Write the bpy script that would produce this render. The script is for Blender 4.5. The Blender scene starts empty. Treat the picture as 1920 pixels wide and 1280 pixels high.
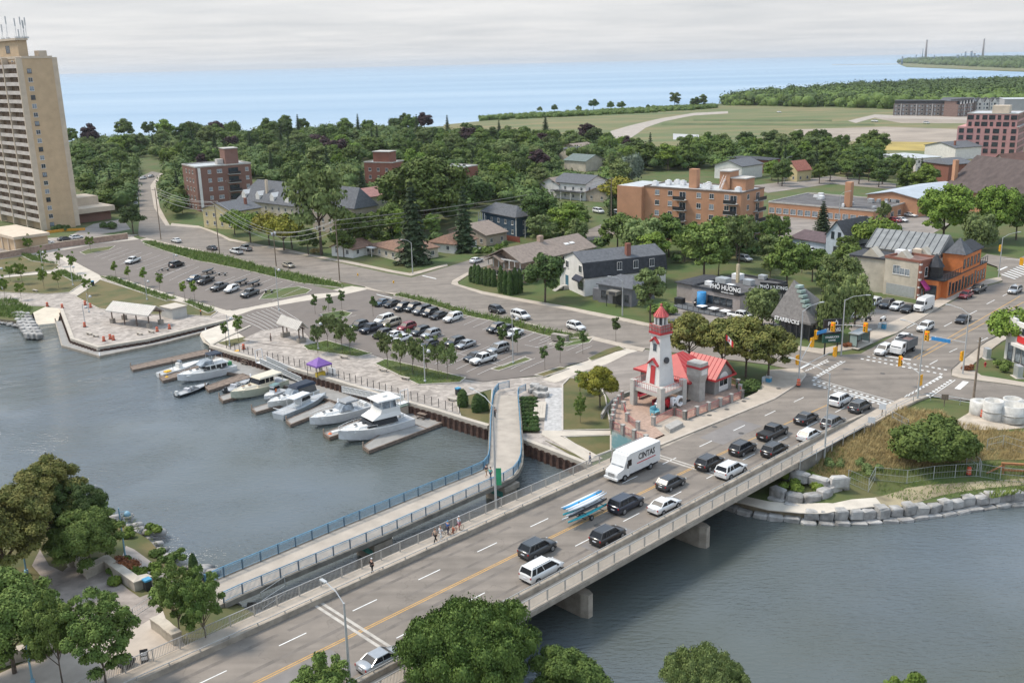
import bpy,bmesh,math,random
import numpy as np
from mathutils import Vector,Matrix
sc=bpy.context.scene
COL=sc.collection
R=math.radians
random.seed(7)
FPX=1850.0
PITCH=math.atan(522/1850.0);ROLL=math.atan(.023);CAMZ=57.0
cam=bpy.data.cameras.new('camera');camo=bpy.data.objects.new('camera',cam);COL.objects.link(camo)
cam.sensor_width=36;cam.lens=FPX/1920*36;cam.clip_start=.5;cam.clip_end=90000
camo.matrix_world=Matrix.Translation((0,0,CAMZ)) @ Matrix.Rotation(math.pi/2-PITCH,4,'X') @ Matrix.Rotation(-ROLL,4,'Z')
sc.camera=camo
SUN_EL,SUN_AZ=R(54),R(288)
w=bpy.data.worlds.new('World');sc.world=w;w.use_nodes=True
nt=w.node_tree;N=nt.nodes;LK=nt.links;N.clear()
out=N.new('ShaderNodeOutputWorld')
sky=N.new('ShaderNodeTexSky');sky.sky_type='NISHITA';sky.sun_disc=False
sky.sun_elevation=SUN_EL;sky.sun_rotation=SUN_AZ;sky.air_density=1.0;sky.dust_density=2.0
tc=N.new('ShaderNodeTexCoord');sx=N.new('ShaderNodeSeparateXYZ');LK.new(tc.outputs['Generated'],sx.inputs[0])
def mth(op,a,b=None,c=None):
 n=N.new('ShaderNodeMath');n.operation=op
 for i,v in enumerate((a,b,c)):
  if v is None:continue
  if isinstance(v,(int,float)):n.inputs[i].default_value=v
  else:LK.new(v,n.inputs[i])
 return n.outputs[0]
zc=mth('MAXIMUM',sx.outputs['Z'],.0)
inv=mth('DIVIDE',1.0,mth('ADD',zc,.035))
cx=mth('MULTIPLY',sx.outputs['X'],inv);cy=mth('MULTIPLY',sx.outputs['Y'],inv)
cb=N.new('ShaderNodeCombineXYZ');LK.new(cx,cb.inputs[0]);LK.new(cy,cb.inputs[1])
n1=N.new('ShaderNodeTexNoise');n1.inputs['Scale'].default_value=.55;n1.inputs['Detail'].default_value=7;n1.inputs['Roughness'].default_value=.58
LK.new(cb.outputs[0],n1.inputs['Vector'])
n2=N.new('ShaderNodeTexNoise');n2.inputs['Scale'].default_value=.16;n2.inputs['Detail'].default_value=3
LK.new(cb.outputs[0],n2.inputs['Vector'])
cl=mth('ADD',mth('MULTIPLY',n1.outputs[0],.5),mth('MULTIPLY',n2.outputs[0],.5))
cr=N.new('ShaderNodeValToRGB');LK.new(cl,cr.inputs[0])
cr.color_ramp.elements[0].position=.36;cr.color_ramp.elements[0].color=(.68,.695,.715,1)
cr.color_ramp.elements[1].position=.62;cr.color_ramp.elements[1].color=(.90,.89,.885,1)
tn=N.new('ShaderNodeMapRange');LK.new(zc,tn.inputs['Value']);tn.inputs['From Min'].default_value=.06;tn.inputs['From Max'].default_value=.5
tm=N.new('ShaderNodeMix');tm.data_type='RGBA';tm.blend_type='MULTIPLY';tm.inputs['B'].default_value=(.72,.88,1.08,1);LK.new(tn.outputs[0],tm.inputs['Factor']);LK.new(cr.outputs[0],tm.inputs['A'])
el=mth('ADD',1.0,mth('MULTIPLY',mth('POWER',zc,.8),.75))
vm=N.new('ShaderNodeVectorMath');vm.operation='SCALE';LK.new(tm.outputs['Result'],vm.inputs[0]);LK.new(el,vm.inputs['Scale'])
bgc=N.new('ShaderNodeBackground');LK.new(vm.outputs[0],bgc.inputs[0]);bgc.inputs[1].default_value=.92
bgs=N.new('ShaderNodeBackground');LK.new(sky.outputs[0],bgs.inputs[0]);bgs.inputs[1].default_value=.10
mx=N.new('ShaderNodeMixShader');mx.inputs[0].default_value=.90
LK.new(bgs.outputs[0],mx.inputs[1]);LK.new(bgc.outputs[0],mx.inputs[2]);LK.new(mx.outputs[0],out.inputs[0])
sl=bpy.data.lights.new('sun','SUN');sl.energy=3.7;sl.angle=R(13);sl.color=(1,.90,.77)
so=bpy.data.objects.new('sun',sl);COL.objects.link(so)
sd=Vector((math.sin(SUN_AZ)*math.cos(SUN_EL),math.cos(SUN_AZ)*math.cos(SUN_EL),math.sin(SUN_EL)))
so.rotation_euler=sd.to_track_quat('Z','Y').to_euler()
vs=sc.view_settings;vs.view_transform='Standard';vs.look='None';vs.exposure=0.13;vs.gamma=1;vs.use_curve_mapping=False
sc.cycles.max_bounces=6;sc.cycles.diffuse_bounces=2;sc.cycles.glossy_bounces=3;sc.cycles.transmission_bounces=3;sc.cycles.transparent_max_bounces=6
sc.cycles.volume_bounces=0
try:sc.cycles.use_denoising=True
except Exception:pass
cP,sP,cR,sR=math.cos(PITCH),math.sin(PITCH),math.cos(ROLL),math.sin(ROLL)
def ray(px,py):
 x=px-960;y=640-py;x2=x*cR+y*sR;y2=-x*sR+y*cR
 return x2,FPX*cP+y2*sP,-FPX*sP+y2*cP
def P(px,py,z=0.0):
 a,b,c=ray(px,py);t=(CAMZ-z)/-c
 return Vector((a*t,b*t,z))
def proj(v):
 x,y,z=v[0],v[1],v[2]-CAMZ
 zc=y*cP-z*sP;yu=y*sP+z*cP;X=FPX*x/zc;Y=FPX*yu/zc
 return 960+X*cR-Y*sR,640-(X*sR+Y*cR)
CT=[(p[0],p[1],1.15 if p[0]<435 and p[1]>545 or p[0]<0 else 2.0) for p in [(-200,560),(0,560),(60,560),(120,580),(150,620),(200,640),(300,620),(400,612),(250,600),(430,590),(187,650),(120,600),(150,585),(100,520),(250,560),(350,560),(450,640),
 (560,690),(700,735),(850,780),(940,790),(1000,800),(1060,820),(1110,865),(1050,720),(900,700),(700,660),(600,600),(300,500),(200,480),(450,520),
 (800,600),(1000,650),(520,600),(640,560),(400,649),(900,650),(1080,790),(1130,850)]]
CT+=[(-300,430,3.5),(280,440,2.8),(450,480,2.8),(700,530,2.6),(850,560,3),(1000,600,3.2),(1150,640,3.6),(1250,660,4.3),(1350,670,4.7),(1480,700,5),
 (1130,690,2.6),(1180,690,3.4),(1140,780,2.1),(1145,830,2.1),(1500,640,5),(1600,600,5),(1700,640,5),(1800,560,5),(1900,560,5),(1650,740,5),(1760,720,5),(1850,740,5),
 (1400,690,5),(1330,700,4.6),(900,500,3.5),(700,480,3.2),(1100,530,4),(1200,560,4.2),(1300,500,4.8),(500,420,4),(300,380,4),(100,440,3.4),(0,450,3.2),(300,330,5),(600,350,5),
 (900,380,5),(1200,400,5),(1500,400,5),(1800,420,5),(500,280,5),(1000,270,5),(1500,280,5),(1900,250,5),(1200,225,5),(1600,215,5),(1900,200,5),(100,300,5),(2100,500,5),(2100,700,5),
 (1700,780,4.9),(1800,790,4.8),(1900,790,4.8),(1650,800,4.8),(1600,830,4.6),(1550,860,4.3),(1480,893,3.6),(1590,895,3.2),(1650,885,2.8),(1750,880,2.4),(1850,870,2.8),(2100,860,3),
 (1650,930,1.0),(1560,945,1),(1461,945,1),(1387,929,1),(1750,930,1.3),(1900,905,1.5),(1720,850,4.2),(1570,915,1.4),(1530,915,2.4),(1300,900,1.2),(1200,880,1.6),
 (250,960,.9),(290,1010,.9),(340,1050,1),(400,1090,2),(430,1130,2.4),(200,1060,3),(150,1100,3),(280,1150,4),(350,1190,4.7),(200,1250,4.7),(50,1200,4),(0,1000,2.5),
 (460,1180,4),(300,1230,5),(120,960,1.2),(100,1300,5),(-100,1100,3),(700,1230,1.0),(900,1300,1.5),(1100,1350,1),(1300,1350,1),(560,1190,1.6),(500,1170,3.0),(1690,950,.9),(1833,930,.9),(1920,922,.9),(1500,960,.9),(1600,955,.9),(1440,953,.9)]
CW=np.array([list(P(a,b,c)) for a,b,c in CT])
CELL=8.0;X0,X1,Y0,Y1=-560.0,800.0,40.0,1000.0
gx=np.arange(X0,X1+.1,CELL);gy=np.arange(Y0,Y1+.1,CELL)
GXX,GYY=np.meshgrid(gx,gy,indexing='ij')
d2=(GXX[...,None]-CW[:,0])**2+(GYY[...,None]-CW[:,1])**2+4.0
wt=d2**-1.7
HG=(wt*CW[:,2]).sum(-1)/wt.sum(-1)
edge=np.clip((np.minimum.reduce([GXX-X0,X1-GXX,Y1-GYY])-10)/60,0,1);HG=HG*edge+4.6*(1-edge)
def hp(x,y):
 if x<=X0 or x>=X1 or y>=Y1:return 4.6
 y=max(y,Y0)
 fx=(x-X0)/CELL;fy=(y-Y0)/CELL;i=min(int(fx),len(gx)-2);j=min(int(fy),len(gy)-2);a=fx-i;b=fy-j
 h00=HG[i,j];h10=HG[i+1,j];h01=HG[i,j+1];h11=HG[i+1,j+1]
 if a+b<=1:return float(h00+a*(h10-h00)+b*(h01-h00))
 return float(h11+(1-a)*(h01-h11)+(1-b)*(h10-h11))
def G(px,py,dz=0):
 z=3.0
 for _ in range(14):
  v=P(px,py,z);z=.5*z+.5*hp(v.x,v.y)
 v=P(px,py,z);v.z=hp(v.x,v.y)+dz;return v
def HT(base,ytop):
 lo,hi=0,160
 for _ in range(40):
  m=(lo+hi)/2
  if proj((base[0],base[1],base[2]+m))[1]>ytop:lo=m
  else:hi=m
 return lo
MC={}
def mat(name,col,rough=.8,var=.12,scale=3.0,bump=0.0,bscale=None,metal=0.0,spec=.5,col2=None,c2w=(.45,.6),coord='Object',rnd=0.0,trans=0,alpha=1,detail=5,stretch=None):
 if name in MC:return MC[name]
 m=bpy.data.materials.new(name);MC[name]=m;m.use_nodes=True;t=m.node_tree;b=t.nodes['Principled BSDF']
 nd=lambda s:t.nodes.new(s)
 b.inputs['Roughness'].default_value=rough;b.inputs['Metallic'].default_value=metal;b.inputs['Specular IOR Level'].default_value=spec
 tcn=nd('ShaderNodeTexCoord');src=tcn.outputs['Object']
 if coord=='World':
  g=nd('ShaderNodeNewGeometry');src=g.outputs['Position']
 if stretch:
  mp=nd('ShaderNodeMapping');mp.inputs['Scale'].default_value=stretch;t.links.new(src,mp.inputs[0]);src=mp.outputs[0]
 no=nd('ShaderNodeTexNoise');no.inputs['Scale'].default_value=scale;no.inputs['Detail'].default_value=detail;no.inputs['Roughness'].default_value=.6
 t.links.new(src,no.inputs['Vector'])
 c=(*col,1)
 if col2 is None:
  lo=tuple(max(0,x*(1-var*2.2)) for x in col)+(1,);hi=tuple(min(1,x*(1+var*2.2)) for x in col)+(1,)
  p0,p1=.3,.7
 else:lo=c;hi=(*col2,1);p0,p1=c2w
 rp=nd('ShaderNodeValToRGB');rp.color_ramp.elements[0].position=p0;rp.color_ramp.elements[1].position=p1
 rp.color_ramp.elements[0].color=lo;rp.color_ramp.elements[1].color=hi
 t.links.new(no.outputs[0],rp.inputs[0]);cs=rp.outputs[0]
 if rnd:
  oi=nd('ShaderNodeObjectInfo');hs=nd('ShaderNodeHueSaturation')
  ma=nd('ShaderNodeMapRange');ma.inputs['To Min'].default_value=1-rnd;ma.inputs['To Max'].default_value=1+rnd
  t.links.new(oi.outputs['Random'],ma.inputs['Value']);t.links.new(ma.outputs[0],hs.inputs['Value'])
  mb=nd('ShaderNodeMapRange');mb.inputs['To Min'].default_value=.5-rnd*.055;mb.inputs['To Max'].default_value=.5+rnd*.03
  ml=nd('ShaderNodeMath');ml.operation='FRACT';mm=nd('ShaderNodeMath');mm.operation='MULTIPLY';mm.inputs[1].default_value=7.31
  t.links.new(oi.outputs['Random'],mm.inputs[0]);t.links.new(mm.outputs[0],ml.inputs[0]);t.links.new(ml.outputs[0],mb.inputs['Value']);t.links.new(mb.outputs[0],hs.inputs['Hue'])
  t.links.new(cs,hs.inputs['Color']);cs=hs.outputs[0]
 t.links.new(cs,b.inputs['Base Color'])
 if bump:
  bn=nd('ShaderNodeTexNoise');bn.inputs['Scale'].default_value=bscale or scale*4;bn.inputs['Detail'].default_value=4
  t.links.new(src,bn.inputs['Vector']);bp=nd('ShaderNodeBump');bp.inputs['Strength'].default_value=bump;bp.inputs['Distance'].default_value=.05
  t.links.new(bn.outputs[0],bp.inputs['Height']);t.links.new(bp.outputs[0],b.inputs['Normal'])
 return m
def brick_mat(name,c1,c2,mortar,sx=.23,sy=.075,rough=.9):
 if name in MC:return MC[name]
 m=mat(name,c1,rough,.1,.35);t=m.node_tree;b=t.nodes['Principled BSDF'];src=b.inputs['Base Color'].links[0].from_socket
 g=t.nodes.new('ShaderNodeTexCoord');s=t.nodes.new('ShaderNodeSeparateXYZ');t.links.new(g.outputs['Object'],s.inputs[0])
 ad=t.nodes.new('ShaderNodeMath');ad.operation='ADD';t.links.new(s.outputs[0],ad.inputs[0]);t.links.new(s.outputs[1],ad.inputs[1])
 cbn=t.nodes.new('ShaderNodeCombineXYZ');t.links.new(ad.outputs[0],cbn.inputs[0]);t.links.new(s.outputs[2],cbn.inputs[1])
 br=t.nodes.new('ShaderNodeTexBrick');br.inputs['Scale'].default_value=1;br.inputs['Brick Width'].default_value=sx;br.inputs['Row Height'].default_value=sy
 br.inputs['Mortar Size'].default_value=.012;br.inputs['Color1'].default_value=(*c1,1);br.inputs['Color2'].default_value=(*c2,1);br.inputs['Mortar'].default_value=(*mortar,1)
 t.links.new(cbn.outputs[0],br.inputs['Vector'])
 mxn=t.nodes.new('ShaderNodeMix');mxn.data_type='RGBA';mxn.inputs['Factor'].default_value=.55
 t.links.new(src,mxn.inputs['A']);t.links.new(br.outputs['Color'],mxn.inputs['B']);t.links.new(mxn.outputs['Result'],b.inputs['Base Color'])
 return m
class MB:
 def __init__(s):s.v=[];s.f=[];s.sm=[]
 def add(s,vs,fs,smooth=False):
  o=len(s.v);s.v+=[tuple(v) for v in vs];s.f+=[tuple(i+o for i in f) for f in fs];s.sm+=[smooth]*len(fs);return s
 def box(s,x0,y0,z0,x1,y1,z1,M=None):
  vs=[Vector((x,y,z)) for z in (z0,z1) for x,y in ((x0,y0),(x1,y0),(x1,y1),(x0,y1))]
  if M is not None:vs=[M@v for v in vs]
  return s.add(vs,[(3,2,1,0),(4,5,6,7),(0,1,5,4),(1,2,6,5),(2,3,7,6),(3,0,4,7)])
 def cbox(s,c,d,rz=0,M=None):
  m=Matrix.Translation(c)@Matrix.Rotation(rz,4,'Z')
  if M is not None:m=M@m
  return s.box(-d[0]/2,-d[1]/2,-d[2]/2,d[0]/2,d[1]/2,d[2]/2,m)
 def tube(s,pts,r,n=6,r2=None,cap=True):
  pts=[Vector(p) for p in pts];k=len(pts);rings=[]
  for i,p in enumerate(pts):
   d=(pts[min(i+1,k-1)]-pts[max(i-1,0)]).normalized()
   a=d.orthogonal().normalized() if abs(d.z)<.98 else Vector((1,0,0));b=d.cross(a).normalized();a=b.cross(d)
   rr=r if r2 is None else r+(r2-r)*i/(k-1)
   rings.append([p+(a*math.cos(2*math.pi*j/n)+b*math.sin(2*math.pi*j/n))*rr for j in range(n)])
  vs=[v for q in rings for v in q];fs=[]
  for i in range(k-1):
   for j in range(n):fs.append((i*n+j,i*n+(j+1)%n,(i+1)*n+(j+1)%n,(i+1)*n+j))
  s.add(vs,fs,n>5)
  if cap:s.add(rings[0],[tuple(range(n))[::-1]]);s.add(rings[-1],[tuple(range(n))])
  return s
 def lathe(s,prof,n=12,c=(0,0,0),smooth=True,ph=0):
  vs=[(c[0]+r*math.cos(2*math.pi*j/n+ph),c[1]+r*math.sin(2*math.pi*j/n+ph),c[2]+z) for r,z in prof for j in range(n)]
  fs=[(i*n+j,i*n+(j+1)%n,(i+1)*n+(j+1)%n,(i+1)*n+j) for i in range(len(prof)-1) for j in range(n)]
  fs.append(tuple(range(n))[::-1]);fs.append(tuple((len(prof)-1)*n+j for j in range(n)))
  s.add(vs,fs[:-2],smooth);o=len(s.v)-len(vs);s.f+=[tuple(i+o for i in f) for f in fs[-2:]];s.sm+=[False,False]
  return s
 def prism(s,pts,z0,z1):
  n=len(pts);a=sum(pts[i][0]*pts[(i+1)%n][1]-pts[(i+1)%n][0]*pts[i][1] for i in range(n))
  if a<0:pts=pts[::-1]
  vs=[(p[0],p[1],(z0 if not callable(z0) else z0(p))) for p in pts]+[(p[0],p[1],(z1 if not callable(z1) else z1(p))) for p in pts]
  return s.add(vs,[tuple(range(n))[::-1],tuple(range(n,2*n))]+[(i,(i+1)%n,n+(i+1)%n,n+i) for i in range(n)])
 def loft(s,rings,smooth=False,cap=True,closed=True):
  n=len(rings[0]);vs=[v for r in rings for v in r];fs=[]
  for i in range(len(rings)-1):
   for j in range(n if closed else n-1):fs.append((i*n+j,i*n+(j+1)%n,(i+1)*n+(j+1)%n,(i+1)*n+j))
  s.add(vs,fs,smooth)
  if cap:s.add(rings[0],[tuple(range(n))[::-1]]);s.add(rings[-1],[tuple(range(n))])
  return s
 def ico(s,c,r,sub=1,sq=(1,1,1),jit=0,rng=random):
  bm=bmesh.new();bmesh.ops.create_icosphere(bm,subdivisions=sub,radius=1)
  vs=[]
  for v in bm.verts:
   k=r*(1+(rng.random()-.5)*jit);vs.append((c[0]+v.co.x*k*sq[0],c[1]+v.co.y*k*sq[1],c[2]+v.co.z*k*sq[2]))
  s.add(vs,[tuple(x.index for x in f.verts) for f in bm.faces],True);bm.free();return s
 def ribbon(s,pts,wd,z0,z1,closed=False,side=0):
  pts=[Vector(p) for p in pts];k=len(pts);L=[]
  for i in range(k):
   if closed:a,b=pts[i-1],pts[(i+1)%k];d1=(pts[i]-a);d2_=(b-pts[i])
   else:d1=(pts[i]-pts[max(i-1,0)]);d2_=(pts[min(i+1,k-1)]-pts[i])
   d1=Vector((d1.x,d1.y,0));d2_=Vector((d2_.x,d2_.y,0))
   if d1.length<1e-6:d1=d2_
   if d2_.length<1e-6:d2_=d1
   n1_=Vector((-d1.y,d1.x,0)).normalized();n2_=Vector((-d2_.y,d2_.x,0)).normalized();m=(n1_+n2_)
   m=m.normalized() if m.length>1e-4 else n1_
   q=min(1/max(m.dot(n1_),.35),2.5);a0=(side*.5+.5)*wd*q;b0=(side*.5-.5)*wd*q
   L.append([pts[i]+m*a0+Vector((0,0,z0)),pts[i]+m*b0+Vector((0,0,z0)),pts[i]+m*b0+Vector((0,0,z1)),pts[i]+m*a0+Vector((0,0,z1))])
  if closed:s.loft(L+[L[0]],cap=False)
  else:s.loft(L)
  return s
 def mesh(s,name):
  me=bpy.data.meshes.new(name);me.from_pydata(s.v,[],s.f);me.polygons.foreach_set('use_smooth',s.sm)
  me.update();return me
 def build(s,name,m,parent=None,loc=None,rz=0,kind=None,label=None):
  me=s.mesh(name);me.materials.append(m);o=bpy.data.objects.new(name,me);COL.objects.link(o)
  if parent is not None:o.parent=parent
  if loc is not None:o.location=loc
  if rz:o.rotation_euler.z=rz
  if kind:o['kind']=kind
  if label:o['label']=label
  return o
def thing(name,label,cat,loc=(0,0,0),rz=0,group=None):
 o=bpy.data.objects.new(name,None);COL.objects.link(o);o.empty_display_size=.2
 o.location=loc;o.rotation_euler=(0,0,rz);tag(o,label,cat,group);return o
def tag(o,label,cat,group=None):
 o['label']=label;o['category']=cat
 if group:o['group']=group
 return o
KIDS={}
def kids(o):return [c for c in bpy.data.objects if c.parent==o]
def copy_tree(o,loc,rz,label=None,group=None,tree=None,sc_=None):
 r=o.copy();COL.objects.link(r);r.location=loc;r.rotation_euler=(0,0,rz)
 if sc_:r.scale=(sc_,sc_,sc_) if not isinstance(sc_,tuple) else sc_
 if label:r['label']=label
 if group:r['group']=group
 if tree is None:
  if o.name not in KIDS:KIDS[o.name]=[(c,kids(c)) for c in kids(o)]
  tree=KIDS[o.name]
 for c,sub in tree:
  d=c.copy();COL.objects.link(d);d.parent=r
  for e in sub:
   f=e.copy();COL.objects.link(f);f.parent=d
 return r
def inst(o,name,parent,loc,rz=0):
 c=o.copy();COL.objects.link(c);c.parent=parent;c.location=loc;c.rotation_euler=(0,0,rz);return c
def paint(o,m):
 o.material_slots[0].link='OBJECT';o.material_slots[0].material=m
def sheet(name,pts,off,m,kind='structure',parent=None,world=False,flat=None):
 w_=[Vector(p) if world else (G(*p) if flat is None else P(p[0],p[1],flat)) for p in pts]
 from mathutils.geometry import tessellate_polygon
 bm=bmesh.new();bv=[bm.verts.new((v.x,v.y,0)) for v in w_]
 for tr in tessellate_polygon([[Vector((v.x,v.y,0)) for v in w_]]):
  try:bm.faces.new([bv[i] for i in tr])
  except ValueError:pass
 if flat is None:
  xs=[v.x for v in w_];ys=[v.y for v in w_]
  def cut(co,no):
   bmesh.ops.bisect_plane(bm,geom=bm.verts[:]+bm.edges[:]+bm.faces[:],plane_co=co,plane_no=no,dist=1e-4)
  x=math.ceil((max(min(xs),X0)-X0)/CELL)*CELL+X0
  while x<min(max(xs),X1+.1):cut((x,0,0),(1,0,0));x+=CELL
  y=math.ceil((max(min(ys),Y0)-Y0)/CELL)*CELL+Y0
  while y<min(max(ys),Y1+.1):cut((0,y,0),(0,1,0));y+=CELL
  s0=min(v.x+v.y for v in w_);s1=max(v.x+v.y for v in w_);base=X0+Y0;q=math.ceil((s0-base)/CELL)*CELL+base
  while q<s1:cut((q,0,0),(1,1,0));q+=CELL
  for v in bm.verts:v.co.z=hp(v.co.x,v.co.y)+off
 else:
  for v in bm.verts:v.co.z=flat+off
 bmesh.ops.recalc_face_normals(bm,faces=bm.faces[:])
 for f in bm.faces:
  if f.normal.z<0:f.normal_flip()
 if off>=.05 and flat is None or (flat is not None and 'sidewalk' in name):
  be=[e for e in bm.edges if e.is_boundary];r=bmesh.ops.extrude_edge_only(bm,edges=be)
  for v in r['geom']:
   if isinstance(v,bmesh.types.BMVert):v.co.z-=min(off,.3)+.04
 me=bpy.data.meshes.new(name);bm.to_mesh(me);bm.free();me.materials.append(m)
 o=bpy.data.objects.new(name,me);COL.objects.link(o)
 if kind:o['kind']=kind
 if parent:o.parent=parent
 return o
def dens(pts,step=6.0,closed=False):
 r=[];pts=list(pts)+([pts[0]] if closed else [])
 for a,b in zip(pts,pts[1:]):
  a=Vector(a);b=Vector(b);n=max(1,int((b-a).length/step))
  for i in range(n):r.append(a.lerp(b,i/n))
 if not closed:r.append(Vector(pts[-1]))
 for v in r:v.z=hp(v.x,v.y)
 return r
def gp(pts):return [G(*p) for p in pts]
asphalt=mat('road_asphalt',(.195,.168,.142),.9,.06,.35,.25,40,coord='World')
asphalt_lot=mat('lot_asphalt',(.15,.128,.112),.9,.05,.3,.2,40,coord='World')
asphalt_old=mat('worn_asphalt',(.235,.205,.18),.9,.08,.25,.2,30,coord='World')
concrete=mat('pavement_concrete',(.38,.325,.265),.85,.07,.5,.15,20,coord='World')
conc_gray=mat('bridge_concrete',(.30,.262,.215),.9,.13,.8,.3,9,coord='World')
conc_dark=mat('stained_concrete',(.19,.175,.15),.9,.15,.7,.3,9,coord='World')
white_paint=mat('road_paint',(.66,.66,.64),.7,.07,2.5,coord='World')
yellow_paint=mat('yellow_road_paint',(.52,.29,.07),.7,.09,2.5,coord='World')
grass=mat('lawn',(.058,.092,.02),.95,.2,.12,.5,6,col2=(.10,.095,.033),c2w=(.40,.66),coord='World',detail=9)
grass_dry=mat('park_lawn',(.068,.08,.024),.95,.2,.16,.5,6,col2=(.13,.105,.042),c2w=(.36,.60),coord='World',detail=9)
field=mat('field_ground',(.10,.125,.045),.95,.2,.011,.3,3,col2=(.20,.16,.075),c2w=(.42,.66),coord='World',detail=9,stretch=(1,2.2,1))
dirt=mat('bare_earth',(.28,.235,.19),.95,.12,.03,.4,2,coord='World',detail=9)
mulch=mat('planting_soil',(.12,.095,.06),.95,.2,.6,.5,8,coord='World')
riverbed=mat('bank_earth',(.20,.165,.11),.95,.2,.4,.5,5,coord='World')
rust=mat('rusty_sheet_pile',(.085,.047,.034),.85,.3,1.2,.4,10)
steel=mat('galvanised_steel',(.50,.52,.53),.45,.05,2,metal=.6)
black_metal=mat('black_metal',(.02,.02,.022),.5,.1,2)
white_metal=mat('white_coated_metal',(.7,.7,.7),.45,.04,2)
blue_metal=mat('blue_painted_steel',(.10,.25,.38),.5,.1,2)
wood_dock=mat('weathered_dock_timber',(.165,.125,.098),.85,.2,1.5,.3,12,stretch=(1,1,3))
dock_grey=mat('grey_dock_decking',(.25,.24,.225),.85,.07,1.0,.2,20)
stone=mat('armour_stone',(.31,.30,.285),.9,.2,.7,.6,4,rnd=.16,coord='World')
wood_pole=mat('utility_pole_timber',(.20,.155,.115),.9,.2,2,.3,8,stretch=(4,4,.6))
def pav_mat():
 m=mat('cobble_paving',(.335,.295,.26),.9,.1,.5,.4,12,coord='World');t=m.node_tree;b=t.nodes['Principled BSDF'];src=b.inputs['Base Color'].links[0].from_socket
 g=t.nodes.new('ShaderNodeNewGeometry');v=t.nodes.new('ShaderNodeTexVoronoi');v.inputs['Scale'].default_value=1.15;t.links.new(g.outputs['Position'],v.inputs['Vector'])
 sp=t.nodes.new('ShaderNodeSeparateColor');t.links.new(v.outputs['Color'],sp.inputs[0])
 mr=t.nodes.new('ShaderNodeMapRange');mr.inputs['To Min'].default_value=.74;mr.inputs['To Max'].default_value=1.18;t.links.new(sp.outputs[0],mr.inputs['Value'])
 hs=t.nodes.new('ShaderNodeHueSaturation');t.links.new(mr.outputs[0],hs.inputs['Value']);t.links.new(src,hs.inputs['Color']);t.links.new(hs.outputs[0],b.inputs['Base Color']);return m
cobble=pav_mat()
def asphalt_cracks(m,sc_=.09):
 t=m.node_tree;b=t.nodes['Principled BSDF'];src=b.inputs['Base Color'].links[0].from_socket
 g=t.nodes.new('ShaderNodeNewGeometry');n=t.nodes.new('ShaderNodeTexNoise');n.inputs['Scale'].default_value=.5;n.inputs['Detail'].default_value=3;t.links.new(g.outputs['Position'],n.inputs['Vector'])
 mixv=t.nodes.new('ShaderNodeMix');mixv.data_type='RGBA';mixv.inputs['Factor'].default_value=.02;mixv.blend_type='LINEAR_LIGHT'
 va=t.nodes.new('ShaderNodeVectorMath');va.operation='MULTIPLY_ADD';va.inputs[1].default_value=(5,5,5);t.links.new(n.outputs['Color'],va.inputs[0]);t.links.new(g.outputs['Position'],va.inputs[2])
 v=t.nodes.new('ShaderNodeTexVoronoi');v.feature='DISTANCE_TO_EDGE';v.inputs['Scale'].default_value=sc_;t.links.new(va.outputs[0],v.inputs['Vector'])
 r=t.nodes.new('ShaderNodeMapRange');r.inputs['From Min'].default_value=.0;r.inputs['From Max'].default_value=.009;r.inputs['To Min'].default_value=.80;r.inputs['To Max'].default_value=1;t.links.new(v.outputs['Distance'],r.inputs['Value'])
 mp=t.nodes.new('ShaderNodeMapping');mp.inputs['Rotation'].default_value=(0,0,-R(44.15));mp.inputs['Scale'].default_value=(.02,.55,1);t.links.new(g.outputs['Position'],mp.inputs[0])
 n3=t.nodes.new('ShaderNodeTexNoise');n3.inputs['Scale'].default_value=1;n3.inputs['Detail'].default_value=5;t.links.new(mp.outputs[0],n3.inputs['Vector'])
 r3=t.nodes.new('ShaderNodeMapRange');r3.inputs['From Min'].default_value=.3;r3.inputs['From Max'].default_value=.7;r3.inputs['To Min'].default_value=.78;r3.inputs['To Max'].default_value=1.15;t.links.new(n3.outputs[0],r3.inputs['Value'])
 mu=t.nodes.new('ShaderNodeMath');mu.operation='MULTIPLY';t.links.new(r.outputs[0],mu.inputs[0]);t.links.new(r3.outputs[0],mu.inputs[1])
 hs=t.nodes.new('ShaderNodeHueSaturation');t.links.new(mu.outputs[0],hs.inputs['Value']);t.links.new(src,hs.inputs['Color']);t.links.new(hs.outputs[0],b.inputs['Base Color'])
asphalt_cracks(asphalt);asphalt_cracks(asphalt_old,.16)
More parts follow.
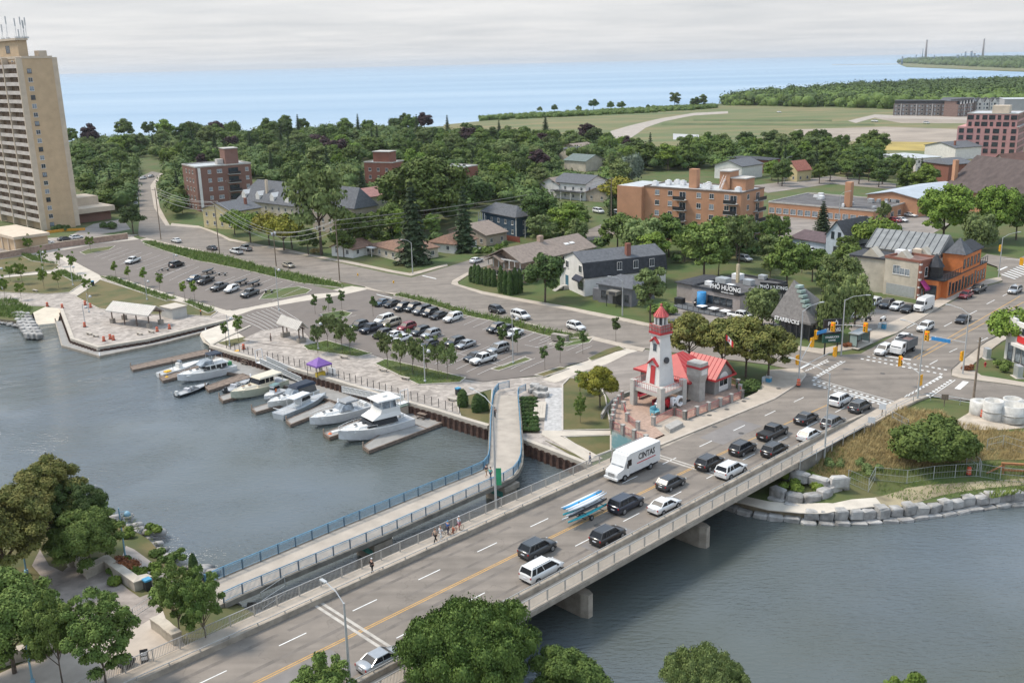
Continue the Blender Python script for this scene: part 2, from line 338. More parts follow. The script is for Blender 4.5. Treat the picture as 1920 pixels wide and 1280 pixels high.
def water_mat():
 m=bpy.data.materials.new('river_water');m.use_nodes=True;t=m.node_tree;b=t.nodes['Principled BSDF']
 b.inputs['Roughness'].default_value=.07;b.inputs['IOR'].default_value=1.6;b.inputs['Specular IOR Level'].default_value=.5
 g=t.nodes.new('ShaderNodeNewGeometry');s=t.nodes.new('ShaderNodeSeparateXYZ');t.links.new(g.outputs['Position'],s.inputs[0])
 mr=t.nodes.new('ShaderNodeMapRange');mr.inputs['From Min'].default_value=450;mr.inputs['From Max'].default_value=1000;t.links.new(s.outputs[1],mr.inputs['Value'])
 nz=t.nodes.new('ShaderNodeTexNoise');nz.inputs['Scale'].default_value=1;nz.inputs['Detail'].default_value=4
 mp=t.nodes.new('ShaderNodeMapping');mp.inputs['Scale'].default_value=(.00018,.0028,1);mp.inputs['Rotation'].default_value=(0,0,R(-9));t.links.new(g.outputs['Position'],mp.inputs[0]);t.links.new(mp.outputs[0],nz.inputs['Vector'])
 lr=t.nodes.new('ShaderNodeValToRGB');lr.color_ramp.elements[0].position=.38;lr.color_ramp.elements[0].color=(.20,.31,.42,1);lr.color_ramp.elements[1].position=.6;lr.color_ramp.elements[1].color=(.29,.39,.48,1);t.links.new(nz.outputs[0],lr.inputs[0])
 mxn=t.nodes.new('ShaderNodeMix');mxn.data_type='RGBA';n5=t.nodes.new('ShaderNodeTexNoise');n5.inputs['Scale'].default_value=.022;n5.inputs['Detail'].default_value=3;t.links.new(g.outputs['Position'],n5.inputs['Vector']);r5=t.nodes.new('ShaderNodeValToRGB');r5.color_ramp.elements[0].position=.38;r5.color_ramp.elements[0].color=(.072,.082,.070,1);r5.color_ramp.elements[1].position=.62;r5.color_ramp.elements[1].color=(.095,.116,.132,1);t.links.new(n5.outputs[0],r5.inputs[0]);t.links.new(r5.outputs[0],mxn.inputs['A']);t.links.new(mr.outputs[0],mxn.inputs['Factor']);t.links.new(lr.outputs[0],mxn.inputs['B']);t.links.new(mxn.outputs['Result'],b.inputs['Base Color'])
 rr=t.nodes.new('ShaderNodeMapRange');rr.inputs['From Min'].default_value=250;rr.inputs['From Max'].default_value=1100;rr.inputs['To Min'].default_value=.07;rr.inputs['To Max'].default_value=.42;t.links.new(s.outputs[1],rr.inputs['Value']);t.links.new(rr.outputs[0],b.inputs['Roughness'])
 rs_=t.nodes.new('ShaderNodeMapRange');rs_.inputs['From Min'].default_value=600;rs_.inputs['From Max'].default_value=2500;rs_.inputs['To Min'].default_value=.5;rs_.inputs['To Max'].default_value=.12;t.links.new(s.outputs[1],rs_.inputs['Value']);t.links.new(rs_.outputs[0],b.inputs['Specular IOR Level'])
 mp2=t.nodes.new('ShaderNodeMapping');mp2.inputs['Scale'].default_value=(.55,1.5,1);mp2.inputs['Rotation'].default_value=(0,0,R(22));t.links.new(g.outputs['Position'],mp2.inputs[0])
 a=t.nodes.new('ShaderNodeTexNoise');a.inputs['Scale'].default_value=1.5;a.inputs['Detail'].default_value=4;a.inputs['Roughness'].default_value=.55;t.links.new(mp2.outputs[0],a.inputs['Vector'])
 a2=t.nodes.new('ShaderNodeTexNoise');a2.inputs['Scale'].default_value=.16;a2.inputs['Detail'].default_value=3;t.links.new(mp2.outputs[0],a2.inputs['Vector'])
 vs_=t.nodes.new('ShaderNodeVectorMath');vs_.operation='DISTANCE';t.links.new(g.outputs['Position'],vs_.inputs[0]);wc=P(40,600,0);vs_.inputs[1].default_value=(wc.x-25,wc.y+25,0)
 sn=t.nodes.new('ShaderNodeMath');sn.operation='SINE';mm=t.nodes.new('ShaderNodeMath');mm.operation='MULTIPLY';mm.inputs[1].default_value=1.5;t.links.new(vs_.outputs['Value'],mm.inputs[0])
 ad0=t.nodes.new('ShaderNodeMath');ad0.operation='MULTIPLY_ADD';ad0.inputs[1].default_value=9;t.links.new(a2.outputs[0],ad0.inputs[0]);t.links.new(mm.outputs[0],ad0.inputs[2]);t.links.new(ad0.outputs[0],sn.inputs[0])
 fd=t.nodes.new('ShaderNodeMapRange');fd.inputs['From Min'].default_value=35;fd.inputs['From Max'].default_value=130;fd.inputs['To Min'].default_value=1.1;fd.inputs['To Max'].default_value=0;t.links.new(vs_.outputs['Value'],fd.inputs['Value'])
 wv=t.nodes.new('ShaderNodeMath');wv.operation='MULTIPLY';t.links.new(sn.outputs[0],wv.inputs[0]);t.links.new(fd.outputs[0],wv.inputs[1])
 s1=t.nodes.new('ShaderNodeMath');s1.operation='MULTIPLY_ADD';s1.inputs[1].default_value=.9;t.links.new(a.outputs[0],s1.inputs[0]);t.links.new(a2.outputs[0],s1.inputs[2])
 s2=t.nodes.new('ShaderNodeMath');s2.operation='MULTIPLY_ADD';s2.inputs[1].default_value=.28;t.links.new(wv.outputs[0],s2.inputs[0]);t.links.new(s1.outputs[0],s2.inputs[2])
 bp=t.nodes.new('ShaderNodeBump');bp.inputs['Strength'].default_value=.8;bp.inputs['Distance'].default_value=.36;n6=t.nodes.new('ShaderNodeTexNoise');n6.inputs['Scale'].default_value=.035;n6.inputs['Detail'].default_value=4;t.links.new(g.outputs['Position'],n6.inputs['Vector']);r6=t.nodes.new('ShaderNodeMapRange');r6.inputs['From Min'].default_value=.38;r6.inputs['From Max'].default_value=.64;r6.inputs['To Min'].default_value=.22;r6.inputs['To Max'].default_value=1;t.links.new(n6.outputs[0],r6.inputs['Value']);t.links.new(r6.outputs[0],bp.inputs['Strength']);t.links.new(s2.outputs[0],bp.inputs['Height']);t.links.new(bp.outputs[0],b.inputs['Normal'])
 return m
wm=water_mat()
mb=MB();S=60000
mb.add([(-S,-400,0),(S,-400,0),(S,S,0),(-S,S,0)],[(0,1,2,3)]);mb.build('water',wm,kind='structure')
mb=MB();mb.add([(-S,-400,-6),(S,-400,-6),(S,S,-6),(-S,S,-6)],[(0,1,2,3)]);mb.build('riverbed',riverbed,kind='structure')
north=gp([(-400,575),(0,598),(45,603),(62,586),(85,575),(115,580),(136,636),(185,652),(277,637),(442,597),(470,612),(395,649),(440,663),(484,675),(560,695),(638,717),(765,755),(826,772),(860,783),(917,800),(977,823),(1107,873),
 (1250,915),(1361,936),(1385,937),(1440,952),(1500,958),(1555,957),(1620,951),(1690,946),(1752,941),(1833,926),(1920,918),(2100,900),(2400,880),(2900,700),(3000,400),(2600,160),(2300,151)])
coast=[(1920,153),(1700,159),(1560,167),(1420,182),(1340,196),(1200,204),(1060,214),(960,221),(830,236),(400,252),(140,264),(-100,268),(-600,300)]
def land(name,pts,m):
 g_=sheet(name,pts,0,m,world=True)
 mb=MB();vs=[];n=len(pts);q=dens(pts,8,True)
 for v in q:vs.append((v.x,v.y,v.z));vs.append((v.x,v.y,-2))
 k=len(q);mb.add(vs,[(2*i,2*i+1,(2*i+3)%(2*k),(2*i+2)%(2*k)) for i in range(k)])
 mb.build(name+'_bank',riverbed,kind='structure');return g_
land('ground',north+[P(a,b,4.6) for a,b in coast],grass)
sw=gp([(-300,920),(0,945),(100,952),(160,958),(215,973),(277,1009),(316,1052),(356,1070),(420,1118),(478,1150),(560,1185),(700,1225),(850,1290),(1000,1330),(1300,1420),(1700,1500),(1700,1650),(-400,1650)])
land('south_ground',sw,grass_dry)
hd=[P(a,b,3) for a,b in [(1684,119),(1700,125),(1760,127),(1830,130),(1920,133),(2100,136),(2600,130),(2600,104),(1920,107),(1800,109),(1700,113)]]
mb=MB();mb.prism([(v.x,v.y) for v in hd],-1,3);mb.build('far_headland',field,kind='structure')
hd2=[P(a,b,3) for a,b in [(1560,120.5),(1684,119.2),(1684,120),(1560,121.2)]]
mb=MB();mb.prism([(v.x,v.y) for v in hd2],-1,1.5);tag(mb.build('breakwater',stone),'long dark breakwater reaching from the far headland tip','breakwater')
sheet('field',[(832,234),(960,222),(1060,215),(1340,197),(1500,190),(1640,192),(1780,205),(2100,205),(2100,330),(1770,345),(1500,330),(1200,300),(1000,262),(830,250)],.03,field)
sheet('bare_ground',[(1488,243),(1660,238),(1900,246),(2050,246),(2050,270),(1700,268),(1490,262),(1505,250)],.06,dirt)
sheet('bare_ground',[(1640,222),(1700,214),(1900,216),(1900,232),(1690,231)],.06,dirt)
sheet('gravel_track',[(1145,246),(1180,236),(1240,222),(1300,212),(1365,209),(1365,213),(1300,217),(1245,228),(1210,240),(1178,262),(1140,262)],.09,mat('gravel',(.33,.29,.25),.9,.08,.2,coord='World'))
sheet('gravel_track',[(1590,227),(1640,215),(1840,222),(1840,226),(1640,221),(1605,231)],.12,mat('gravel',(0,0,0)))
sheet('yellow_field',[(1660,266),(1850,268),(1840,285),(1650,282)],.10,mat('dry_grass_field',(.33,.25,.07),.95,.12,.05,coord='World'))
sheet('pond',[(1262,251),(1310,253),(1312,263),(1262,262)],.10,mat('pond_water',(.35,.37,.38),.08,.02,1))
for py,x0,x1 in ((231,1240,1640),(223,1300,1560)):
 sheet('earth_berm',[(x0,py),(x1,py+1),(x1,py+5),(x0,py+4)],.07,mat('berm_grass',(.075,.10,.03),.95,.2,.05,coord='World'))
sheet('promenade',[(-300,548),(0,560),(0,520),(-300,500),(-300,470),(0,452),(240,441),(270,452),(105,473),(190,520),(225,522),(425,584),(440,580),(575,552),(660,536),(735,556),(700,665),(873,711),(905,716),(1003,706),(1067,706),(1070,735),(1057,815),(1107,860),
 (1107,872),(977,822),(917,799),(860,782),(765,754),(638,716),(484,674),(440,662),(396,648),(470,611),(482,606),(442,596),(277,636),(185,651),(137,635),(115,580),(85,574),(-40,572)],.03,cobble)
def lawn(pts,m=grass_dry,off=.09,kerb=True,nm='lawn'):
 sheet(nm,pts,off,m)
 if kerb:
  w_=dens(gp(pts),5,True);mb=MB();mb.ribbon(w_,.22,0,.2,closed=True,side=-0);mb.build('kerb',mat('pale_kerb',(.44,.40,.35),.8,.05,1,coord='World'),kind='structure')
lawn([(-100,500),(0,487),(57,477),(112,497),(100,507),(0,518),(-100,525)])
lawn([(-100,528),(0,522),(100,513),(162,528),(130,549),(90,552),(-100,545)])
lawn([(188,525),(142,557),(185,579),(258,591),(330,590),(395,594),(408,585),(320,563)])
lawn([(853,748),(923,730),(918,797),(864,782)])
lawn([(1055,722),(1068,709),(1120,714),(1135,745),(1146,806),(1055,808)])
lawn([(1057,820),(1145,817),(1145,845),(1113,857)])
lawn([(1022,826),(1103,864),(1085,862)],kerb=False)
lawn([(509,644),(528,639),(445,632),(405,642),(400,647)],kerb=False) if 0 else None
lawn([(408,643),(470,630),(478,635),(432,650)],kerb=False)
conc_light=mat('pale_concrete_path',(.46,.41,.345),.85,.05,.4,.1,20,coord='World')
sheet('path',[(1017,808),(1145,808),(1145,815),(1050,818),(1130,860),(1105,868),(1015,815)],.12,conc_light)
sheet('path',[(-100,530),(0,519),(96,508),(128,495),(100,475),(112,474),(155,499),(187,516),(193,526),(146,553),(128,550),(163,529),(100,513),(0,522),(-100,533)],.06,conc_light)
sheet('path',[(0,487),(0,480),(100,462),(250,444),(262,450),(105,470),(57,477)],.05,conc_light)
sheet('path',[(187,517),(225,519),(428,580),(455,590),(440,596),(405,584),(320,561),(212,521)],.06,conc_light)
sheet('path',[(437,583),(574,555),(659,537),(693,541),(676,547),(590,562),(450,590)],.07,conc_light)
sheet('path',[(1017,712),(1060,690),(1110,672),(1160,655),(1207,648),(1212,653),(1170,667),(1040,718)],.08,conc_light)
sheet('paver_strip',[(1023,727),(1057,727),(1055,808),(1020,808)],.07,mat('grey_pavers',(.40,.39,.38),.9,.12,1.5,.4,10,coord='World'))
sheet('planting_bed',[(978,745),(1003,740),(1012,812),(978,812)],.08,mulch)
sheet('boat_ramp',[(442,598),(470,593),(487,606),(482,625),(440,640),(396,647),(380,632),(378,622)],.05,mat('ramp_concrete',(.50,.45,.38),.85,.07,.5,.2,10,coord='World'))
mb=MB();a=[P(a_,b_,z_) for a_,b_,z_ in [(380,621,.9),(487,606,2.1),(480,634,2.05),(396,650,.9),(368,630,-.6),(372,636,-.6)]]
mb.add([a[0],a[4],a[5],a[3]],[(0,1,2,3)]);mb.build('boat_ramp',MC['ramp_concrete'],kind='structure')
mb=MB();a=[P(62,586,1.25),P(115,579,1.25),P(106,612,-.3),P(71,615,-.3)];mb.add(a+[P(85,575,1.5)],[(3,2,1,0),(0,1,4)]);mb.build('boat_slide_slab',mat('slab_concrete',(.55,.48,.38),.85,.06,.5,coord='World'),kind='structure')
sheet('parking_lot',[(105,472),(180,458),(262,449),(272,460),(375,490),(480,511),(560,530),(640,548),(575,553),(437,581),(425,582),(225,521),(187,516),(156,499)],.10,asphalt_lot)
sheet('parking_lot',[(444,592),(480,580),(590,562),(676,546),(700,541),(737,556),(860,588),(985,620),(1054,637),(1075,645),(1113,632),(1165,645),(1190,650),(1110,672),(1055,689),(1003,705),(951,711),(905,716),(873,710),(722,673),(697,664),(614,640),(578,655),(470,640),(440,620)],.12,asphalt_lot)
sheet('promenade_apron',[(455,637),(490,620),(560,612),(585,640),(613,640),(578,655),(470,641)],.14,cobble)
sheet('driveway',[(1067,707),(1107,678),(1180,654),(1215,656),(1240,668),(1250,700),(1150,760),(1120,715)],.06,asphalt_old)
for pts in ([(1003,704),(1050,689),(1066,692),(1020,707)],[(1103,673),(1160,650),(1172,656),(1110,677)]):lawn(pts,off=.2)
def isl(pts,m=grass):lawn(pts,m,.16,nm='traffic_island')
for pts in ([(613,639),(697,664),(670,670),(577,657),(568,649)],[(722,674),(873,709),(862,718),(785,722),(703,683)],[(150,474),(165,468),(216,462),(205,469),(160,478)],
   [(486,562),(500,545),(560,538),(584,544),(575,551),(530,560)],[(601,590),(640,583),(660,588),(652,594),(612,600)],[(921,693),(985,671),(997,675),(935,696)],
   [(1028,646),(1070,642),(1113,634),(1105,643),(1060,651)]):isl(pts)
for pts in ([(268,456),(285,453),(375,472),(480,497),(560,515),(640,533),(643,541),(560,531),(480,512),(375,491)],[(738,555),(750,550),(860,578),(985,607),(1060,624),(1113,632),(1054,636),(985,620),(860,589)]):isl(pts)
isl([(27,472),(57,477),(110,496),(60,490)]);isl([(100,510),(120,507),(162,526),(135,527)]);isl([(190,521),(212,520),(332,560),(312,565)]);isl([(342,566),(357,565),(405,583),(390,588)])
sheet('side_road',[(262,444),(259,439),(262,397),(261,375),(255,345),(262,332),(285,322),(306,326),(292,349),(300,390),(319,424),(375,428),(431,454),(440,455),(543,474),(628,492),(771,521),(840,501),(920,477),(1000,456),(1092,436),(1136,418),(1190,392),(1260,380),(1260,392),(1200,410),(1150,440),(1000,475),(887,507),(846,533),(903,552),(1060,581),(1217,614),(1340,636),(1474,656),(1560,668),(1613,664),
 (1507,712),(1500,697),(1440,684),(1330,672),(1210,654),(1113,632),(1060,622),(903,590),(782,560),(685,539),(634,528),(518,505),(440,486),(370,468),(275,447)],.14,asphalt)
pho=[(1217,613),(1250,590),(1290,560),(1370,568),(1440,590),(1470,620),(1474,655),(1340,635)]
sheet('restaurant_car_park',pho,.10,asphalt_old)
sheet('restaurant_car_park',[(1560,560),(1600,550),(1660,560),(1760,578),(1690,620),(1613,655),(1590,650),(1600,625),(1575,600)],.06,asphalt_old)
sheet('school_yard',[(1440,400),(1520,385),(1700,395),(1780,420),(1700,470),(1560,470),(1450,440)],.06,asphalt_old)
sheet('side_road',[(1395,350),(1560,330),(1680,345),(1680,356),(1560,345),(1440,362)],.09,asphalt_old)
sheet('driveway',[(110,455),(175,420),(230,410),(245,430),(150,447),(120,457)],.05,asphalt_old);sheet('driveway',[(0,462),(110,450),(150,440),(260,440),(240,446),(0,475)],.08,asphalt_old)
def pave(nm,pts,off=.16,m=concrete):
 sheet(nm,pts,off,m)
pave('sidewalk',[(262,450),(275,447),(370,468),(440,486),(518,505),(634,528),(640,532),(560,514),(480,495),(375,471),(285,452)])
pave('sidewalk',[(684,538),(782,560),(903,590),(1060,622),(1113,632),(1210,654),(1205,660),(1100,637),(985,610),(860,580),(750,551),(690,544)])
pave('sidewalk',[(319,424),(375,428),(431,453),(440,454),(543,473),(628,490),(771,518),(840,499),(838,496),(768,513),(628,486),(540,468),(431,448),(372,424),(322,419)])
pave('sidewalk',[(846,533),(903,552),(1060,581),(1217,613),(1221,608),(1060,575),(905,547),(860,534),(858,529),(887,511),(884,508),(848,527)])
pave('sidewalk',[(1340,635),(1474,654),(1545,666),(1600,655),(1681,626),(1755,581),(1830,540),(1890,524),(1895,517),(1820,530),(1740,572),(1640,620),(1590,645),(1540,655),(1474,648)],.2)
pave('sidewalk',[(306,326),(292,349),(300,390),(319,424),(311,424),(289,390),(282,349),(300,326)],.16)
pave('sidewalk',[(1804,674),(1849,639),(1920,598),(1960,580),(1990,585),(1880,640),(1838,672),(1818,690),(1840,705),(1920,718),(2000,730),(2000,738),(1920,726),(1802,710),(1784,705),(1786,690)],.17)
BO=Vector((-2.8,95.5,0));BA=R(44.15);ub=Vector((math.cos(BA),math.sin(BA),0));nb=Vector((-ub.y,ub.x,0))
def BT(t,s,z=5.0):return Vector((BO.x+ub.x*t+nb.x*s,BO.y+ub.y*t+nb.y*s,z))
RZ=5.03
road=[BT(-72,7),BT(45,7),P(1453,747,RZ),P(1497,716,RZ),P(1508,704,RZ),P(1500,697,RZ),P(1555,667,RZ),P(1613,663,RZ),P(1681,626,RZ),P(1755,581,RZ),P(1830,542,RZ),P(1880,528,RZ),P(1870,500,RZ),P(1835,488,RZ),P(1850,476,RZ),P(1910,485,RZ),P(2000,440,RZ),P(2200,440,RZ),
 P(2000,560,RZ),P(1849,639,RZ),P(1804,674,RZ),P(1784,692,RZ),P(1784,705,RZ),P(1802,710,RZ),P(1920,725,RZ),P(2000,737,RZ),P(2000,775,RZ),P(1920,762,RZ),P(1830,752,RZ),P(1745,743,RZ),P(1716,744,RZ),P(1650,762,RZ),BT(58,-7.2),BT(-72,-7)]
for v in road:v.z=0
sheet('road',road,RZ,asphalt,world=True,flat=0)
mb=MB();q=[BT(-19,-9.6),BT(47,-9.6),BT(47,9.9),BT(-19,9.9)];mb.prism(q,4.5,5.0)
for s in (-7.2,-4.8,-2.4,0,2.4,4.8,7.2):mb.prism([BT(-18,s-.3),BT(46,s-.3),BT(46,s+.3),BT(-18,s+.3)],2.75,4.5)
bridge=thing('road_bridge','long concrete road bridge over the river with four lanes and grey railings','bridge',(0,0,0))
mb.build('deck',conc_gray,bridge)
for q_ in ([BT(47,-9.2),BT(78,-8.8),BT(78,9),BT(47,9.6)],[BT(-80,-9.6),BT(-19,-9.6),BT(-19,9.9),BT(-80,9.9)]):mb=MB();mb.prism(q_,-1,4.98);mb.build('abutment',conc_dark,bridge)
for px,py in ((1285,1010),(1073,1140)):
 p=P(px,py,0);t=(p-BO).dot(ub)
 mb=MB();n_=8
 ring=[BT(t-.7,-8.2),BT(t-.35,-9.0),BT(t+.35,-9.0),BT(t+.7,-8.2),BT(t+.7,8.4),BT(t-.7,8.4)];mb.prism(ring,-4,2.7);mb.build('pier',conc_gray,bridge)
mb=MB();mb.prism([BT(-80,7.35),BT(38,7.35),BT(38,9.8),BT(-80,9.8)],5.0,5.17);mb.prism([BT(-80,-9.5),BT(74,-9.5),BT(74,-7.5),BT(-80,-7.5)],5.0,5.17);mb.build('walkway',concrete,bridge)
mb=MB();mb.prism([BT(-80,7.0),BT(39,7.0),BT(39,7.34),BT(-80,7.34)],5.0,5.62);mb.build('parapet',conc_gray,bridge)
mb=MB();mb.prism([BT(-80,-7.46),BT(62,-7.46),BT(62,-7.0),BT(-80,-7.0)],5.0,5.72);mb.prism([BT(62,-7.46),BT(70,-7.46),BT(70,-7.0),BT(62,-7.0)],5.0,lambda p:5.72 if (Vector((p[0],p[1],0))-BO).dot(ub)<66 else 5.25);mb.build('parapet',conc_gray,bridge)
rail_al=mat('weathered_rail_metal',(.42,.41,.39),.5,.06,2,metal=.3)
mb=MB()
for s,t1 in ((7.17,38),(-7.23,62)):
 z=5.62 if s>0 else 5.72
 mb.tube([BT(-80,s,z+.28),BT(t1,s,z+.28)],.05,6)
mb.build('parapet_rail',rail_al,bridge)
me=None
for s,t1 in ((7.17,38),(-7.23,62)):
 t=-60
 while t<t1:
  z=5.62 if s>0 else 5.72
  if me is None:mb=MB();mb.box(-.04,-.06,0,.04,.06,.28);me=mb.build('rail_post',rail_al,bridge,BT(t,s,z),BA)
  else:inst(me,'rail_post',bridge,BT(t,s,z),BA)
  t+=3.0
def railing(s,ta,tb,step=2.6):
 k=int((tb-ta)/step);po=None;pa=None
 mb=MB();mb.tube([BT(ta,s,6.35),BT(tb,s,6.35)],.05,6);mb.tube([BT(ta,s,5.3),BT(tb,s,5.3)],.03,4);mb.build('handrail',rail_al,bridge)
 for i in range(k+1):
  loc=BT(ta+i*step,s,5.17)
  if po is None:mb=MB();mb.box(-.05,-.05,0,.05,.05,1.15);po=mb.build('post',rail_al,bridge,loc,BA)
  else:inst(po,'post',bridge,loc,BA)
  if i<k:
   if pa is None:
    mb=MB()
    for j in range(1,17):x=j*step/17;mb.box(x-.014,-.02,.12,x+.014,.02,1.13)
    pa=mb.build('baluster_panel',rail_al,bridge,loc,BA)
   else:inst(pa,'baluster_panel',bridge,loc,BA)
railing(-9.3,-40,52);railing(9.6,-62,38)
pts=[P(a_,b_,5.0) for a_,b_ in [(1500,872),(1560,838),(1640,795),(1680,768),(1712,753),(1745,748),(1800,757),(1850,766)]]
fr=thing('pipe_fence','dark steel pipe fence between the bridge sidewalk and the dry grass bank','fence',pts[0])
mb=MB()
for z in (.95,.5):mb.tube([p-pts[0]+Vector((0,0,z)) for p in pts],.04,5)
mb.build('rail',steel,fr);L=dens(pts,3);po=None
for p in L:
 q=p-pts[0];q.z=0
 if po is None:mb=MB();mb.box(-.04,-.04,-.6,.04,.04,.97);po=mb.build('post',steel,fr,q)
 else:inst(po,'post',fr,q)
def strip(name,a,b,wd,z,m,world=True,kind='structure'):
 d=(b-a);d.z=0;n_=Vector((-d.y,d.x,0)).normalized()*wd/2
 mb=MB();mb.add([(v.x,v.y,z) for v in (a-n_,b-n_,b+n_,a+n_)],[(0,1,2,3)]);return mb.build(name,m,kind=kind)
MZ=RZ+.006
mb=MB()
def q4(mb,a,b,wd,z):
 d=(b-a);d.z=0;n_=Vector((-d.y,d.x,0)).normalized()*wd/2;zz=(lambda v:z) if z is not None else (lambda v:hp(v.x,v.y)+.15)
 mb.add([(v.x,v.y,zz(v)) for v in (a-n_,b-n_,b+n_,a+n_)],[(0,1,2,3)])
t=-66
while t<74:
 for s in (3.5,-3.5):
  if t<70:q4(mb,BT(t,s),BT(t+3,s),.13,MZ)
 t+=8.4
for a_,b_ in (((1735,640),(1755,631)),((1770,612),(1785,604)),((1812,592),(1832,582)),((1880,555),(1895,547)),((1780,660),(1795,653)),((1838,640),(1852,633)),((1743,683),(1758,675)),((1872,622),(1888,613)),((1700,603+12),(1715,607)),((1850,570),(1865,562))):
 q4(mb,P(*a_,RZ),P(*b_,RZ),.15,MZ)
def P5(a,b):return P(a,b,RZ)
for a_,b_ in (((1524,709),(1692,757)),((1524,717),(1683,762)),((1530,757-42),(1530,757-42.1))):
 q4(mb,P5(*a_),P5(*b_),.14,MZ)
 a3,b3=P5(*a_),P5(*b_)
def dashrow(a,b,n,wd=.45,ln=.5):
 a,b=P5(*a),P5(*b)
 for i in range(n):q4(mb,a.lerp(b,(i+.1)/n),a.lerp(b,(i+.1+ln)/n),wd,MZ)
dashrow((1522,712),(1688,760),16);dashrow((1524,720),(1676,765),15)
dashrow((1625,668),(1780,694),14);dashrow((1613,672),(1772,702),14)
dashrow((1506,697),(1555,676),9);dashrow((1526,708),(1580,676),10);q4(mb,P5(1502,700),P5(1552,673),.14,MZ);q4(mb,P5(1528,710),P5(1585,677),.14,MZ)
dashrow((1700,742),(1768,705),10);dashrow((1738,742),(1785,711),9);q4(mb,P5(1696,744),P5(1766,703),.14,MZ);q4(mb,P5(1742,745),P5(1791,712),.14,MZ)
q4(mb,P5(1594,737),P5(1664,757),.55,MZ);q4(mb,P5(1636,664),P5(1708,674),.5,MZ);q4(mb,P5(1485,698),P5(1516,682),.6,MZ);q4(mb,P5(1795,729),P5(1811,715),.9,MZ)
for i in range(10):q4(mb,P5(1878+i*5.5,514-i*2.7),P5(1904+i*5.5,523-i*2.7),.5,MZ)
q4(mb,P5(1872,507),P5(1888,500),.5,MZ)
mb.build('road_marking',white_paint,kind='structure')
mb=MB();
q4(mb,BT(-72,.16),BT(46,-.02),.11,MZ);q4(mb,BT(-72,-.12),BT(46,-.3),.11,MZ);q4(mb,BT(46,-.1),BT(76,-1.2),.14,MZ);q4(mb,P5(1713,671),P5(1913,555),.14,MZ);q4(mb,P5(1720,673),P5(1925,563),.14,MZ)
mb.build('road_centre_line',yellow_paint,kind='structure')
mb=MB()
for t in (-17.6,-16.9,36.3,37.0):q4(mb,BT(t,-7),BT(t,7),.35,MZ+.004)
mb.build('expansion_joint',mat('joint_concrete',(.40,.37,.33),.9,.1,1,coord='World'),kind='structure')
mb=MB()
for t,s,w_,l in ((-30,-3,5,9),(46,3.5,4,10),(10,-5,2.2,7),(-40,3.4,6,3)):q4(mb,BT(t,s),BT(t+l,s),w_,MZ-.003)
for a_,b_,w_ in (((700,535),(760,550),3),((1000,600),(1050,612),3)):pass
mb.build('asphalt_patch',mat('patched_asphalt',(.185,.17,.16),.9,.06,.5,coord='World'),kind='structure')
sheet('sidewalk',[P(a_,b_,5.12) for a_,b_ in [(1150,852),(1232,812),(1286,790),(1391,748),(1420,735),(1442,693),(1500,690),(1512,700),(1502,716),(1453,747.5),(1240,834),(1165,869),(1110,893)]],5.16,concrete,world=True,flat=0)
mb=MB();pts=[P(a_,b_,5.0) for a_,b_ in [(1150,875),(1240,834),(1453,747.5),(1500,718),(1511,704),(1500,694)]];mb.ribbon(pts,.18,0,.17);mb.build('kerb',MC['pale_kerb'],kind='structure')
sheet('sidewalk',[P(a_,b_,5.12) for a_,b_ in [(1611,797),(1655,762),(1690,746),(1745,741),(1720,750),(1665,778),(1630,797)]],5.12,concrete,world=True,flat=0)
sheet('sidewalk',[P(a_,b_,5.12) for a_,b_ in [(1218,802),(1262,776),(1292,786),(1250,822)]],5.15,concrete,world=True,flat=0)
mb=MB()
def stall(x0,y0,x1,y1,dx,dy,n):
 for i in range(n):a,b=G(x0+dx*i,y0+dy*i),G(x1+dx*i,y1+dy*i);q4(mb,a,b,.12,None)
def q4(mb,a,b,wd,z):
 d=(b-a);d.z=0;n_=Vector((-d.y,d.x,0)).normalized()*wd/2
 o=.02
 if z is None:
  k=max(1,int(d.length/2));
  for i in range(k):
   p,r=a.lerp(b,i/k),a.lerp(b,(i+1)/k);mb.add([(v.x,v.y,hp(v.x,v.y)+.19) for v in (p-n_,r-n_,r+n_,p+n_)],[(0,1,2,3)])
 else:mb.add([(v.x,v.y,z) for v in (a-n_,b-n_,b+n_,a+n_)],[(0,1,2,3)])
stall(177,483,228,465,13,3.0,5);stall(225,497,285,475,16,4.2,6);stall(300,523,356,497,17,4.5,6);stall(410,540,470,514,20,5,6)
stall(712,571,742,558,17.5,4.4,22)
stall(640,600,668,592,16.5,4.2,1);stall(720,630,765,610,17,4.5,16)
stall(1012,640,1037,629,14,3.2,2);stall(735,664,770,648,20,5,9)
for a_,b_ in (((700,618),(940,687)),((984,648),(1020,655)),((1015,657),(1072,640)),((1003,653),(1046,637)),((0,0),(0,0))):
 if a_[0]:q4(mb,G(*a_),G(*b_),.12,None)
for i in range(9):q4(mb,G(445+i*9,597-i*2.7),G(497+i*8,617-i*2.4+4),.12,None)
mb.build('parking_marking',mat('faded_lot_paint',(.52,.50,.48),.8,.06,2,coord='World'),kind='structure')
mb=MB();q4(mb,G(706,553),G(735,560),.3,None);q4(mb,G(792,518),G(818,524),.4,None);mb.build('stop_line',white_paint,kind='structure')
mb=MB()
for px,py in ((1428,728),(1230,905),(1120,985),(985,1080),(1340,800),(1390,812),(1705,668),(1780,640),(1830,600),(1655,700),(880,1130)):
 v=P(px,py,RZ);mb.lathe([(.42,0),(.42,.006)],14,(v.x,v.y,RZ+.004))
for px,py in ((1330,778),(1363,767),(1395,752),(1460,728)):v=P(px,py,5.17);mb.lathe([(.4,0),(.4,.008)],12,(v.x,v.y,5.164))
mb.build('drain_cover',mat('cast_iron',(.07,.065,.06),.7,.2,6),kind='structure')
mb=MB()
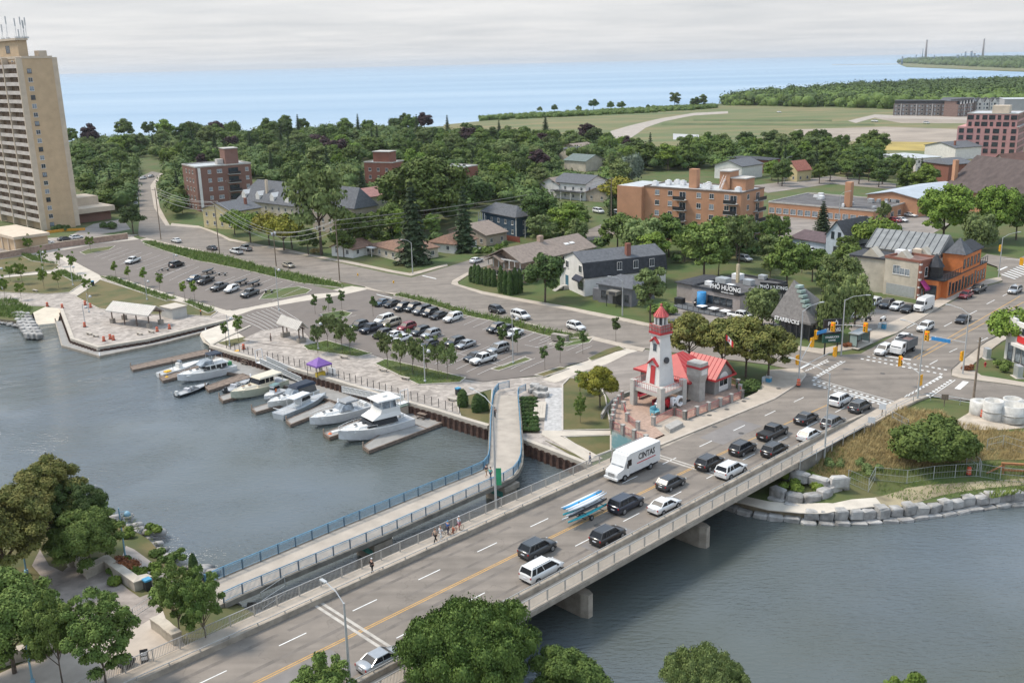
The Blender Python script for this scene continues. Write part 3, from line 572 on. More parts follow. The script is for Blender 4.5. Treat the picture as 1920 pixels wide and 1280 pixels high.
for t_,s_,l_,w_ in ((-45,5.1,22,.5),(-22,5.1,30,.45),(12,5.2,26,.5),(-50,1.6,34,.5),(-10,1.7,30,.4),(20,1.6,34,.45),(-60,-1.8,30,.45),(-20,-1.7,26,.5),(14,-1.8,34,.45),(-48,-5.2,26,.5),(-15,-5.1,28,.4),(25,-5.2,30,.5)):q4(mb,BT(t_,s_),BT(t_+l_,s_+.1),w_,MZ-.0045)
mb.build('tyre_wear',mat('tyre_worn_asphalt',(.15,.13,.112),.85,.12,.6,coord='World',stretch=(1,1,1)),kind='structure')
glass=mat('window_glass',(.035,.045,.055),.12,.4,.8,spec=.8)
glass_blue=mat('pale_blinds_glass',(.22,.25,.28),.25,.35,.9,spec=.6)
frame_w=mat('white_window_frame',(.62,.61,.59),.6,.03,2)
frame_d=mat('dark_window_frame',(.05,.05,.055),.5,.05,2)
roof_grey=mat('grey_shingles',(.10,.105,.115),.95,.13,1.6,.4,14)
roof_dark=mat('black_shingles',(.04,.042,.048),.9,.16,1.4,.4,14)
roof_tan=mat('tan_shingles',(.23,.185,.155),.95,.1,1.4,.4,14)
roof_brown=mat('brown_shingles',(.20,.12,.085),.95,.12,1.4,.4,14)
roof_red=mat('red_clay_roof',(.27,.10,.07),.9,.12,1.4,.4,14)
roof_flat=mat('pale_gravel_roof',(.40,.42,.43),.95,.1,.35,.3,20)
roof_tar=mat('tar_roof',(.10,.095,.095),.95,.18,.25,.3,20)
roof_church=mat('church_shingles',(.085,.065,.06),.95,.12,.5,.4,6)
brick_tan=brick_mat('tan_brick',(.53,.38,.235),(.47,.335,.205),(.44,.35,.24))
brick_org=brick_mat('orange_brick',(.47,.235,.13),(.41,.20,.11),(.34,.23,.16))
brick_red=brick_mat('red_brick',(.24,.085,.055),(.19,.065,.045),(.22,.14,.11))
brick_dk=brick_mat('dark_brown_brick',(.21,.105,.08),(.16,.085,.065),(.19,.13,.11))
brick_pk=brick_mat('pink_panel',(.48,.26,.25),(.45,.24,.23),(.40,.22,.22),3,3)
stone_ch=brick_mat('church_stone',(.30,.27,.23),(.24,.21,.18),(.26,.24,.21),.6,.35)
beige=mat('beige_concrete',(.53,.44,.34),.85,.05,.4,.1,10)
cream=mat('cream_stucco',(.47,.42,.34),.9,.09,.4,.2,10)
cream_y=mat('yellow_clapboard',(.52,.44,.24),.85,.05,1);white_st=mat('white_stucco',(.66,.64,.61),.85,.05,.5,.15,10)
white_sid=mat('white_siding',(.62,.61,.58),.8,.05,.8,.1,20);tan_st=mat('tan_siding',(.36,.30,.24),.85,.06,.8)
navy=mat('navy_siding',(.035,.065,.10),.75,.1,1.2);bluegrey=mat('pale_blue_siding',(.42,.47,.53),.8,.05,1);grey_sid=mat('grey_siding',(.15,.15,.16),.8,.08,1.5)
orange=mat('orange_stucco',(.55,.17,.05),.8,.07,.8,.1,12);grey_block=mat('grey_townhouse_brick',(.17,.145,.135),.9,.1,1)
conc_wall=mat('parapet_concrete',(.42,.40,.37),.85,.08,.7,.2,8)
WC={}
def win(par,face,u,z,w,h,fm=None,gm=None,div=1,off=0.0,D=0):
 fm=fm or frame_w;gm=gm or glass
 key=(round(w,2),round(h,2),fm.name,gm.name,div)
 loc,rz={'R':((u,off*-1,z),0),'L':((-off,u,z),-math.pi/2),'B':((u,D,z),math.pi)}[face]
 if key not in WC:
  mb=MB();t=.07
  for a in (-w/2,w/2-t):mb.box(a,-.06,0,a+t,.02,h)
  mb.box(-w/2+t,-.06,0,w/2-t,.02,t);mb.box(-w/2+t,-.06,h-t,w/2-t,.02,h)
  for i in range(1,div+1):x=-w/2+w*i/(div+1);mb.box(x-.03,-.045,t,x+.03,.02,h-t)
  mb.box(-w/2-.08,-.12,-.1,w/2+.08,.0,-.002)
  f=mb.build('window',fm,par,loc,rz)
  mb=MB();mb.box(-w/2+t,-.02,t,w/2-t,.005,h-t);g=mb.build('pane',gm,f);WC[key]=(f,g);return f
 f0,g0=WC[key];f=inst(f0,'window',par,loc,rz);g=g0.copy();COL.objects.link(g);g.parent=f;return f
def box_part(par,nm,m,*dims):mb=MB();mb.box(*dims);return mb.build(nm,m,par)
def fit(A,B=None,C=None,hr=0,z0=None,th=None):
 z=z0 if z0 is not None else 4.6
 for _ in range(6):
  a=P(A[0],A[1],z+hr)
  if z0 is None:z=hp(a.x,a.y)
 a=P(A[0],A[1],z+hr);b=P(*B,z+hr) if B else None;c=P(*C,z+hr) if C else None
 if th is None:
  if c is not None and b is not None:
   uc=(c-a);ubb=(b-a);t1=math.atan2(uc.y,uc.x);t2=math.atan2(ubb.y,ubb.x)-math.pi/2
   dt=(t2-t1+math.pi)%(2*math.pi)-math.pi;th=t1+dt*ubb.length/(uc.length+ubb.length)
  elif c is not None:th=math.atan2((c-a).y,(c-a).x)
  else:th=math.atan2((b-a).y,(b-a).x)-math.pi/2
 else:th=R(th)
 x=Vector((math.cos(th),math.sin(th),0));y=Vector((-x.y,x.x,0))
 W=abs((c-a).dot(x)) if c is not None else None;D=abs((b-a).dot(y)) if b is not None else None
 a.z=z;return a,th,W,D
def flat_roof(t,W,D,h,rm,pm,par_h=.4,x0=0,y0=0):
 mb=MB();mb.box(x0+.25,y0+.25,h-.1,x0+W-.25,y0+D-.25,h+.03);mb.build('roof',rm,t)
 mb=MB();mb.ribbon([(x0,y0,0),(x0+W,y0,0),(x0+W,y0+D,0),(x0,y0+D,0)],.28,h-.02,h+par_h,closed=True);mb.build('parapet',pm,t)
def pitched(mb,W,D,h,rise,axis='x',oh=.5,hip=0,x0=0,y0=0,th=.22):
 if axis=='x':
  e=[(x0-oh,y0-oh),(x0+W+oh,y0-oh),(x0+W+oh,y0+D+oh),(x0-oh,y0+D+oh)];r=[(x0-oh+hip,y0+D/2),(x0+W+oh-hip,y0+D/2)]
  fs=lambda o:[(0+o,1+o,5+o,4+o),(2+o,3+o,4+o,5+o),(3+o,0+o,4+o),(1+o,2+o,5+o)]
 else:
  e=[(x0-oh,y0-oh),(x0+W+oh,y0-oh),(x0+W+oh,y0+D+oh),(x0-oh,y0+D+oh)];r=[(x0+W/2,y0-oh+hip),(x0+W/2,y0+D+oh-hip)]
  fs=lambda o:[(0+o,1+o,4+o),(1+o,2+o,5+o,4+o),(2+o,3+o,5+o),(3+o,0+o,4+o,5+o)]
 k=rise*(1+2*oh/ (D if axis=='x' else W));z0=h-rise*2*oh/(D if axis=='x' else W)
 vs=[(x,y,z0+th) for x,y in e]+[(x,y,h+rise+th) for x,y in r]
 lo=[(x,y,z0) for x,y in e]
 if hip:
  mb.add(vs,fs(0));mb.add([vs[0],vs[1],vs[2],vs[3]]+lo,[(0,1,5,4)[::-1],(1,2,6,5)[::-1],(2,3,7,6)[::-1],(3,0,4,7)[::-1],(4,5,6,7)[::-1]])
 else:
  for q in ([0,1,5,4],[2,3,4,5]) if axis=='x' else ([1,2,5,4],[3,0,4,5]):
   up=[Vector(vs[i]) for i in q];dn=[v-Vector((0,0,th)) for v in up]
   mb.add(up+dn,[(0,1,2,3),(7,6,5,4),(0,4,5,1),(1,5,6,2),(2,6,7,3),(3,7,4,0)])
def gable_fill(mb,W,D,h,rise,axis,x0=0,y0=0):
 if axis=='x':
  for x in (x0+.02,x0+W-.02):mb.add([(x,y0,h-.01),(x,y0+D,h-.01),(x,y0+D/2,h+rise-.02)],[(0,1,2) if x>x0+.1 else (2,1,0)])
 else:
  for y in (y0+.02,y0+D-.02):mb.add([(x0,y,h-.01),(x0+W,y,h-.01),(x0+W/2,y,h+rise-.02)],[(0,1,2) if y<y0+.1 else (2,1,0)])
def house(name,label,A,B,C,h,wm,rm,rise=2.5,axis='x',hip=0,cat='house',W=None,D=None,wins=(),th=None,fm=None,chim=None,hr=0,auto=True,group=None,oh=.5):
 a,tt,w_,d_=fit(A,B,C,hr,th=th);W=W or w_;D=D or d_
 t=thing(name,label,cat,a,tt,group)
 mb=MB();mb.box(0,0,-1.5,W,D,h)
 if not hip:gable_fill(mb,W,D,h,rise,axis)
 mb.build('wall',wm,t)
 mb=MB();pitched(mb,W,D,h,rise,axis,oh,hip);rf=mb.build('roof',rm,t)
 if chim:
  mb=MB();mb.box(chim[0]-.4,chim[1]-.4,h,chim[0]+.4,chim[1]+.4,h+rise+1.1);mb.build('chimney',chim[2] if len(chim)>2 else brick_red,rf)
 if auto:
  fl=max(1,int(h/2.8))
  for face,ln in (('R',W),('L',D)):
   n=max(1,int(ln/3.6))
   for f in range(fl):
    for i in range(n):win(t,face,ln*(i+.5)/n,f*2.9+.9,1.1,1.3,fm)
 for q in wins:win(t,*q)
 return t,W,D
a,th,W,D=fit((89,431),None,(142,424),0,z0=3.6);D=52;Ht=HT(a,110)
t=thing('apartment_tower','tall tan brick apartment tower at the left edge with stacked cream balconies','tower block',a,th)
FH=Ht/20
box_part(t,'wall',brick_tan,0,0,-1,W,D,Ht)
flat_roof(t,W,D,Ht,roof_tar,beige,.8)
for i in range(20):
 z=i*FH+1.0
 if i<19:win(t,'R',1.9,z,1.5,1.5,frame_w if i%3 else frame_d,glass if i%2 else glass_blue)
bays=[(0.6,12.2),(12.9,24.5),(25.2,36.8)]
mb=MB();
for y in (.3,12.55,24.85,37.1):mb=MB();mb.box(-2.0,y-.28,0,0,y+.28,Ht+.4);mb.build('pilaster',beige,t)
sl=None
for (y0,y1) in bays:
 box_part(t,'recess_shade_panel',mat('shaded_recess_brown',(.22,.15,.095),.9,.1,1),-.05,y0,2,-.004,y1,Ht-1)  # darker brown panel paints the shade of the balcony recesses onto the wall
 for i in range(1,20):
  z=i*FH
  if sl is None:
   mb=MB();mb.box(-1.8,0,-.2,0,11.6,0);mb.box(-1.8,0,.0,-1.65,11.6,1.05);sl=mb.build('balcony',mat('balcony_concrete',(.50,.45,.41),.85,.06,.5),t,(0,y0,z))
  else:inst(sl,'balcony',t,(0,y0,z))
  win(t,'L',y0+3.4,z+.35,4.6,1.9,frame_d,glass,3);win(t,'L',y0+7.8,z+.35,1.6,2.0,frame_w,glass_blue,0)
es=None
for i in range(1,20):
 if es is None:mb=MB();mb.box(0,0,-.2,1.7,6,0);mb.box(1.5,0,0,1.7,6,1.05);mb.box(0,0,0,1.7,.15,1.05);es=mb.build('balcony',MC['balcony_concrete'],t,(W,1.2,i*FH))
 else:inst(es,'balcony',t,(W,1.2,i*FH))
box_part(t,'pilaster',beige,W,.3,0,W+1.9,.75,Ht+.3);box_part(t,'pilaster',beige,W,7.3,0,W+1.9,7.7,Ht+.3)
pa=proj(a+Vector((0,0,Ht)))
ph=6.0
mb=MB();mb.box(.5,3,Ht,W*.36,20,Ht+ph);mb.build('penthouse',brick_tan,t);mb=MB();mb.box(-.2,2.5,Ht+ph,W*.36+.3,20.5,Ht+ph+.7);mb.build('penthouse_roof',beige,t)
box_part(t,'parapet_block',beige,W*.68,2,Ht+.75,W-.6,6,Ht+2.6)
win(t,'L',12,Ht+2,3.4,2.4,frame_d,glass,0,off=-.5)
rng=random.Random(3)
for (x,y,hh) in ((1,4,6.5),(3,4.5,7),(3.9,5,6),(4.5,6,5.8),(1.2,12,7.5),(1.4,17,5),(4.4,4,6.8),(2.6,6,3)):
 mb=MB();mb.tube([(0,0,0),(0,0,hh)],.07,5);mb.box(-.18,-.12,hh-2.6,.18,.12,hh);mb.box(-.5,-.5,0,.5,.5,.5);mb.tube([(-.6,0,.3),(0,0,hh*.5)],.04,4);mb.build('antenna',steel,t,(x,y,Ht+ph+.7))
pod,th2,_,_=fit((38,472),None,(83,441),0,z0=3.2,th=math.degrees(th))
t2=thing('parking_podium','low beige parking podium in front of the tan tower','podium',pod,th);box_part(t2,'wall',brick_tan,-1,0,-1,9,26,4);box_part(t2,'roof',beige,-1.6,-.6,4,9.6,26.6,4.9)
for k in range(5):box_part(t2,'pilaster',beige,-1.3,k*5.2,-1,-1,k*5.2+.6,4)
ax,thx,_,_=fit((191,411),None,(151,405),0,z0=4,th=math.degrees(th))
t2=thing('garage_entrance','beige garage block with dark recessed door beside the tower foot','garage',G(150,420),th);box_part(t2,'wall',brick_dk,0,2,-1,13,14,3.6);box_part(t2,'roof',beige,-.8,-.3,3.6,13.8,14,5.4);box_part(t2,'upper_wall',beige,0,9,5.4,12,20,8.5)
def wall_path(name,label,pts,wd,h,m,cat='wall',cap=None,z0=-.6):
 p=dens(gp(pts),5);o=p[0].copy();t=thing(name,label,cat,o);q=[v-o for v in p]
 mb=MB();mb.ribbon(q,wd,z0,h);mb.build('wall_body',m,t)
 if cap:mb=MB();mb.ribbon(q,wd+.12,h,h+.15);mb.build('coping',cap,t)
 return t
wall_path('boundary_wall','long low pink brick wall between the tower forecourt and the west car park',[(-40,492),(22,482),(120,464),(240,448)],.35,1.9,mat('pinkish_brick_wall',(.33,.23,.18),.9,.12,1.2),cap=beige)
wall_path('orange_barrier','bright orange painted barrier along the foot of the tan tower',[(88,438),(120,434),(160,432)],.3,.9,mat('orange_painted_barrier',(.62,.28,.03),.6,.05,1))
a,th,W,D=fit((366,315),None,(470,307),17.0);D=17
t=thing('brick_apartment_block','dark brown brick five storey apartment block left of centre with balcony column','apartment block',a,th)
box_part(t,'wall',brick_dk,0,0,-2,W,D,17);flat_roof(t,W,D,17,roof_flat,conc_wall,.5)
box_part(t,'white_strip',white_st,.8,-.06,0,1.9,-.003,16.8)
for f in range(5):
 z=f*3.35+1.0
 for u in (.24,.42,.92):win(t,'R',W*u,z,2.0 if u==.42 else 1.3,1.4,frame_w,glass_blue,1)
 for u in (4,8,12):win(t,'L',u,z,1.4,1.4)
 box_part(t,'balcony_slab',conc_wall,W*.56,-1.5,z-.9,W*.78,-.003,z-.7);box_part(t,'balcony_railing',black_metal,W*.56,-1.5,z-.7,W*.78,-1.42,z+.3)
 box_part(t,'balcony_recess',glass,W*.58,-.03,z-.68,W*.76,-.004,z+1.6)
box_part(t,'stair_tower',brick_dk,W*.62,5,17,W*.86,11,23);box_part(t,'roof_cap',conc_wall,W*.61,4.8,23,W*.87,11.2,23.3);box_part(t,'roof_box',conc_wall,W*.5,7,17.1,W*.61,10,19)
a,th,W,D=fit((1390,363),(1208,350),(1434,353),15.5)
t=thing('orange_apartment_block','five storey orange brick apartment block with pale roof and rooftop stair hut','apartment block',a,th)
box_part(t,'wall',brick_org,0,0,-2,W,D,15.5);box_part(t,'end_wing',brick_org,-1.6,D+.003,-2,W-1.6,D+9,15.5)
flat_roof(t,W,D,15.5,roof_flat,mat('roof_edge_metal',(.16,.12,.10),.7),.35);mb=MB();mb.box(-1.4,D+.35,15.4,W-1.8,D+8.8,15.56);mb.build('roof',roof_flat,t)
for f in range(5):
 z=f*3.1+.95
 for u in (.14,.29,.42,.72,.86):win(t,'L',D*u,z,1.5,1.5,frame_w,glass_blue if (f+int(u*9))%2 else glass,1)
 for (u,wd) in ((.055,4.0),(.57,4.0)):
  y=D*u;box_part(t,'balcony_slab',conc_wall,-1.7,y-wd/2+1,z-1.05,-.003,y+wd/2+1,z-.85);box_part(t,'balcony_railing',black_metal,-1.7,y-wd/2+1,z-.85,-1.62,y+wd/2+1,z+.2)
  win(t,'L',y+.6,z-.8,2.2,2.2,frame_w,glass,1);box_part(t,'balcony_item',mat('balcony_clutter',(.22,.14,.10),.9,.5,3),-1.3,y+.2,z-.85,-.8,y+1.6,z-.1)
 win(t,'R',W*.3,z,1.3,1.5,frame_w,glass);box_part(t,'balcony_slab',conc_wall,W*.55,-1.5,z-1.05,W*.92,-.003,z-.85);box_part(t,'balcony_railing',black_metal,W*.55,-1.5,z-.85,W*.92,-1.42,z+.2);win(t,'R',W*.72,z-.8,2.2,2.2,frame_w,glass,1)
box_part(t,'chimney',brick_org,3.5,D*.51,15.6,5.5,D*.51+2.6,21.2);box_part(t,'stair_hut',brick_org,5,D*.20,15.6,10.5,D*.30,20.8);box_part(t,'stair_hut_roof',conc_wall,4.7,D*.20-.3,20.8,10.8,D*.30+.3,21.1)
box_part(t,'machine_room',brick_org,5.5,D*.05,15.6,11,D*.19,18.9);box_part(t,'machine_room_roof',conc_wall,5.2,D*.05-.3,18.9,11.3,D*.19+.2,19.2)
mb=MB()
for k in range(9):mb.box(2.3+k*.3,D*.235,15.6+k*.36,2.6+k*.3,D*.26,15.72+k*.36)
mb.tube([(2.2,D*.235,16.5),(5,D*.235,19.8)],.05,4);mb.tube([(2.2,D*.26,16.5),(5,D*.26,19.8)],.05,4);mb.build('roof_stair',white_metal,t)
for (x,y) in ((3,.93),(7,.86),(9,.80),(8,.72),(9,.60),(4,.42),(3,.36),(8,.45),(2,.05)):
 mb=MB();mb.box(0,0,0,1.4,1.6,1.2);mb.lathe([(.5,0),(.6,.25)],10,(.7,.8,1.2));mb.build('vent_unit',white_metal,t,(x,D*y,15.6))
house('navy_house','dark navy clapboard house with white trim and grey gable roof','',(0,0),(0,0),0,None,None) if 0 else None
t,W,D=house('navy_house','dark navy clapboard house with white trim and balconies beside the side street',(968,445),(908,431),(996,440),6.6,navy,roof_grey,2.6,'y',4.0,auto=True)
box_part(t,'porch',white_metal,-1.6,D*.8,2.9,-.003,D*1.0,3.1);
for k in range(4):box_part(t,'porch_post',white_metal,-1.6,D*(.8+k*.06),-.5,-1.45,D*(.8+k*.06)+.15,6.2)
box_part(t,'porch_railing',white_metal,-1.62,D*.8,3.1,-1.55,D,4.0);box_part(t,'corner_trim',frame_w,-.05,-.05,0,.2,.2,6.5);box_part(t,'red_door',mat('red_door_paint',(.25,.05,.03),.6),-.05,D*.45,0,-.003,D*.45+1.1,2.2)
box_part(t,'verandah_roof',roof_grey,W+.003,-.3,3,W+3.2,D*.5,3.3);box_part(t,'verandah_deck',white_metal,W+.003,0,.2,W+3,D*.5,.6)
wall_path('red_fence','low rusty red board fence behind the tan shingled house',[(936,448),(975,455)],.1,1.7,mat('red_fence_boards',(.18,.05,.03),.8,.15,3),'fence')
t,W,D=house('white_farmhouse','white two storey house with black porch roof in the trees near the centre',(1098,377),(1050,369),(1125,368),6.5,white_st,roof_grey,2.6,'y',0)
box_part(t,'porch_roof',roof_dark,-2.4,.5,3.2,-.003,D-.5,3.5)
for k in range(4):box_part(t,'porch_post',frame_w,-2.3,.7+k*(D-1.6)/3,0,-2.1,.9+k*(D-1.6)/3,3.2)
a,th,W,D=fit((1096,556),(1056,538),None,0);c=P(1178,512,a.z);x=Vector((math.cos(th),math.sin(th),0));W=(c-a).dot(x);W=min(max(W,18),34)
t=thing('gambrel_house','long white house with near black gambrel roof and brick chimney','house',a,th);h=4.6
mb=MB();mb.box(0,0,-1.5,W,D,h);prof=[(0,h),(.75,h+3.2),(D/2,h+4.9),(D-.75,h+3.2),(D,h)]
for xx,fl in ((.02,-1),(W-.02,1)):
 mb.add([(xx,y,z) for y,z in prof],[(0,1,2,3,4) if fl>0 else (4,3,2,1,0)])
mb.build('wall',white_st,t)
pr=[(-.25,h-.1),(.6,h+3.3),(D/2,h+5.15),(D-.6,h+3.3),(D+.25,h-.1)]
for nm,m_,i0,i1 in (('mansard_slope',roof_dark,0,1),('roof',roof_grey,1,3),('mansard_slope',roof_dark,3,4)):
 mb=MB();
 for i in range(i0,i1):(y0,z0),(y1,z1)=pr[i],pr[i+1];mb.add([(-.3,y0,z0),(W+.3,y0,z0),(W+.3,y1,z1),(-.3,y1,z1)],[(0,1,2,3)]);mb.add([(-.3,y0,z0-.2),(W+.3,y0,z0-.2),(W+.3,y1,z1-.2),(-.3,y1,z1-.2)],[(3,2,1,0)])
 for x_ in (-.3,W+.3):
  for i in range(i0,i1):(y0,z0),(y1,z1)=pr[i],pr[i+1];mb.add([(x_,y0,z0),(x_,y1,z1),(x_,y1,z1-.2),(x_,y0,z0-.2)],[(0,1,2,3)])
 mb.build(nm,m_,t)
for u in (.42,.62,.82):win(t,'R',W*u,h+.9,1.3,1.9,frame_w,glass,1,off=.05)
for u in (.3,.5,.7,.9):win(t,'R',W*u,1.6,1.3,1.5,frame_w,glass,0)
win(t,'L',2.0,1.4,2.6,1.9,frame_d,glass,0);win(t,'L',2.2,h+.7,1.6,1.7,frame_w,glass,1);win(t,'L',D-2.4,h+.7,1.6,1.7,frame_w,glass,1)
mb=MB();mb.add([(-1.1,.4,3.7),(-1.1,4.6,3.7),(-.01,4.6,4.6),(-.01,.4,4.6),(-1.1,.4,3.3),(-1.1,4.6,3.3)],[(0,1,2,3),(4,5,1,0)]);mb.build('awning',mat('navy_awning',(.02,.025,.045),.8),t)
box_part(t,'blue_door',mat('blue_door_paint',(.04,.12,.17),.6),-.06,D-3,1,-.003,D-1.4,3.4);box_part(t,'chimney',brick_red,W*.55,1.6,h+3,W*.55+1.1,2.7,h+6.6)
mb=MB();
for k in range(7):mb.box(-3.6+k*.35,D-3,k*.17-.2,-3.25+k*.35,D-1.4,k*.17)
mb.box(-1.2,D-3,-.2,-.003,D-1.4,1.0);mb.build('front_steps',conc_wall,t)
house('grey_roof_house','grey shingled back house joined behind the gambrel house',(1120,519),(1072,501),(1160,500),4.0,white_sid,roof_grey,2.2,'x',0,hr=4.0,auto=False)
a,th,W,D=fit((986,490),(930,478),(1105,461),5.6);W=min(W,36)
t=thing('tan_brick_house','large tan brick house with broad tan shingle roof and open gabled front','house',a,th);h=5.6
mb=MB();mb.box(.0,0,-1.5,W,D,h);gable_fill(mb,W,D,h,2.6,'x');mb.build('wall',mat('tan_house_brick',(.36,.26,.20),.9,.1,1.2),t)
mb=MB();pitched(mb,W+1.6,D,h,2.7,'x',.7,0,x0=-1.6);mb.build('roof',roof_tan,t)
mb=MB();pitched(mb,2.6,D*.46,h-.6,1.3,'x',.3,0,x0=-2.6,y0=D*.5);mb.build('porch_roof',roof_tan,t)
mb=MB();pitched(mb,3.0,3.6,3.0,.5,'x',.2,0,x0=-2.8,y0=.2);mb.build('lower_porch_roof',roof_grey,t)
for k in range(7):box_part(t,'gable_post',frame_w,-1.75,.3+k*(D-.6)/6,h-2.6,-1.55,.5+k*(D-.6)/6,h+.1)
for k in range(4):win(t,'L',1.6+k*(D-3)/3,.8,1.4,1.8,frame_w,glass,1)
box_part(t,'gable_beam',frame_w,-1.78,0,h-.1,-1.5,D,h+.2);box_part(t,'balcony_wall',MC['tan_house_brick'],-1.9,0,h-3,-1.5,D,h-2.2)
for k in range(6):win(t,'R',3+k*(W-6)/5,1,1.3,1.4,frame_w)
box_part(t,'chimney',MC['tan_house_brick'],W*.42,D*.45,h,W*.42+1.4,D*.45+1.1,h+4.3)
for k in range(2):mb=MB();mb.box(0,0,0,1.6,1.1,.14,Matrix.Rotation(R(17),4,'X'));sk=mb.build('skylight',frame_w,t,(W*(.68+.08*k),D*.2,h+1.28))
a,th,W,D=fit((1184,576),(1122,565),None,0);W=9
t=thing('grey_shop','small dark grey single storey shop with hipped roof beside the gambrel house','shop',a,th)
box_part(t,'wall',grey_sid,0,0,-1.5,W,D,4.2);mb=MB();pitched(mb,W,D,4.2,1.6,'y',.4,3.2);mb.build('roof',roof_grey,t)
box_part(t,'entrance_canopy',conc_dark,-2.2,2.6,2.6,-.003,5.4,3.5);box_part(t,'entrance_sign',frame_d,-2.26,2.9,2.75,-2.21,4.6,3.35);box_part(t,'entrance_recess',black_metal,-.05,2.8,0,-.003,5.2,2.6)
for y in (2.65,5.3):box_part(t,'canopy_post',black_metal,-2.15,y,-.3,-2.05,y+.1,2.6)
win(t,'L',7.6,1,1.8,1.8,frame_d);win(t,'L',1.3,1,1.2,1.6,frame_d);box_part(t,'side_annex',grey_sid,1,D+.003,-1,8,D+2.4,2.6)
t,W,D=house('cream_bungalow','cream brick bungalow with brown hipped roof at the street corner',(757,493),(694,477),None,3.0,mat('cream_brick',(.50,.44,.35),.9,.07,1.2),roof_brown,2.0,'x',3.0,W=12,chim=(6,5))
box_part(t,'porch_roof',frame_w,-2.2,D-4.5,2.5,-.003,D-1.5,2.75);
for y in (D-4.4,D-1.7):box_part(t,'porch_post',frame_w,-2.1,y,-.6,-1.95,y+.15,2.5)
house('white_garage','small white gabled garage with brown roof left of the cream bungalow',(662,484),(634,476),(688,474),2.6,white_sid,roof_brown,1.7,'x',0,cat='garage')
house('white_bungalow','low white bungalow with brown roof between the two tall spruces',(852,476),(816,468),(880,463),2.9,white_sid,roof_brown,1.9,'x',2)
house('tan_cottage','tan cottage with grey roof left of the navy house',(912,462),(858,448),(935,452),3.4,tan_st,roof_tan,2.6,'x',0)
house('yellow_house','pale yellow two storey house with grey roof by the corner street',(439,431),(401,421),(478,420),6.2,cream_y,roof_grey,2.4,'x',0,chim=(9,4))
t,W,D=house('slate_roof_terrace','long cream terrace with steep slate roof and white dormers',(556,420),(470,402),(600,408),6.5,cream,roof_grey,6.5,'y',4.0,chim=(3,20,beige))
for k in range(4):
 y=D*(.12+.25*k);mb=MB();mb.box(.4,y,6.5,3.2,y+2.2,8.6);mb.add([(.4,y-.2,8.5),(.4,y+2.4,8.5),(.4,y+1.1,10),(4.6,y-.2,8.5),(4.6,y+2.4,8.5),(4.6,y+1.1,10)],[(0,2,1),(0,3,5,2),(1,2,5,4)]);dm=mb.build('dormer',white_st,t)
house('slate_mansion','tall tan apartment house with slate roof behind the big willow',(668,446),(600,432),(700,437),10,tan_st,roof_grey,5.5,'y',3)
house('pink_roof_house','cream house with dusty pink roof in the trees',(676,408),(655,401),(714,398),7,cream,mat('dusty_pink_roof',(.30,.15,.13),.9,.1,1),2.5,'x',0)
house('grey_bungalow','grey roofed house deep in the trees, left of the far track',(1072,300),(1050,296),(1092,296),4,cream,roof_grey,2.2,'x',0,auto=False)
house('green_roof_house','small house with green grey roof among the far trees',(1098,322),(1072,317),(1118,316),5,cream,mat('green_grey_roof',(.12,.15,.14),.9,.1,1),2.6,'y',0,auto=False)
house('brown_roof_house','small house with brown roof just below the dry field',(1085,291),(1066,287),(1100,286),4,tan_st,roof_tan,2.0,'x',0,auto=False)
house('slope_roof_house','grey roofed white house left of the white farmhouse',(1048,372),(1030,366),(1062,365),5.5,white_sid,roof_tan,2.2,'x',0,auto=False)
house('small_brown_house','low house with brown roof right of the white farmhouse',(1138,380),(1108,375),(1160,372),3.4,tan_st,roof_brown,1.8,'x',0)
house('red_roof_cottage','cream cottage with steep red roof and painted gable beyond the orange apartments',(1494,341),(1476,337),(1510,337),5.0,cream_y,roof_red,3.6,'x',0)
house('grey_gable_house','grey roofed house right behind the orange apartment block',(1390,338),(1352,332),(1410,330),6,white_sid,roof_grey,2.4,'x',0,auto=False)
house('red_brick_store','red brick flat block half hidden by trees above the school',(1440,325),(1370,318),(1452,321),6,brick_red,roof_dark,.5,'x',2,cat='building',auto=False)
house('white_store','white and brick store left of the church',(1716,322),(1672,312),(1740,316),6,white_st,roof_flat,.4,'x',2,cat='shop',auto=True)
house('white_gable_house','white house with grey roof and red chimney below the pink block',(1790,300),(1760,292),(1812,294),6,white_sid,roof_grey,2.2,'x',0,chim=(3,4),auto=False)
house('red_brick_annex','red brick building with dark roof beside the big trees near the church',(1776,345),(1752,336),(1800,338),8,brick_red,roof_grey,1.8,'x',2,cat='building',auto=False)
for (A_,B_,C_,lb) in (((735,306),(676,306),(762,303),'red brick walk-up block with stepped roof sunk among the trees'),((868,315),(832,311),(880,310),'plain red brick end block rising from the trees right of the dark maple')):
 a,th,W,D=fit(A_,B_,C_,12);D=min(D,26);W=min(max(W,10),22)
 t=thing('brick_walkup',lb,'apartment block',a,th);box_part(t,'wall',brick_red,0,0,-3,W,D,12);flat_roof(t,W,D,12,roof_flat,conc_wall,.4)
 for f in range(3):
  for k in range(3):win(t,'L',D*(.2+.3*k),f*3.2+2,1.3,1.4)
 if A_[0]==735:box_part(t,'stair_tower',brick_red,1,2,12,7,10,16.5);box_part(t,'stair_tower_roof',conc_wall,.7,1.7,16.5,7.3,10.3,16.8)
a,th,W,D=fit((1638,397),(1444,379),(1702,378),4.4);
t=thing('school_building','long low brown brick school with flat tar roof and chimney','school',a,th)
box_part(t,'wall',brick_org,0,0,-1,W,D,4.4);flat_roof(t,W,D,4.4,roof_tar,conc_wall,.45)
for k in range(14):win(t,'L',D*(k+.5)/14,1,2.0,1.8,frame_w,glass_blue,1)
for k in range(5):win(t,'R',W*(k+.5)/5,1,2.2,1.8,frame_w,glass,1)
box_part(t,'chimney',brick_org,4,10,4.5,6,12,12.5)
rng=random.Random(5)
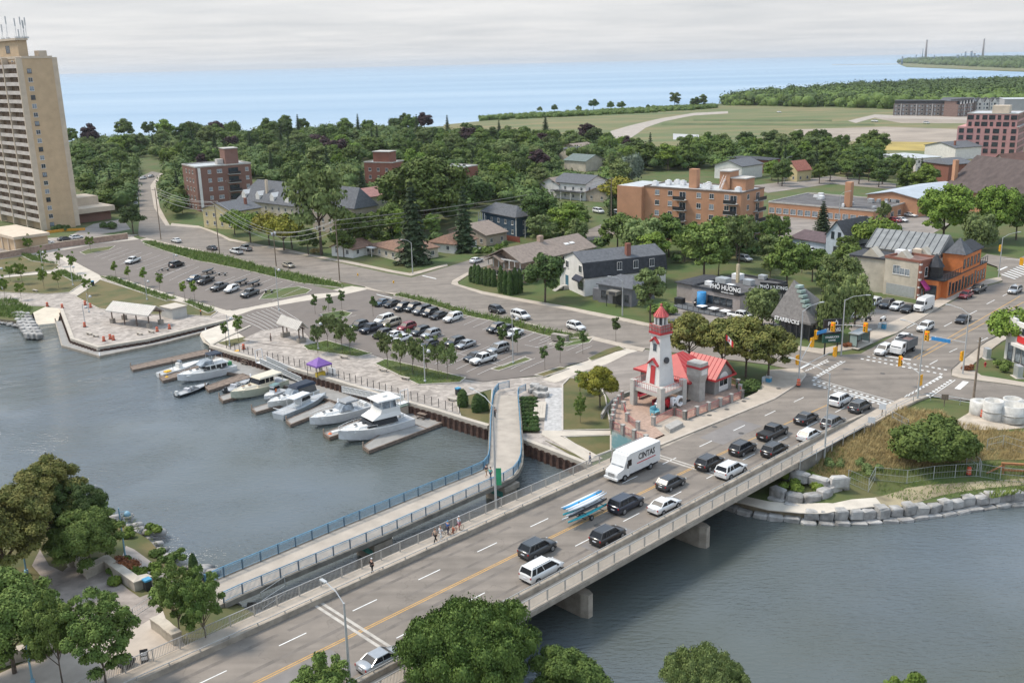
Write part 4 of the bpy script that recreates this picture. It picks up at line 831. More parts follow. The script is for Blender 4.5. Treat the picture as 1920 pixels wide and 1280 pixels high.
for k in range(14):x=rng.uniform(2,W-3);y=rng.uniform(2,D-3);box_part(t,'roof_unit',steel if k%3 else white_metal,x,y,4.5,x+rng.uniform(.8,1.8),y+rng.uniform(.8,1.8),4.5+rng.uniform(.6,1.3))
a,th,W,D=fit((1722,373),(1650,360),(1775,350),6.2)
t=thing('school_gym','brick school hall with pale blue grey low gabled roof','school',a,th);mb=MB();mb.box(0,0,-1,W,D,6.2);gable_fill(mb,W,D,6.2,1.6,'x');mb.build('wall',brick_org,t);mb=MB();pitched(mb,W,D,6.2,1.6,'x',.5);mb.build('roof',mat('pale_blue_roof',(.36,.40,.44),.8,.05,.5),t)
for u in (.4,.5):win(t,'L',D*u,4,1.8,1.4,frame_w,glass,2)
a,th,W,D=fit((1990,384),(1775,349),None,7);W=24
t=thing('church','big brick church hall with steep dark brown shingle roof','church',a,th)
mb=MB();mb.box(0,0,-1,W,D,7);gable_fill(mb,W,D,7,10,'y');mb.build('wall',brick_org,t);mb=MB();pitched(mb,W,D,7,10,'y',.8);mb.build('roof',roof_church,t)
for k in range(12):win(t,'L',D*(k+.5)/12,1.5,1.5,3.6,frame_w,glass,1)
box_part(t,'chimney',brick_org,2,D-1,7,3.4,D+.5,16)
a,th,W,D=fit((1905,330),(1850,318),(1960,318),9,z0=5);W=30;D=16
t=thing('stone_church_nave','stone gabled church nave with reddish brown roof behind the big hall','church',a,th);mb=MB();mb.box(0,0,-1,W,D,9);gable_fill(mb,W,D,9,7,'x');mb.build('wall',stone_ch,t);mb=MB();pitched(mb,W,D,9,7,'x',.3);mb.build('roof',mat('reddish_brown_roof',(.13,.07,.055),.9,.1,.6),t)
a,th,W,D=fit((1910,239),(1822,239),None,14.5,z0=5,th=56);W=30;D=29
t=thing('pink_apartment_block','stepped pink panelled apartment block with dark windows at the right edge','apartment block',a,th)
box_part(t,'wall',brick_pk,0,0,-1,W,D,14.5);box_part(t,'upper_wall',brick_pk,1,1,14.5,W,D-4,21);flat_roof(t,W-1,D-5,21,roof_flat,conc_wall,.4,1,1);box_part(t,'roof_terrace',conc_wall,-.3,-.3,14.5,W,.9,14.8);box_part(t,'penthouse',beige,6,6,21.1,14,14,25)
nw=max(5,int(D/4))
for f in range(6):
 for k in range(nw):
  if f<4:win(t,'L',D*(k+.5)/nw,f*3.4+1.2,[2.4,1.6,3.0][k%3],2.2,frame_d,glass,1)
  else:win(t,'L',1+(D-5)*(k+.5)/nw,f*3.4+1.2,[2.4,1.6,3.0][(k+f)%3],2.2,frame_d,glass,1,off=-1)
 for k in range(6):
  win(t,'R',3+k*4.5,f*3.4+1.2,2.2,2.2,frame_d,glass,1,off=0 if f<4 else-1)
for (A_,B_,hh,lb,nm,wm_) in (((1795,195),(1676,195),10,'row of grey brick townhouses beyond the bare building site','townhouse_row',grey_block),((1826,193),(1797,196),10,'short brown townhouse row between the grey and the white rows','townhouse_row',mat('brown_townhouse_brick',(.22,.15,.13),.9,.1,1)),((1884,191),(1828,192),10,'row of white gabled townhouses with black roofs','townhouse_row',white_st)):
 a,th,W,D=fit(A_,B_,None,hh,z0=5);W=12
 t=thing(nm,lb,'townhouses',a,th);box_part(t,'wall',wm_,0,0,-1,W,D,hh);box_part(t,'upper_storey',frame_d if 'white' not in lb else wm_,2,.5,hh,W,D-.5,hh+2.6);box_part(t,'roof',roof_grey,1.2,0,hh+2.6,W+.3,D,hh+2.9)
 n=max(2,int(D/6))
 for k in range(n):
  for f in range(3):win(t,'L',D*(k+.3)/n,f*3.2+1,1.6,1.8,frame_w,glass,0);win(t,'L',D*(k+.7)/n,f*3.2+1,1.2,1.8,frame_w,glass_blue,0)
  box_part(t,'party_pier',frame_w if k%2 else grey_block,-.5,D*k/n,0,-.003,D*k/n+.4,hh)
  if 'white' in lb:mb=MB();y0=D*k/n;y1=D*(k+.7)/n;mb.add([(-.3,y0,hh),(-.3,y1,hh),(-.3,(y0+y1)/2,hh+3.6),(8,y0,hh),(8,y1,hh),(8,(y0+y1)/2,hh+3.6)],[(0,2,1)]);mb.build('gable',white_st,t);mb=MB();mb.add([(-.5,y0-.2,hh),(-.5,(y0+y1)/2,hh+3.9),(-.5,y1+.2,hh),(8,y0-.2,hh),(8,(y0+y1)/2,hh+3.9),(8,y1+.2,hh)],[(0,1,4,3),(1,2,5,4)]);mb.build('gable_roof',roof_dark,t)
a,th,W,D=fit((1830,186),(1760,186),None,13,z0=5);t=thing('back_townhouses','grey roofed townhouses standing behind the grey brick row','townhouses',a,th);box_part(t,'wall',grey_block,0,0,-1,14,D,11);mb=MB();pitched(mb,14,D,11,3,'y',.4,3);mb.build('roof',roof_grey,t)
a,th,W,D=fit((1990,186),(1884,187),None,14,z0=5);t=thing('grey_hall','plain pale grey hall behind the pink apartment block','building',a,th);box_part(t,'wall',mat('grey_metal_wall',(.33,.34,.35),.7,.04,.3),0,0,-1,30,D,14);box_part(t,'roof',roof_flat,-.3,-.3,14,30.3,D+.3,14.4)
a,th,W,D=fit((1583,486),(1547,480),None,0);W=13
t=thing('blue_gabled_house','pale blue gabled house behind the restaurant car park trees','house',a,th);mb=MB();mb.box(0,0,-1,W,D,6.2);gable_fill(mb,W,D,6.2,3.6,'x');mb.build('wall',bluegrey,t);mb=MB();pitched(mb,W,D,6.2,3.6,'x',.35);mb.build('roof',roof_dark,t)
for u in (.33,.67):win(t,'L',D*u,5.2,1.0,1.8,frame_d,glass,0)
win(t,'L',D*.5,1.6,1.2,1.5,frame_d);win(t,'R',3,1.5,1.2,1.5);box_part(t,'side_porch',bluegrey,W*.3,-3.4,-1,W*.8,-.003,3);box_part(t,'side_porch_roof',roof_grey,W*.27,-3.8,3,W*.83,-.003,3.3)
house('brown_shed','low house with purplish brown roof left of the blue gabled house',(1545,476),(1500,462),(1556,466),3.2,bluegrey,mat('purple_brown_roof',(.10,.07,.075),.9,.1,1),1.8,'y',2,cat='house',auto=False)
def text(par,s,size,loc,rot,m,nm='lettering',ext=.03,align='CENTER',sp=1.0):
 cu=bpy.data.curves.new(nm,'FONT');cu.body=s;cu.size=size;cu.extrude=ext;cu.align_x=align;cu.align_y='CENTER';cu.space_character=sp;cu.resolution_u=2;cu.offset=size*.022
 o=bpy.data.objects.new(nm,cu);COL.objects.link(o)
 dg=bpy.context.evaluated_depsgraph_get();me=bpy.data.meshes.new_from_object(o.evaluated_get(dg));bpy.data.objects.remove(o);me.materials.clear();me.materials.append(m);me.name=nm
 o=bpy.data.objects.new(nm,me);COL.objects.link(o);o.parent=par;o.location=loc;o.rotation_euler=rot;return o
whitem=mat('white_lettering',(.8,.8,.8),.6,.02,1);RL=(math.pi/2,0,-math.pi/2);RRr=(math.pi/2,0,0)
a,th,W,D=fit((1388,553),(1298,536),None,4.2);W=17
t=thing('noodle_restaurant','low grey restaurant with black flat roof, black roof sign and front patio','restaurant',a,th)
box_part(t,'wall',mat('warm_grey_stucco',(.33,.29,.27),.9,.07,1),0,0,-1,W,D,4.0);flat_roof(t,W,D,4.0,roof_tar,roof_dark,.5)
box_part(t,'left_block',MC['warm_grey_stucco'],2,D+.003,-1,12,D+6,3.8);mb=MB();pitched(mb,10,6,3.8,.5,'x',.4,1,x0=2,y0=D);mb.build('left_roof',roof_dark,t)
for k in range(4):win(t,'L',D*(.12+.13*k)+1.2,1.1,1.6,1.8,frame_d,glass,0)
box_part(t,'fascia_sign',black_metal,-.35,.2,3.9,-.05,D*.56,6.0)
text(t,'PHỞ HƯƠNG',1.35,(-.38,D*.28+.1,5.15),RL,whitem,'sign_lettering');text(t,'VIETNAMESE CUISINE',.34,(-.38,D*.24,4.2),RL,whitem,'sign_lettering',.02)
mb=MB();n=10;mb.lathe([(1.0,0),(1.0,3.6)],14,(0,0,0));mb.build('blue_drum',mat('bright_blue_paint',(.03,.22,.48),.6),t,(-1.2,D*.72,0))
box_part(t,'dumpster',black_metal,-2.2,D+1.2,0,-.8,D+3.2,1.4)
for i,(x,y,c) in enumerate(((3,D*.8,.9),(5,D*.6,1.6),(3,D*.35,1.0),(9,D*.3,1.2),(12,D*.7,1.3),(16,D*.4,1.0))):box_part(t,'roof_unit',steel if i%2 else white_metal,x,y,4.1,x+c*1.4,y+c*1.7,4.1+c)
box_part(t,'roof_pipe',mat('tan_pipe',(.5,.42,.28),.7),10,D*.62,4,10.6,D*.62+.6,8.2)
sg=thing('side_sign','small tilted black restaurant sign with white letters on the roof','sign',P(1451,541,9),th+R(20));box_part(sg,'board',black_metal,-.1,-3,-1,.1,3,1.2);text(sg,'PHỞ HƯƠNG',1.0,(-.13,0,.25),RL,whitem,'sign_lettering');box_part(sg,'support',black_metal,-.1,-2,-5,.1,-1.8,-1)
pt=thing('restaurant_patio','grey patio deck with white and orange tables along the restaurant','patio',a,th);box_part(pt,'deck',mat('patio_deck_boards',(.10,.105,.11),.85,.1,2),-5,1,-.3,-.02,D+2,.18)
mb=MB();mb.box(-5.05,1,1.1,-4.97,D+2,1.18);[mb.box(-5.05,1+k*1.5,.18,-4.97,1.06+k*1.5,1.1) for k in range(int((D+1)/1.5))];mb.build('patio_railing',black_metal,pt)
for k in range(4):
 tb=thing('patio_table',('white rectangular patio table, %s from the blue drum'%['first','second','third'][k]) if k<3 else 'orange patio table nearest the restaurant door','table',a+Matrix.Rotation(th,3,'Z')@Vector((-2.6,D*.62-k*3.1,.18)),th,'tables on the restaurant patio')
 box_part(tb,'table_top',whitem if k<3 else mat('orange_table_paint',(.7,.28,.05),.6),-.9,-.9,.72,.9,.9,.8);box_part(tb,'pedestal',black_metal,-.06,-.06,0,.06,.06,.72);box_part(tb,'bench',black_metal,1.0,-.8,.4,1.3,.8,.46)
E1=3.6;a,th,W,D=fit((1520,607),(1446,590),(1560,596),E1);W=max(W,9);
t=thing('pyramid_cafe','cafe under a tall grey shingled pyramid roof with stepped skylights','cafe',a,th)
axp=P(1489,524,5+10.5);inv_=Matrix.Rotation(-th,3,'Z');ap=inv_@(axp-a);ap.z=10.5
if not (2<ap.x<W+8):ap.x=W*.5
box_part(t,'wall',frame_d,1.6,1.6,-1,W-1,D-1,E1)
mb=MB();e=[(0,0,E1),(W,-.5,E1),(W,D,E1),(0,D,E1)];mb.add(e+[ap],[(0,1,4),(1,2,4),(2,3,4),(3,0,4)]);mb.add([(v[0],v[1],v[2]-.35) for v in e]+e,[(3,2,1,0),(0,1,5,4),(1,2,6,5),(2,3,7,6),(3,0,4,7)]);rf=mb.build('roof',mat('weathered_grey_shingles',(.165,.155,.148),.95,.13,1.8,.4,12),t)
c0=Vector((0,0,E1))
for k in range(5):
 q=c0.lerp(ap,.38+.11*k);mb=MB();mb.cbox((0,0,.25),(1.5,1.0,.5));mb.build('skylight',mat('green_skylight',(.30,.38,.35),.3,.05,1),rf,(q.x+.55,q.y-.15,q.z-.1),R(0))
for k in range(6):win(t,'L',2.6+k*(D-4)/6,.3,(D-4)/6-.3,2.6,frame_d,glass,0,off=-1.6)
for k in range(4):win(t,'R',2.6+k*(W-3.5)/4,.3,(W-3.5)/4-.3,2.6,frame_d,glass,0,off=-1.6)
for k in range(7):box_part(t,'verandah_post',frame_d,.3,.4+k*(D-.8)/6,-.3,.45,.55+k*(D-.8)/6,E1-.3)
text(t,'STARBUCKS',1.0,(-.15,D*.58,E1-.35),RL,whitem,'sign_lettering',.06,sp=1.1)
a,th,W,D=fit((1721,562),(1629,556),(1751,552),0,th=36);b2=P(1597,499,a.z+8.2);D=max(D,(b2-a).dot(Vector((-math.sin(th),math.cos(th),0))));h=8.2
t=thing('brick_front_store','cream stucco two storey store with red brick front and magenta awning','shop',a,th)
box_part(t,'wall',cream,0,.5,-1,W,D,h);box_part(t,'brick_front',brick_red,-.06,-.05,-1,W+.05,.5,h+.5);flat_roof(t,W,D,h,mat('reddish_tar_roof',(.17,.10,.085),.9,.15,.3),brick_red,.5)
box_part(t,'metal_panel',steel,-.05,1,.2,-.003,8,2.6)
for u,w_ in ((.36,1.2),(.5,1.2),(.66,1.8)):win(t,'L',D*u,4.9,w_,1.5 if w_<1.5 else 2.0,frame_w,glass_blue,1)
for u in (.3,.7):win(t,'R',W*u,5.0,1.1,2.0,frame_w,glass,0,off=.05)
mb=MB();mb.add([(0,-1.5,2.6),(W,-1.5,2.6),(W,-.06,4.2),(0,-.06,4.2),(0,-1.5,2.2),(W,-1.5,2.2)],[(0,1,2,3),(4,5,1,0)]);mb.build('awning',mat('magenta_awning',(.34,.03,.16),.7),t);text(t,'Posies',1.0,(W*.5,-1.0,3.55),(R(48),0,0),whitem,'awning_lettering') if 0 else None
for k in range(10):box_part(t,'quoin',frame_w,-.09,-.09,k*.85,.5 if k%2 else .3,.3,k*.85+.4) if k%2 else None
win(t,'R',W*.7,.3,2.0,2.0,frame_w,glass_blue,0,off=.05);win(t,'R',W*.25,.3,1.8,2.0,frame_w,glass_blue,0,off=.05)
a,th,W,D=fit((1774,561),None,(1847,525),0);D=22
t=thing('orange_pub','orange stucco corner pub with roof terrace, black cone turrets and glazed roof','pub',a,th)
h1=4.3;box_part(t,'wall',orange,0,0,-1,W,4.5,h1);box_part(t,'chamfer_front',orange,-2.2,1.2,-1,-.003,4.5,h1);box_part(t,'back_wall',cream,-1.5,4.503,-1,W,D,7.4)
box_part(t,'terrace_floor',black_metal,-2.3,-.1,h1,W+.1,4.5,h1+.25);box_part(t,'upper_front',orange,W*.34,0,h1+.25,W*.80,4.6,8.4);box_part(t,'pub_back_roof',roof_dark,-1.8,4.6,7.4,W+.3,D+.3,7.8)
n=12
for k in range(n):win(t,'R',1.5+(W-3)*k/(n-1),.7,1.3 if k%4 else 1.0,2.4 if k%4 else 2.9,frame_d,glass,0)
win(t,'L',2.8,.6,2.6,2.6,frame_d,glass,0,off=2.2)
for k in range(5):win(t,'R',W*.38+(W*.40)*k/4.4,5.4,1.3,2.0,frame_d,glass,0)
box_part(t,'orange_recess',black_metal,W*.345-.02,.6,5,W*.345+.0,3.6,7.6)
mb=MB()
for k in range(int(W/1.4)+1):
 x=-2.2+k*(W+2.2)/int(W/1.4+.001)
 if x<W*.34 or x>W*.8:mb.box(x-.05,-.08,h1+.25,x+.05,.02,h1+1.5)
mb.box(-2.3,-.08,h1+1.45,W*.34,.02,h1+1.55);mb.box(W*.8,-.08,h1+1.45,W,.02,h1+1.55);mb.box(-2.3,-.08,h1+1.45,-2.2,4.5,h1+1.55);mb.build('terrace_railing',black_metal,t)
for (x,y,r,z0,z1,m_) in ((.3,3.0,1.6,h1+.25,7.0,black_metal),(W*.42,1.8,2.8,8.4,8.6,orange)):
 mb=MB();mb.lathe([(r,z0),(r,z1)],6 if r<2 else 4,(x,y,0),False,math.pi/4);mb.build('turret',m_,t);mb=MB();mb.lathe([(r*1.2,z1),(.03,z1+(2.8 if r<2 else 3.4))],6 if r<2 else 4,(x,y,0),False,math.pi/4);mb.build('cone_roof',roof_grey if r>2 else roof_dark,t)
mb=MB();pitched(mb,W*.5,4.4,8.4,1.8,'x',.2,2,x0=W*.36,y0=.1);mb.build('front_roof',roof_dark,t)
gl=mat('grey_glazing',(.20,.205,.20),.35,.12,.6,spec=.6)
mb=MB();x0,x1=W*.28,W*.28+5.5;mb.box(x0,5,7.8,x1+3,D-1,8.6);mb.build('clerestory',cream,t)
mb=MB();mb.add([(x0-.4,4.6,8.3),(x0-.4,D,8.3),(x1,D,12.0),(x1,4.6,12.0)],[(3,2,1,0)]);mb.add([(x1,4.6,12.0),(x1,D,12.0),(x1+4.5,D,8.3),(x1+4.5,4.6,8.3)],[(3,2,1,0)]);mb.add([(x0-.4,4.6,8.3),(x1,4.6,12),(x1+4.5,4.6,8.3)],[(2,1,0)]);mb.add([(x0-.4,D,8.3),(x1,D,12),(x1+4.5,D,8.3)],[(0,1,2)]);mb.build('glazed_roof',gl,t)
for k in range(12):y=4.8+(D-5)*k/11;mb=MB();mb.tube([(x0-.45,y,8.36),(x1,y,12.1)],.07,4);mb.build('glazing_bar',frame_d,t)
for (x,y) in ((-1.5,8),(-1.5,15),(5,6)):mb=MB();mb.add([(x,y,7.8),(x,y+4,7.8),(x,y+2,9.8),(x+3,y,7.8),(x+3,y+4,7.8),(x+3,y+2,9.8)],[(0,2,1),(0,3,5,2),(1,2,5,4)]);mb.build('parapet_gable',cream,t)
box_part(t,'roof_unit',white_metal,2,10,7.8,4.2,13,9.2);box_part(t,'roof_unit',beige,4.6,8,7.8,6.4,10,9.4)
a,th,W,D=fit((1975,712),(1882,671),None,0);W=16;h=7.6
t=thing('white_crenellated_shop','white stucco shop with stepped parapet and red sign at the right edge','shop',a,th)
box_part(t,'wall',white_st,0,0,-1,W,D,h-.8);box_part(t,'roof',roof_tar,.4,.4,h-.8,W-.4,D-.4,h-.7)
for k in range(int(D/2.2)):
 hh=[.9,.5,1.3,.7][k%4];box_part(t,'merlon',white_st,-.0,D-(k+1)*2.2,h-.8,.45,D-k*2.2-.05,h-.8+hh)
for k in range(int(W/2.4)):hh=[.9,.5,1.2][k%3];box_part(t,'merlon',white_st,k*2.4+.5,D-.45,h-.8,k*2.4+2.8,D,h-.8+hh);
box_part(t,'sign_board',mat('red_sign_paint',(.55,.03,.03),.5,.03,1),-.25,.5,3.9,-.01,D-3.2,5.0);text(t,'MUCHO BURRITO',.8,(-.28,D*.55,4.45),RL,whitem,'sign_lettering',.02) if 0 else None
box_part(t,'canopy',white_st,-.9,.2,3.2,-.003,D-2.6,3.7)
for k in range(6):win(t,'L',D-3.6-k*1.7,.3,1.5,2.7,frame_d,glass_blue,0)
win(t,'L',D-1.5,.2,1.3,2.9,frame_d,glass_blue,0);win(t,'L',D-4.5,5.4,1.0,1.1,frame_d);win(t,'L',D-7.5,5.4,1.0,1.1,frame_d)
chim=mat('refinery_concrete',(.22,.18,.17),.9,.05,.02);rmet=mat('refinery_steel',(.16,.22,.29),.8,.05,.02)
rx=[(1842,72,107,9,chim,'tall tapering chimney at the far refinery, rightmost of the two big ones'),(1735,75,110,9,chim,'tall tapering chimney with a thin steam wisp, leftmost of the two big ones'),(1729,92,110,4,rmet,'thin steel stack just left of the left big chimney')]
rx+=[(1691,106,118,5,rmet,'stubby column at the tip of the far headland'),(1717,103,114,4,rmet,'grey column left of the left big chimney'),(1751,104,113,5,rmet,'short dark column right of the left big chimney'),(1809,97,112,7,rmet,'blue grey column, left one of the refinery cluster'),(1820,96,112,9,rmet,'wide blue grey column in the refinery cluster'),(1826,100,112,8,rmet,'stubby column between the cluster and the right chimney'),(1795,103,112,10,rmet,'broad low tower left of the refinery cluster'),(1802,101,112,4,rmet,'slim tower beside the broad low refinery tower'),(1833,103,112,9,rmet,'low broad tower close to the right chimney'),(1881,100,110,2,rmet,'hairline mast far right on the headland')]
for px,y0,y1,r_,m_,lb in rx:
 b=P(px,y1+3,3);hh=HT(b,y0);t=thing('refinery_stack',lb,'chimney',b);mb=MB();mb.lathe([(r_*1.1,0),(r_*.62,hh)],12);mb.build('shaft',m_,t)
 mb=MB();mb.lathe([(r_*.8,hh-4),(r_*.8,hh-1)],12);mb.build('rim',chim if m_ is rmet else rmet,t)
for px,py,w_ in ((1715,117,60),(1775,116,40),(1868,112,90),(1905,113,60)):
 b=P(px,py,3);t=thing('storage_tank','pale low storage tank on the far headland near pixel group','tank',b) if 0 else None
cap_m=mat('pale_seawall_cap',(.43,.385,.325),.85,.05,.5,.1,10)
def pz(L):return [P(a_,b_,z_) for a_,b_,z_ in L]
def lerp_path(p,n):
 d=[0]
 for a,b in zip(p,p[1:]):d.append(d[-1]+(b-a).length)
 r=[]
 for i in range(n):
  s=d[-1]*i/(n-1);k=0
  while k<len(p)-2 and d[k+1]<s:k+=1
  f=(s-d[k])/max(d[k+1]-d[k],1e-6);r.append(p[k].lerp(p[k+1],f))
 return r
Lf=pz([(385,1097,3.4),(400,1090,3.4),(633,992,3.4),(780,932,3.4),(900,884,3.4),(913,877,3.4),(918,862,3.4),(919,840,3.3),(921,790,2.9),(924,757,2.5),(927,740,2.4)])
Rf=pz([(420,1130,3.4),(433,1123,3.4),(720,1003,3.4),(927,910,3.4),(955,898,3.4),(967,888,3.4),(976,872,3.4),(978,850,3.35),(975,795,2.9),(972,757,2.5),(971,742,2.4)])
fb=thing('footbridge','long curving pedestrian bridge with blue railings and sandy concrete deck','footbridge',(0,0,0))
n=46;A_=lerp_path(Lf,n);B_=lerp_path(Rf,n)
deck_m=mat('footbridge_deck',(.36,.315,.265),.85,.07,.5,.15,10,coord='World')
def slab(A_,B_,th,off=0):
 mb=MB();mb.loft([[a+Vector((0,0,off)),b+Vector((0,0,off)),b+Vector((0,0,off-th)),a+Vector((0,0,off-th))] for a,b in zip(A_,B_)]);return mb
slab(A_,B_,.35).build('deck',deck_m,fb)
mb=MB()
for Q in (A_,B_):mb.ribbon([q+Vector((0,0,0)) for q in Q],.3,-1.0,.12) if 0 else None
for Q,sd in ((A_,1),(B_,-1)):
 mb=MB();mb.ribbon(Q,.32,-.5,.1,side=sd);mb.build('edge_beam',conc_dark,fb)
def blue_rail(Q,step=2.3,name='railing'):
 L=sum((b-a).length for a,b in zip(Q,Q[1:]));k=int(L/step);q=lerp_path(Q,k+1)
 for i,p in enumerate(q):
  mb=MB();mb.box(-.06,-.06,.05,.06,.06,1.3);mb.build('railing_post',mat('dark_blue_post',(.05,.11,.17),.5,.1,2),fb,p) if i==0 and 'pp' not in globals() else inst(globals()['pp'],'railing_post',fb,p) if 'pp' in globals() else None
  if 'pp' not in globals():globals()['pp']=[o for o in bpy.data.objects if o.name.startswith('railing_post')][0]
  if i<k:
   d=q[i+1]-p;mb=MB();ln=d.length
   e=d.normalized()
   mb.tube([p+Vector((0,0,1.28)),q[i+1]+Vector((0,0,1.28))],.06,5);mb.tube([p+Vector((0,0,.2)),q[i+1]+Vector((0,0,.2))],.035,4);mb.tube([p+Vector((0,0,1.1)),q[i+1]+Vector((0,0,1.1))],.03,4)
   for j in range(1,16):
    c=p+e*(ln*j/16);mb.box(c.x-.018,c.y-.018,c.z+.2,c.x+.018,c.y+.018,c.z+1.1)
   mb.build('railing_panel',blue_metal,fb)
blue_rail(lerp_path(Lf+pz([(936,729,2.4),(955,727,2.4)]),60));blue_rail(lerp_path(Rf+pz([(975,736,2.4),(986,733,2.4)]),60))
for (px,py,w_) in ((703,1043,1),(943,935,1)):
 c=P(px,py,0);ang=BA;mb=MB()
 M=Matrix.Translation((c.x,c.y,0))@Matrix.Rotation(ang,4,'Z')
 mb.box(-1.1,-1.6,-3,1.1,2.2,2.5,M);mb.box(-1.35,-1.9,1.9,1.35,2.6,2.6,M);mb.build('pier',conc_gray,fb)
 mb=MB();mb.box(-1.13,-1.2,.9,-1.11,1.7,1.9,M);mb.build('pier_mural',mat('teal_mural',(.05,.20,.17),.8,.5,1.4),fb)
mb=MB();a0,b0=Lf[0],Rf[0];d=(Lf[0]-Lf[1]).normalized()*6
mb.loft([[a0,b0,Vector((b0.x,b0.y,0)),Vector((a0.x,a0.y,0))],[a0+d,b0+d,Vector(((b0+d).x,(b0+d).y,0)),Vector(((a0+d).x,(a0+d).y,0))]]);mb.build('abutment',conc_gray,fb)
def seawall(label,pts,piles=True):
 p=dens(gp(pts),4);o=p[0].copy();t=thing('seawall',label,'seawall',o);q=[v-o for v in p]
 mb=MB();mb.ribbon(q,.8,-.5,.3,side=0);mb.build('coping',cap_m,t)
 if piles:
  pl=None
  L=lerp_path(p,int(sum((b-a).length for a,b in zip(p,p[1:]))/1.3)+1)
  for a,b in zip(L,L[1:]):
   d=b-a;rz=math.atan2(d.y,d.x)
   if pl is None:
    mb=MB();mb.add([(x,y,z) for x,y in ((0,-.45),(.3,-.45),(.45,-.75),(.95,-.75),(1.1,-.45),(1.32,-.45)) for z in (-4,-.2)],[(0,1,3,2),(2,3,5,4),(4,5,7,6),(6,7,9,8),(8,9,11,10)])
    pl=mb.build('sheet_pile',rust,t,a-o,rz)
   else:inst(pl,'sheet_pile',t,a-o,rz)
 return t
seawall('rusty sheet pile seawall with pale coping behind the marina dock',[(395,649),(440,663),(484,675),(560,695),(638,717),(765,755),(826,772),(860,783),(917,800)])
seawall('short sheet pile seawall right of the footbridge landing',[(977,823),(1040,847),(1107,873)])
seawall('angular seawall with dark face round the west promenade',[(115,580),(136,636),(185,652),(277,637),(442,597)])
mb=MB();mb.ribbon(dens(gp([(395,649),(470,612)]),4),.6,-2,.3);tag(mb.build('ramp_wall',cap_m),'low pale wall along the right side of the boat ramp','wall')
def dock(label,pts,z=.55,m=None,name='dock',edge=None,cat='dock'):
 w_=[P(a,b,z) for a,b in pts];o=w_[0].copy();o.z=0;t=thing(name,label,cat,o,group='docks of the marina')
 q=[(v.x-o.x,v.y-o.y) for v in w_]
 mb=MB();mb.prism(q,z-.1,z);mb.build('decking',m or dock_grey,t)
 mb=MB();mb.ribbon([Vector((a,b,0)) for a,b in q],.25,z-.5,z+.04,closed=True);mb.build('fascia',edge or wood_dock,t)
 for i,(a,b) in enumerate(q):
  if i%2:continue
  mb=MB();mb.lathe([(.12,-2.5),(.12,z+.7)],8,(a,b,0));mb.build('mooring_post',white_metal if i else wood_dock,t)
 return t
dock('long grey main dock along the foot of the seawall',[(404,668),(440,673),(484,687),(560,708),(636,731),(762,768),(838,787),(800,803),(738,782),(690,770),(634,754),(560,731),(500,713),(466,704),(385,691)])
dock('broad dock finger beside the big white sport fishing boat',[(681,836),(692,844),(838,789),(806,765),(740,768),(748,790)],z=.556)
dock('dock finger with orange buoy between the two largest cruisers',[(607,811),(618,819),(738,781),(716,772)])
dock('dock finger right of the aluminium workboat',[(537,787),(545,795),(634,760),(618,752)])
dock('dock finger in front of the bow of the navy canopy boat',[(472,765),(480,772),(588,742),(575,735)])
dock('narrow dock finger behind the bow of the cream lobster boat',[(411,743),(418,751),(522,720),(508,714)])
dock('brown timber edged finger beside the bass boat',[(385,724),(392,731),(470,707),(455,700)],m=wood_dock)
dock('timber finger beside the white centre console boat',[(300,706),(306,713),(388,692),(372,686)],m=wood_dock)
dock('detached brown timber dock upstream of the boats',[(245,686),(250,693),(394,662),(386,655)],z=.45,m=wood_dock)
dock('grey floating walkway wrapping the west promenade wall',[(104,602),(116,647),(187,667),(312,641),(386,621),(380,616),(300,631),(187,656),(139,641),(120,602)],z=.45,edge=conc_gray)
FP=dens(gp([(425,655),(484,671),(560,690),(638,712),(765,750),(826,767),(862,778)]),50)
ft=thing('promenade_fence','black post and wire fence along the top of the marina seawall','fence',FP[0]);q=[v-FP[0]+Vector((0,0,.3)) for v in FP]
L=lerp_path(q,42);po=None
for p in L:
 if po is None:mb=MB();mb.box(-.05,-.05,0,.05,.05,1.5);po=mb.build('post',black_metal,ft,p)
 else:inst(po,'post',ft,p)
mb=MB()
for z in (.3,.55,.8,1.05,1.3):mb.tube([p+Vector((0,0,z)) for p in q],.012,3)
mb.build('wire',black_metal,ft)
def gangway(label,a,b,wd=1.6):
 a=Vector(a);b=Vector(b);t=thing('gangway',label,'gangway',a,math.atan2((b-a).y,(b-a).x));L=math.hypot((b-a).x,(b-a).y);dz=(b-a).z
 S=lambda x,y,z:(x,y,z+dz*x/L)
 mb=MB();mb.loft([[S(x,-wd/2,0),S(x,wd/2,0),S(x,wd/2,-.15),S(x,-wd/2,-.15)] for x in (0,L)]);mb.build('walkway',dock_grey,t)
 for s in (-1,1):
  mb=MB();y=s*wd/2
  mb.tube([S(0,y,1.15),S(L,y,1.15)],.05,5);mb.tube([S(0,y,.1),S(L,y,.1)],.05,5);k=12
  for i in range(k+1):mb.tube([S(L*i/k,y,.1),S(L*i/k,y,1.15)],.03,4)
  for i in range(k):mb.tube([S(L*i/k,y,.1),S(L*(i+1)/k,y,1.15)],.02,4)
  mb.build('side_truss',white_metal,t);mb=MB();mb.loft([[S(x,y*.98,.12),S(x,y*.98+.01,.12),S(x,y*.98+.01,1.05),S(x,y*.98,1.05)] for x in (0,L)]);mb.build('mesh_infill',mat('grey_mesh_panel',(.42,.43,.42),.7,.08,6),t)
 mb=MB();mb.box(-1.2,-wd/2-.1,0,-.05,wd/2+.1,.1);
 for y in (-wd/2,wd/2):mb.box(-1.3,y-.06,0,-1.2,y+.06,2.5)
 mb.box(-1.3,-wd/2,2.4,-1.2,wd/2,2.5);mb.build('gate_frame',white_metal,t)
 return t
gangway('aluminium gangway sloping down to the dock left of the purple tent',P(494,680,2.3),P(572,716,.65))
